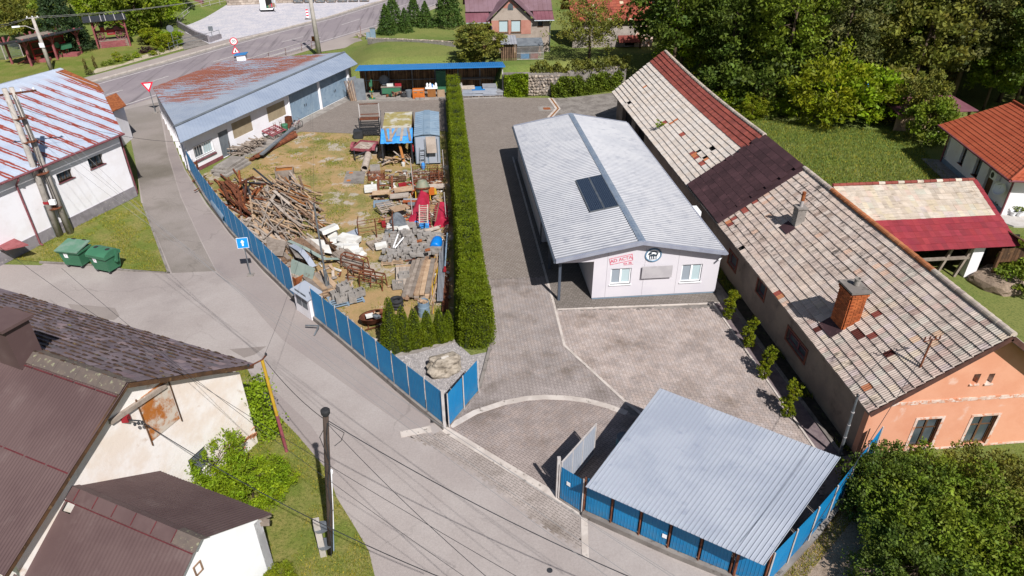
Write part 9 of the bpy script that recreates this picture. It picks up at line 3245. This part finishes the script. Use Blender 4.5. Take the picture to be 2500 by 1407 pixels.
def bicycle(label,c,rz,mat):
 T=thing('bicycle',label,'bicycle',c,rz,'bicycles by the garage')
 T.rotation_euler=(R(8),0,rz)
 for x in(-.5,.5):
  w=MB().tube([(x+math.cos(a)*.31,0,.33+math.sin(a)*.31)for a in np.linspace(0,6.2832,19)],.022,5,False).bd('wheel',MT.black,T,True)
  m=MB()
  for k in range(6):
   a=k*math.pi/6
   m.cyl((x+math.cos(a)*.3,0,.33+math.sin(a)*.3),(x-math.cos(a)*.3,0,.33-math.sin(a)*.3),.005,n=3)
  m.bd('spokes',MT.steel,w,True)
 m=MB()
 for a,b in(((-.5,.33),(-.05,.33)),((-.05,.33),(-.2,.8)),((-.5,.33),(-.2,.72)),((-.05,.33),(.38,.72)),((-.2,.75),(.38,.78)),((.5,.33),(.36,.92))):
  m.cyl((a[0],0,a[1]),(b[0],0,b[1]),.018,n=6)
 m.bd('frame',MT[mat],T,True)
 MB().mbox(TR((-.22,0,.86)),.24,.12,.05).bd('saddle',MT.black,T,True)
 MB().tube([(.3,-.27,.98),(.36,0,.95),(.3,.27,.98)],.015,6).bd('handlebar',MT.steel,T,True)
bicycle('white and red bicycle leaning near the drum by the garage',W(718,322),yaw+.1,'white_metal')
bicycle('dark bicycle behind the white one by the garage',W(724,316),yaw-.1,'faded_red')
for k,(px,lab)in enumerate(((676,'upright rusty frame post by the red pallet, left of two'),(690,'upright rusty frame post by the red pallet, right of two'))):
 p=W(px,338-6*k)
 m=MB()
 for o in(-.12,.12):
  m.cyl(p+d*o,p+d*o+Vr((0,0,1.4)),.018,n=5)
 m.beam(p-d*.12+Vr((0,0,1.2)),p+d*.12+Vr((0,0,1.2)),.03,.03)
 smp('rack_post',m,'rust',lab,'post')
m=MB()
p=W(566,388)
m.cyl(p,p+Vr((.05,0,1.5)),.02,n=5)
smp('shovel',m,'wood_dark','dark pole leaning by the firewood next to the garage door','pole')
# ------------------------------------------------------------------ goods in the open shed
x0,x1,yF,yB,zf=SH
px_x=lambda px,y:WB(px,215,y).x
for k,(px,dx)in enumerate(((862,0),(872,.35))):
 p=Vr((px_x(px,yF-.3)+dx,yF-.2,0))
 m=MB()
 m.slab([p+Vr((-.55,-.25,.02)),p+Vr((.45,-.3,.02)),p+Vr((.35,.25,2.3-.3*k)),p+Vr((-.5,.3,2.1))],.03)
 smp('leaning_sheet',m,'grey_sheet','tall grey sheet leaning at the left end of the open shed, %s'%('rear one' if k==0 else 'front one'),'sheet','sheets in the open shed')
for k in range(7):
 p=Vr((px_x(853,yF-.6)+.09*k,yF-.7+.03*k,0))
 smp('leaning_batten',MB().beam(p,p+Vr((-.5+.05*k,.5,1.9)),.05,.04),'wood_tan' if k%2 else 'wood_brown','thin batten leaning at the garage corner of the open shed','batten','battens at the shed corner')
c=Vr((px_x(939,yF+1.2),yF+1.3,1.5))
T=thing('satellite_dish','round grey satellite dish stored on the bench in the open shed','satellite dish',c)
Md=Vr((0,-1,.15)).to_track_quat('Z','Y').to_matrix().to_4x4()
MB().lathe(c,[(.02,-.12),(.3,-.07),(.5,0),(.51,0),(.3,-.04),(.02,-.09)],20,M=Md).bd('dish',MT.grey_sheet,T,smooth=True)
MB().cyl(c+Vr((0,.1,0)),c+Vr((0,.2,-.6)),.03,n=6).bd('stand',MT.steel,T)
xa,xb=px_x(930,yF+1),px_x(980,yF+1)
T=thing('work_bench','dark green work bench with boxes in the open shed','bench',((xa+xb)/2,yF+1.2,0))
MB().box(xa,xb,yF+.9,yF+1.6,.82,.9).bd('top',MT.wood_grey,T)
MB().box(xa+.05,xb-.05,yF+.95,yF+1.55,.2,.815).bd('cabinet',MT.bin_green,T)
for x in(xa,xb-.08):
 MB().box(x,x+.08,yF+.88,yF+.96,0,.81).bd('leg',MT.dark_metal,T)
for k,(t,m_,lab)in enumerate(((.45,'styro','white tray on the green bench in the open shed'),(.85,'red_paint','red crate on the green bench in the open shed'))):
 x=xa+(xb-xa)*t
 smp('storage_tray',MB().mbox(TR((x,yF+1.2,1.05)),.65,.45,.28),m_,lab,'box')
c=Vr((px_x(906,yF-.2),yF-.1,0))
T=thing('pillar_drill','green pillar drill standing at the front of the open shed','drill',c)
MB().box(-.3,.3,-.25,.25,0,.08).bd('base',MT.bin_green,T,True)
MB().cyl((0,0,.08),(0,0,1.55),.06,n=10).bd('column',MT.yellow,T,True)
MB().mbox(TR((0,-.1,1.5)),.28,.5,.3).bd('head',MT.bin_green,T,True)
MB().mbox(TR((0,-.15,.8)),.4,.4,.06).bd('table',MT.bin_green,T,True)
MB().cyl((.05,.05,1.66),(.05,.05,1.9),.1,n=10).bd('motor',MT.bin_green,T,True)
MB().cyl((0,-.25,1.1),(0,-.25,1.36),.03,n=8).bd('spindle',MT.steel,T,True)
c=Vr((px_x(1021,yF-.3),yF-.1,0))
T=thing('box_pallet','orange plastic box pallet full of scrap in the open shed','box',c)
for(xx0,xx1,y0,y1)in((-.6,.6,-.5,-.45),(-.6,.6,.45,.5),(-.6,-.55,-.45,.45),(.55,.6,-.45,.45)):
 MB().box(xx0,xx1,y0,y1,.12,.85).bd('side',MT.orange_plastic,T,True)
MB().box(-.55,.55,-.45,.45,.12,.7).bd('fill',MT.wood_pale,T,True)
for x in(-.5,0,.5):
 MB().box(x-.06,x+.06,-.5,.5,0,.12).bd('skid',MT.orange_plastic,T,True)
for x in(-.3,.3):
 MB().box(x-.16,x+.16,-.508,-.5,.6,.72).bd('slot',MT.wood_brown,T,True)
for k in range(2):
 link('concrete_block',bl[1],None,M=TR((c.x-.1+.4*k,c.y-.75,.1),0),label='grey block on the slab before the orange box, %s'%('left' if k==0 else 'right'),cat='block',group='blocks before the orange box')
c=Vr((px_x(1053,yF),yF+.15,0))
T=thing('white_table','white topped table with bottles and brown front in the open shed','table',c)
MB().box(-.62,.62,-.35,.35,.88,.93).bd('top',MT.white_pvc,T,True)
MB().box(-.42,.42,-.33,-.28,.05,.875).bd('front',MT.cardboard,T,True)
for x in(-.58,.54):
 for y in(-.3,.26):
  MB().box(x,x+.05,y,y+.05,0,.88).bd('leg',MT.wood_dark,T,True)
for k,(x,m_,h_,r_)in enumerate(((-.4,'white_pvc',.45,.12),(-.1,'white_pvc',.5,.13),(.1,'tarp_blue',.35,.08),(.25,'white_pvc',.3,.1),(.48,'white_pvc',.45,.11))):
 p=c+Vr((x,.1-.2*(k%2),.93))
 smp('bottle',MB().lathe(p,[(r_,0),(r_,h_*.75),(r_*.4,h_*.88),(r_*.4,h_)],10),m_,('white canister at the left end of the shed table','tall white canister on the shed table','blue bottle on the shed table','small white bottle on the shed table','white canister at the right end of the shed table')[k],'bottle')
smp('tan_box',MB().mbox(TR((px_x(1076,yF),yF+.1,.32)),.75,.5,.64),'wood_tan','tan wooden box right of the white table in the open shed','box')
rg=random.Random(99)
for(pxa,n,mats_,lab,w,zz)in((1112,7,['wood_pale','wood_pale','white_metal'],'pale panel in the stack right of the thuja hedge top in the open shed',1.5,.16),(1143,6,['galv_dull','wood_pale'],'galvanised panel in the second stack of the open shed',1.4,.14),(1168,5,['galv_dull','blue_roof'],'blue and grey panel in the third stack of the open shed',1.4,.14),(1195,7,['galv_dull','galv'],'grey panel in the fourth stack of the open shed',1.5,.14),(1218,3,['galv'],'light grey panel in the low stack at the right end of the open shed',.8,.14)):
 x=px_x(pxa,yF)
 pallet('pallet under the panels in the open shed, at %s'%lab.split(' in the ')[1].split(' of ')[0].split(' right')[0],(x,yF-.1),0,'wood_grey',w,1.1,0,(0,0),'pallets in the open shed')
 for k in range(n):
  m_=mats_[0]if k<n-1 else mats_[-1]
  smp('panel_stack_sheet',MB().mbox(TR((x+rg.uniform(-.03,.03),yF-.1+rg.uniform(-.04,.04),.15+zz/2+k*zz),rg.uniform(-.03,.03)),w*.95,1.0,zz*.88),m_,lab,'panel',lab.split(' panel ')[1])
pile(10,[(1130,212),(1205,210),(1205,218),(1130,220)],((1130,215),(1210,213)),.15,(1.5,3.0),(.06,.1),(.04,.06),.2,['wood_grey'],'shed_batten','grey batten lying across the panel stacks in the open shed','batten','battens on the panel stacks',230,.05,.95)
for k in range(9):
 p=Vr((px_x(945+4*k,yF+.3),yF+.5+rg.uniform(-.3,.3),0))
 smp('shed_scrap',MB().mbox(TR((p.x,p.y,.2+rg.random()*.2),rg.random()*3,rg.uniform(-.2,.2)),rg.uniform(.4,1.0),.12,.2),('rust','bin_green','wood_brown','dark_metal')[k%4],'small scrap piece on the floor in front of the green bench','scrap','scrap before the green bench')
smp('black_sack',MB().lathe((px_x(985,yF+.3),yF+.4,0),[(.35,0),(.4,.15),(.25,.35),(.08,.45)],10),'black','black sack on the floor left of the orange box','sack')
smp('grey_tub',MB().lathe((px_x(998,yF+.2),yF+.2,0),[(.3,0),(.38,.7),(.36,.7),(.28,.1)],14),'grey_sheet','grey tub left of the orange box in the open shed','tub')
smp('green_crate_tower',MB().mbox(TR((px_x(1078,yF+1.6),yF+1.9,1.1)),1.0,.5,2.2),'bin_green','tall dark green crates against the back wall of the open shed','crate')
# ------------------------------------------------------------------ upper left: museum shelters, lot, van
def shelter_posts(T,pts,z,mat='dusty_rose',w=.16):
 for p in pts:
  MB().box(p.x-w/2,p.x+w/2,p.y-w/2,p.y+w/2,0,z).bd('post',MT[mat],T)
a,b=W(246,119),W(316,112)
d=(b-a).normalized()
nn=Vr((-d.y,d.x,0))
T=thing('fire_pump_shelter','timber shelter with curved dark roof on a brick plinth','shelter',a)
pl=[a,b,b+nn*2.6,a+nn*2.6]
core=MB().prism([p.xy[:]for p in pl],0,.82).bd('plinth',MT.mortar,T)
L=(b-a).length
bmsh=[MB().box(0,.38,-.015,.01,0,.1).mesh('brick',MT[g_])for g_ in('dusty_rose','dusty_rose','faded_red')]
yaw=math.atan2(d.y,d.x)
for j in range(7):
 n=int(L/.4)
 for i in range(n):
  p=a+d*(i*.4+(.2 if j%2 else 0))
  if(p-a).dot(d)+.38>L:
   continue
  link('brick',rnd.choice(bmsh),core,True,M=TR((p.x,p.y,.03+j*.112),yaw))
zr=ZAT(260,45,a+nn*1.2)
for t,o in((-.06,-.3),(1.04,-.3),(-.02,2.7),(1.04,2.7)):
 p=a+d*(L*t)+nn*o
 MB().beam((p.x,p.y,0 if o<0 else.2),(p.x,p.y,zr-.05),.16,.16).bd('post',MT.dusty_rose,T)
 s=1 if t<.5 else-1
 MB().beam((p.x,p.y,zr-1.0),Vr((p.x,p.y,zr-.15))+d*(s*.85),.1,.1).bd('brace',MT.dusty_rose,T)
e0,e1=a-d*1.1,b+d*.5
for k in range(8):
 t0,t1=k/8,(k+1)/8
 z=lambda t:zr+.55*math.sin(math.pi*(t*.75+.12))-.2
 q0,q1=nn*(-.8+4.2*t0),nn*(-.8+4.2*t1)
 m=MB()
 m.slab([e0+q0+Vr((0,0,z(t0))),e1+q0+Vr((0,0,z(t0))),e1+q1+Vr((0,0,z(t1))),e0+q1+Vr((0,0,z(t1)))],.05)
 m.bd('roof_strip',MT.dark_metal,T)
for s in(.18,.42,.52,.74,.95):
 m=MB()
 P=[e0.lerp(e1,s)+nn*(-.8+4.2*k/8)+Vr((0,0,zr+.55*math.sin(math.pi*(k/8*.75+.12))-.16))for k in range(9)]
 m.tube(P,.05,5)
 m.bd('roof_rib',MT.white_metal,T)
c=a.lerp(b,.48)+nn*1.2+Vr((0,0,.82))
T=thing('fire_pump_wagon','red antique fire pump wagon with spoked wheels on the plinth','wagon',c,yaw)
def spoked(T,x,y,r,mat='maroon'):
 w=MB().tube([(x+math.cos(t)*r,y,r+math.sin(t)*r)for t in np.linspace(0,6.2832,21)],.05,6,False).bd('wheel',MT[mat],T,True)
 for k in range(10):
  t=k*6.2832/10
  MB().cyl((x,y,r),(x+math.cos(t)*r,y,r+math.sin(t)*r),.025,n=5).bd('spoke',MT[mat],w,True)
 MB().cyl((x,y-.1,r),(x,y+.1,r),.1,n=10).bd('hub',MT[mat],w,True)
for y in(-.6,.6):
 spoked(T,-1.25,y,.52)
 spoked(T,1.15,y,.62)
MB().box(-1.6,1.5,-.4,.4,.95,1.1).bd('chassis',MT.red_paint,T,True)
MB().box(-.4,.5,-.5,.5,.6,1.25).bd('tank',MT.red_paint,T,True)
MB().box(-.25,.35,-.508,-.5,.75,.95).bd('tank_plate',MT.dusty_rose,T,True)
MB().box(-1.1,-.55,-.45,.45,1.1,1.6).bd('driver_seat',MT.red_paint,T,True)
MB().box(-1.15,-.5,-.5,.5,1.6,1.7).bd('seat_cushion',MT.dark_metal,T,True)
MB().cyl((.8,-.4,1.25),(.8,.4,1.25),.35,n=14).bd('hose_reel',MT.maroon,T,True)
MB().beam((-.6,-.5,1.3),(1.3,-.5,2.3),.07,.07).bd('pump_lever',MT.dusty_rose,T,True)
MB().beam((-1.6,0,.8),(-3.0,0,.5),.08,.08).bd('drawbar',MT.rust,T,True)
f0,f1=W(78,162),W(200,131)
d=(f1-f0).normalized()
nn=Vr((-d.y,d.x,0))
L=(f1-f0).length
T=thing('thresher_shelter','long timber shelter with thin dark roof on rose painted posts','shelter',f0)
zr=ZAT(110,82,f0.lerp(f1,.4))-.1
for t in(0,.5,1.0):
 p=f0+d*(L*t)
 q=p+nn*3.2
 for r_ in(p,q):
  MB().box(r_.x-.1,r_.x+.1,r_.y-.1,r_.y+.1,0,zr).bd('post',MT.dusty_rose,T)
  for s in(-1,1):
   MB().beam((r_.x,r_.y,zr-1.0),Vr((r_.x,r_.y,zr-.1))+d*(s*.8),.1,.1).bd('brace',MT.dusty_rose,T)
g0,g1=f0-d*1.2,f1+d*.6
MB().slab([g0-nn*.8+Vr((0,0,zr)),g1-nn*.8+Vr((0,0,zr)),g1+nn*3.4+Vr((0,0,zr-.6)),g0+nn*3.4+Vr((0,0,zr-.6))],.14).bd('roof',MT.dark_metal,T)
c=f0.lerp(f1,.5)+nn*1.5
T=thing('threshing_machine','old timber threshing machine with red frame under the long shelter','machine',c,math.atan2(d.y,d.x))
MB().box(-2.4,2.2,-.8,.8,.9,2.5).bd('body',MT.wood_dark,T,True)
for x in(-2.3,-.8,.7,2.1):
 MB().beam((x,-.86,.5),(x,-.86,2.4),.14,.1).bd('upright',MT.red_paint,T,True)
for z in(.9,1.6,2.4):
 MB().beam((-2.4,-.88,z),(2.2,-.88,z),.1,.14).bd('rail',MT.red_paint,T,True)
MB().slab([(-2.6,-1.0,2.6),(2.4,-1.0,2.6),(2.4,.9,2.9),(-2.6,.9,2.9)],.08).bd('cover',MT.wood_grey,T,True)
for x in(-1.9,1.7):
 for y in(-.75,.75):
  MB().tube([(x,y-.07,.4),(x,y+.07,.4)],.4,16).bd('wheel',MT.rust,T,True)
MB().tube([(.9,-1.0,1.5),(.9,-.9,1.5)],.35,16).bd('pulley',MT.bin_green,T,True)
MB().beam((-2.4,0,.6),(-4.2,-.3,.3),.1,.1).bd('drawbar',MT.rust,T,True)
MB().box(1.2,2.6,-1.3,-.9,.9,1.5).bd('chute',MT.bin_green,T,True)
for k,(px,py)in enumerate(((92,152),(165,138))):
 p=W(px,py)
 m=MB().prism([(p.x-1.3,p.y-.5),(p.x+1.3,p.y-.2),(p.x+1.2,p.y+1.0),(p.x-1.2,p.y+.7)],0,.35)
 smp('stone_pad',m,'dusty_rose','low stone pad under the threshing machine, %s one'%('left','right')[k],'pad')
T=thing('mesh_fence','grey wire mesh fence with concrete posts left of the long shelter','fence',W(15,148))
q=[W(-40,152),W(15,146),W(58,138)]
for p in q:
 MB().cyl(p,p+Vr((0,0,1.9)),.07,n=8).bd('post',MT.pole_conc,T)
m=MB()
for p,r_ in zip(q[:-1],q[1:]):
 n=26
 for k in range(n+1):
  s=p.lerp(r_,k/n)
  m.cyl(s+Vr((0,0,.05)),s+Vr((0,0,1.8)),.012,n=3)
 for z in np.linspace(.1,1.8,10):
  m.cyl(p+Vr((0,0,z)),r_+Vr((0,0,z)),.012,n=3)
m.bd('wire_mesh',MT.steel,T)
for(px,py,key,sc,cm,lab,nm,cat)in((165,128,'spruce',(1.0,1.0,1.1),None,'tall dark spruce between the two museum shelters','spruce','tree'),(205,122,'spruce',(.6,.6,.5),None,'small dark spruce left of the fire pump shelter','spruce','tree'),(60,118,'broad_c',.6,'leaf_olive','olive tree behind the long shelter','garden_tree','tree'),(5,112,'broad_c',.7,'leaf_olive','olive tree at the upper left corner','garden_tree','tree'),(110,95,'bush_a',1.6,'leaf_mid','green bush on the slope above the long shelter','garden_bush','bush'),(20,60,'bush_a',1.8,'leaf_olive','olive bush on the slope at the left edge','garden_bush','bush'),(75,50,'bush_b',1.5,'leaf_rust','brownish shrub on the slope near the lamp pole top','garden_bush','bush'),(255,62,'bush_b',2.0,'leaf_bright','broad green bush behind the fire pump shelter roof, left','garden_bush','bush'),(300,60,'bush_a',2.2,'leaf_mid','broad green bush behind the fire pump shelter roof, right','garden_bush','bush'),(345,78,'bush_a',2.0,'leaf_mid','large green bush right of the fire pump shelter','garden_bush','bush'),(395,66,'bush_b',1.9,'leaf_bright','large bright bush beside the lot railing','garden_bush','bush'),(420,40,'bush_a',1.8,'leaf_mid','green bush behind the lot railing','garden_bush','bush'),(240,30,'broad_b',.5,'leaf_bright','green tree on the upper slope left','garden_tree','tree'),(350,35,'broad_b',.55,'leaf_mid','green tree on the upper slope above the lot','garden_tree','tree'),(160,40,'bush_a',2.0,'leaf_olive','olive bush behind the tall spruce','garden_bush','bush'),(375,108,'bush_a',(.75,.75,.65),'leaf_lime','round lime shrub by the stepped wall, upper one','garden_bush','bush'),(402,122,'bush_a',(.7,.7,.62),'leaf_lime','round lime shrub by the stepped wall, lower one','garden_bush','bush'),(425,112,'bush_a',(.7,.7,.6),'leaf_bright','green shrub against the stepped wall','garden_bush','bush'),(358,108,'bush_a',(.5,.5,.35),'leaf_grey','low grey green shrub left of the lime shrubs','garden_bush','bush')):
 g=W(px,py)
 plant(key,nm,(g.x,g.y,hz(g.x,g.y)-.05),lab,cat,None,sc,crown_mat=cm)
make_tree('tuft',.9,.5,.4,.14,'leaf_mid',30,16,.18,130,.02,base=.4,low=-1,nb=3)
for k,(px,py,s,cm,lab)in enumerate(((212,172,(.4,.4,1.6),'leaf_rust','thin columnar shrub in the flower bed, left of two'),(234,168,(.4,.4,1.8),'leaf_rust','thin columnar shrub in the flower bed, right of two'),(220,182,(.9,.9,.7),'leaf_grey','grey green cushion plant at the near end of the flower bed'),(255,162,.7,'leaf_mid','small green plant by the columnar shrubs'),(272,158,.8,'leaf_mid','green plant in the flower bed beside the tall tuft'),(290,152,(1,1,1.5),'leaf_lime','tall yellow green tuft in the flower bed'),(315,148,1.0,'leaf_mid','green cushion in the middle of the flower bed'),(335,142,.9,'leaf_bright','bright cushion in the flower bed before the purple shrub'),(352,130,(1.3,1.3,.9),'purple_leaf','purple leaved shrub in the flower bed, left of two'),(366,126,(1.2,1.2,.8),'purple_leaf','purple leaved shrub in the flower bed, right of two'),(375,135,(1.2,1.2,.7),'leaf_lime','yellow green cushion beside the purple shrubs'),(396,128,.7,'leaf_mid','small green plant at the far end of the flower bed'))):
 g=W(px,py)
 plant('tuft','bed_plant',(g.x,g.y,0),lab,'plant','flower bed plants',s,crown_mat=cm)
T=thing('ramp_wall','low concrete wall at the corner of the cobbled lot','wall',W(436,70))
strip_along(WL([(436,66),(480,92),(512,104)]),.3,0,.85).bd('wall',MT.plinth,T)
strip_along(WL([(512,104),(540,94)]),.3,0,.6).bd('return_wall',MT.plinth,T)
sheet('ramp',WL([(436,72),(512,108),(450,122),(432,95)]),.02,MT.kerb_grey)
T=thing('lot_railing','white tube railing along the left edge of the cobbled lot','railing',W(437,63))
RL=WL([(437,63),(450,50),(472,32),(515,20),(560,8),(600,0)])
for z in(.55,1.1):
 MB().tube([p+Vr((0,0,z))for p in RL],.035,6).bd('rail',MT.white_metal,T)
for i in range(len(RL)-1):
 for t in(0,.5):
  p=RL[i].lerp(RL[i+1],t)
  MB().cyl(p,p+Vr((0,0,1.1)),.035,n=6).bd('upright',MT.white_metal,T)
T=thing('ramp_railing','grey tube handrail beside the lower ramp','railing',W(415,125))
RL=WL([(415,126),(436,118),(520,98),(538,92)])
for z in(.5,1.0):
 MB().tube([p+Vr((0,0,z))for p in RL],.03,6).bd('rail',MT.steel,T)
for p in RL:
 MB().cyl(p,p+Vr((0,0,1.0)),.03,n=6).bd('upright',MT.steel,T)
T=thing('road_railing','thin steel railing between the garage roof and the main road','railing',W(600,150))
RL=[p+Vr((1.0,-.6,0))for p in WL([(560,172),(640,146),(720,122),(768,108)])]
for z in(.5,.95):
 MB().tube([p+Vr((0,0,z))for p in RL],.03,6).bd('rail',MT.white_metal,T)
for i in range(len(RL)-1):
 for t in(0,.5):
  p=RL[i].lerp(RL[i+1],t)
  MB().cyl(p,p+Vr((0,0,.95)),.03,n=6).bd('upright',MT.rust,T)
T=thing('stone_lot_wall','pale stone block wall along the back of the cobbled lot','wall',W(560,12))
w0,w1=W(555,14),W(735,6)
d=(w1-w0).normalized()
MB().wallq(w0,w1+d*14,0,2.2,.5).bd('wall_core',MT.mortar,T)
sb=[MB().box(0,.72,-.06,.02,0,.34).mesh('stone_block',MT['rough_render' if k else 'wood_pale'])for k in range(2)]
L=(w1-w0).length
for j in range(4):
 for i in range(int(L/.76)):
  p=w0+d*(i*.76+(.38 if j%2 else 0))
  link('stone_block',sb[rnd.randrange(2)],T,M=TR((p.x,p.y,.04+j*.38),math.atan2(d.y,d.x)))
for k in range(7):
 p=W(728+27*k,9-.6*k)
 c=p+Vr((0,.6,0))
 T=thing('paving_pallet','wrapped pallet of grey paving blocks on the cobbled lot, %s from the left'%('first','second','third','fourth','fifth','sixth','seventh')[k],'pallet',c,0,'pallets of paving blocks')
 MB().box(-.75,.75,-.55,.55,.14,.16).bd('deck',MT.wood_grey,T,True)
 for x in(-.65,0,.65):
  MB().box(x-.06,x+.06,-.55,.55,0,.14).bd('bearer',MT.wood_dark,T,True)
 for j in range(5):
  for i in range(4):
   MB().box(-.72+i*.365,-.37+i*.365,-.52,.52,.165+j*.19,.345+j*.19).bd('paving_block',MT['grey_sheet' if(i+j+k)%3 else 'concrete'],T,True)
a,b=W(637,30),W(668,29)
c=(a+b)/2
wv=1.95
T=thing('van','white delivery van with one rear door open on the cobbled lot','van',c,math.atan2((b-a).y,(b-a).x))
m=MB()
prof=[(0,.45),(0,2.3),(.15,2.45),(3.6,2.45),(4.3,1.6),(5.1,1.3),(5.2,.45)]
n=len(prof)
vs=[(-wv/2,y,z)for y,z in prof]+[(wv/2,y,z)for y,z in prof]
m.add(vs,[tuple(range(n)),tuple(range(2*n-1,n-1,-1))]+[(i,n+i,n+i+1,i+1)for i in range(1,n-1)]+[(n-1,2*n-1,n,0)])
m.bd('body',MT.white_pvc,T,True)
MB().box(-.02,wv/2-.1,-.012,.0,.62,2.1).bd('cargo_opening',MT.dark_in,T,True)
MB().box(-wv/2+.05,-.04,-.05,-.001,.55,2.2).bd('rear_door',MT.white_pvc,T,True)
dr=MB().beam((wv/2,-.02,1.38),(wv/2+.55,-.75,1.38),.05,1.65).bd('open_rear_door',MT.white_pvc,T,True)
MB().beam((wv/2+.05,-.13,1.1),(wv/2+.5,-.73,1.1),.06,.6).bd('door_lining',MT.wood_tan,dr,True)
MB().box(-wv/2,wv/2,-.16,-.013,.35,.56).bd('bumper',MT.white_pvc,T,True)
for x in(-wv/2+.12,wv/2-.12):
 for y in(.9,4.2):
  MB().tube([(x-.1,y,.34),(x+.1,y,.34)],.34,16).bd('wheel',MT.black,T,True)
 MB().box(x-.07,x+.07,-.03,-.002,.75,1.25).bd('tail_light',MT.sign_red,T,True)
MB().box(-.6,-.3,-.06,-.051,.9,1.0).bd('number_plate',MT.sign_white,T,True)
for k,(x,m_)in enumerate(((.2,'bin_green'),(.5,'wood_tan'),(.65,'grey_sheet'))):
 MB().box(x-.14,x+.14,-.03,-.013,.64,.95+.1*k).bd('cargo',MT[m_],T,True)
p=W(487,22)
T=thing('kiosk','narrow dark red information pillar behind the lot railing','pillar',p)
MB().box(p.x-.7,p.x+.7,p.y,p.y+.8,0,2.6).bd('body',MT.maroon,T)
MB().box(p.x-.5,p.x+.3,p.y-.03,p.y-.001,1.5,2.4).bd('poster',MT.sign_white,T)
MB().box(p.x-.8,p.x+.8,p.y-.1,p.y+.9,2.6,2.7).bd('cap',MT.maroon,T)
T=thing('garden_wall','low crumbling stone wall across the lawn behind the blue roofed shed','wall',W(900,105,1.2))
gw=[W(900,103,1.0),W(980,106,1.5),W(1060,110,2.0),W(1112,114,2.2)]
mm=MB()
for p,q in zip(gw[:-1],gw[1:]):
 mm.beam(p+Vr((0,0,.1)),q+Vr((0,0,.1)),.4,.7)
mm.bd('wall_core',MT.concrete,T)
for k in range(40):
 t=k/40*2.999
 i=int(t)
 p=gw[i].lerp(gw[i+1],t-i)
 s=rnd.uniform(.3,.55)
 link('cap_stone',flat[k%4],T,M=TR(p+Vr((0,0,.5)),rnd.random()*6,0,0,(s,s,s)))
for k in range(9):
 p=W(880+rnd.uniform(-8,14),92+rnd.uniform(-8,6))
 s=rnd.uniform(.3,.7)
 link('roadside_stone',flat[k%4],None,M=TR((p.x,p.y,.1),rnd.random()*6,0,0,(s,s,s*1.5)),label='pale rubble stone at the roadside by the rusty stake',cat='stone',group='roadside rubble')
m=MB()
rg=random.Random(13)
P0=W(2135,238)
for k in range(26):
 x=P0.x+rg.uniform(-1,6)
 z=hz(x,P0.y+1)
 m.tube([(x,P0.y+1+rg.uniform(-.4,.4),z+.2+rg.random()),(x+rg.uniform(.3,.9),P0.y+1.2,z+.8+rg.random()*.8),(x+rg.uniform(.8,1.6),P0.y+1+rg.uniform(-.4,.4),z+.1+rg.random())],.06,4)
m.bd('blue_netting',MT.tarp_blue,label='tangle of bright blue sheeting at the wood edge',cat='netting')
T=thing('garden_fence','rusty wire garden fence on a concrete base right of the open barn','fence',W(2430,620))
q=[W(2425,632),W(2480,640),W(2540,650)]
MB().beam(q[0]+Vr((0,0,.1)),q[2]+Vr((0,0,.1)),.2,.25).bd('base_wall',MT.kerb_grey,T)
m=MB()
for k in range(40):
 s=q[0].lerp(q[2],k/40)
 m.cyl(s+Vr((0,0,.2)),s+Vr((0,0,1.3)),.012,n=4)
for z in(.3,.8,1.3):
 m.cyl(q[0]+Vr((0,0,z)),q[2]+Vr((0,0,z)),.02,n=4)
m.bd('wire_panel',MT.rust,T)
for s in q:
 MB().cyl(s,s+Vr((0,0,1.4)),.04,n=6).bd('post',MT.rust,T)
g=W(2440,690)
m=stone_mesh('soil_heap',MT.dirt,31,3.2,2.6,1.1,.3,3)
link('soil_heap',m,None,M=TR((g.x,g.y,.1),.4),label='heap of brown soil right of the timber lean-to',cat='soil heap')
for k,(px,py,s,lab)in enumerate(((2470,640,.55,'low weedy bush behind the soil heap'),(2490,700,.6,'low weedy bush right of the soil heap'))):
 g=W(px,py)
 plant('bush_a','weed_bush',(g.x,g.y,-.3),lab,'bush',None,(s*1.3,s*1.3,s))
g=on_slope(1608,316)
S=thing('roof_seedling','small green seedling growing out of the pale roof tiles','plant',g)
P_,T_,O_,_=crown_points(.3,.25,.3,16,12,.1,303)
link('foliage',leaf_mesh('foliage',MT.leaf_bright,P_+np.array([g.x,g.y,g.z+.4]),.13,304,.3,.5,T_,O_),S)
MB().tube([g,g+Vr((.03,0,.45))],.012,4).bd('stem',MT.bark,S)
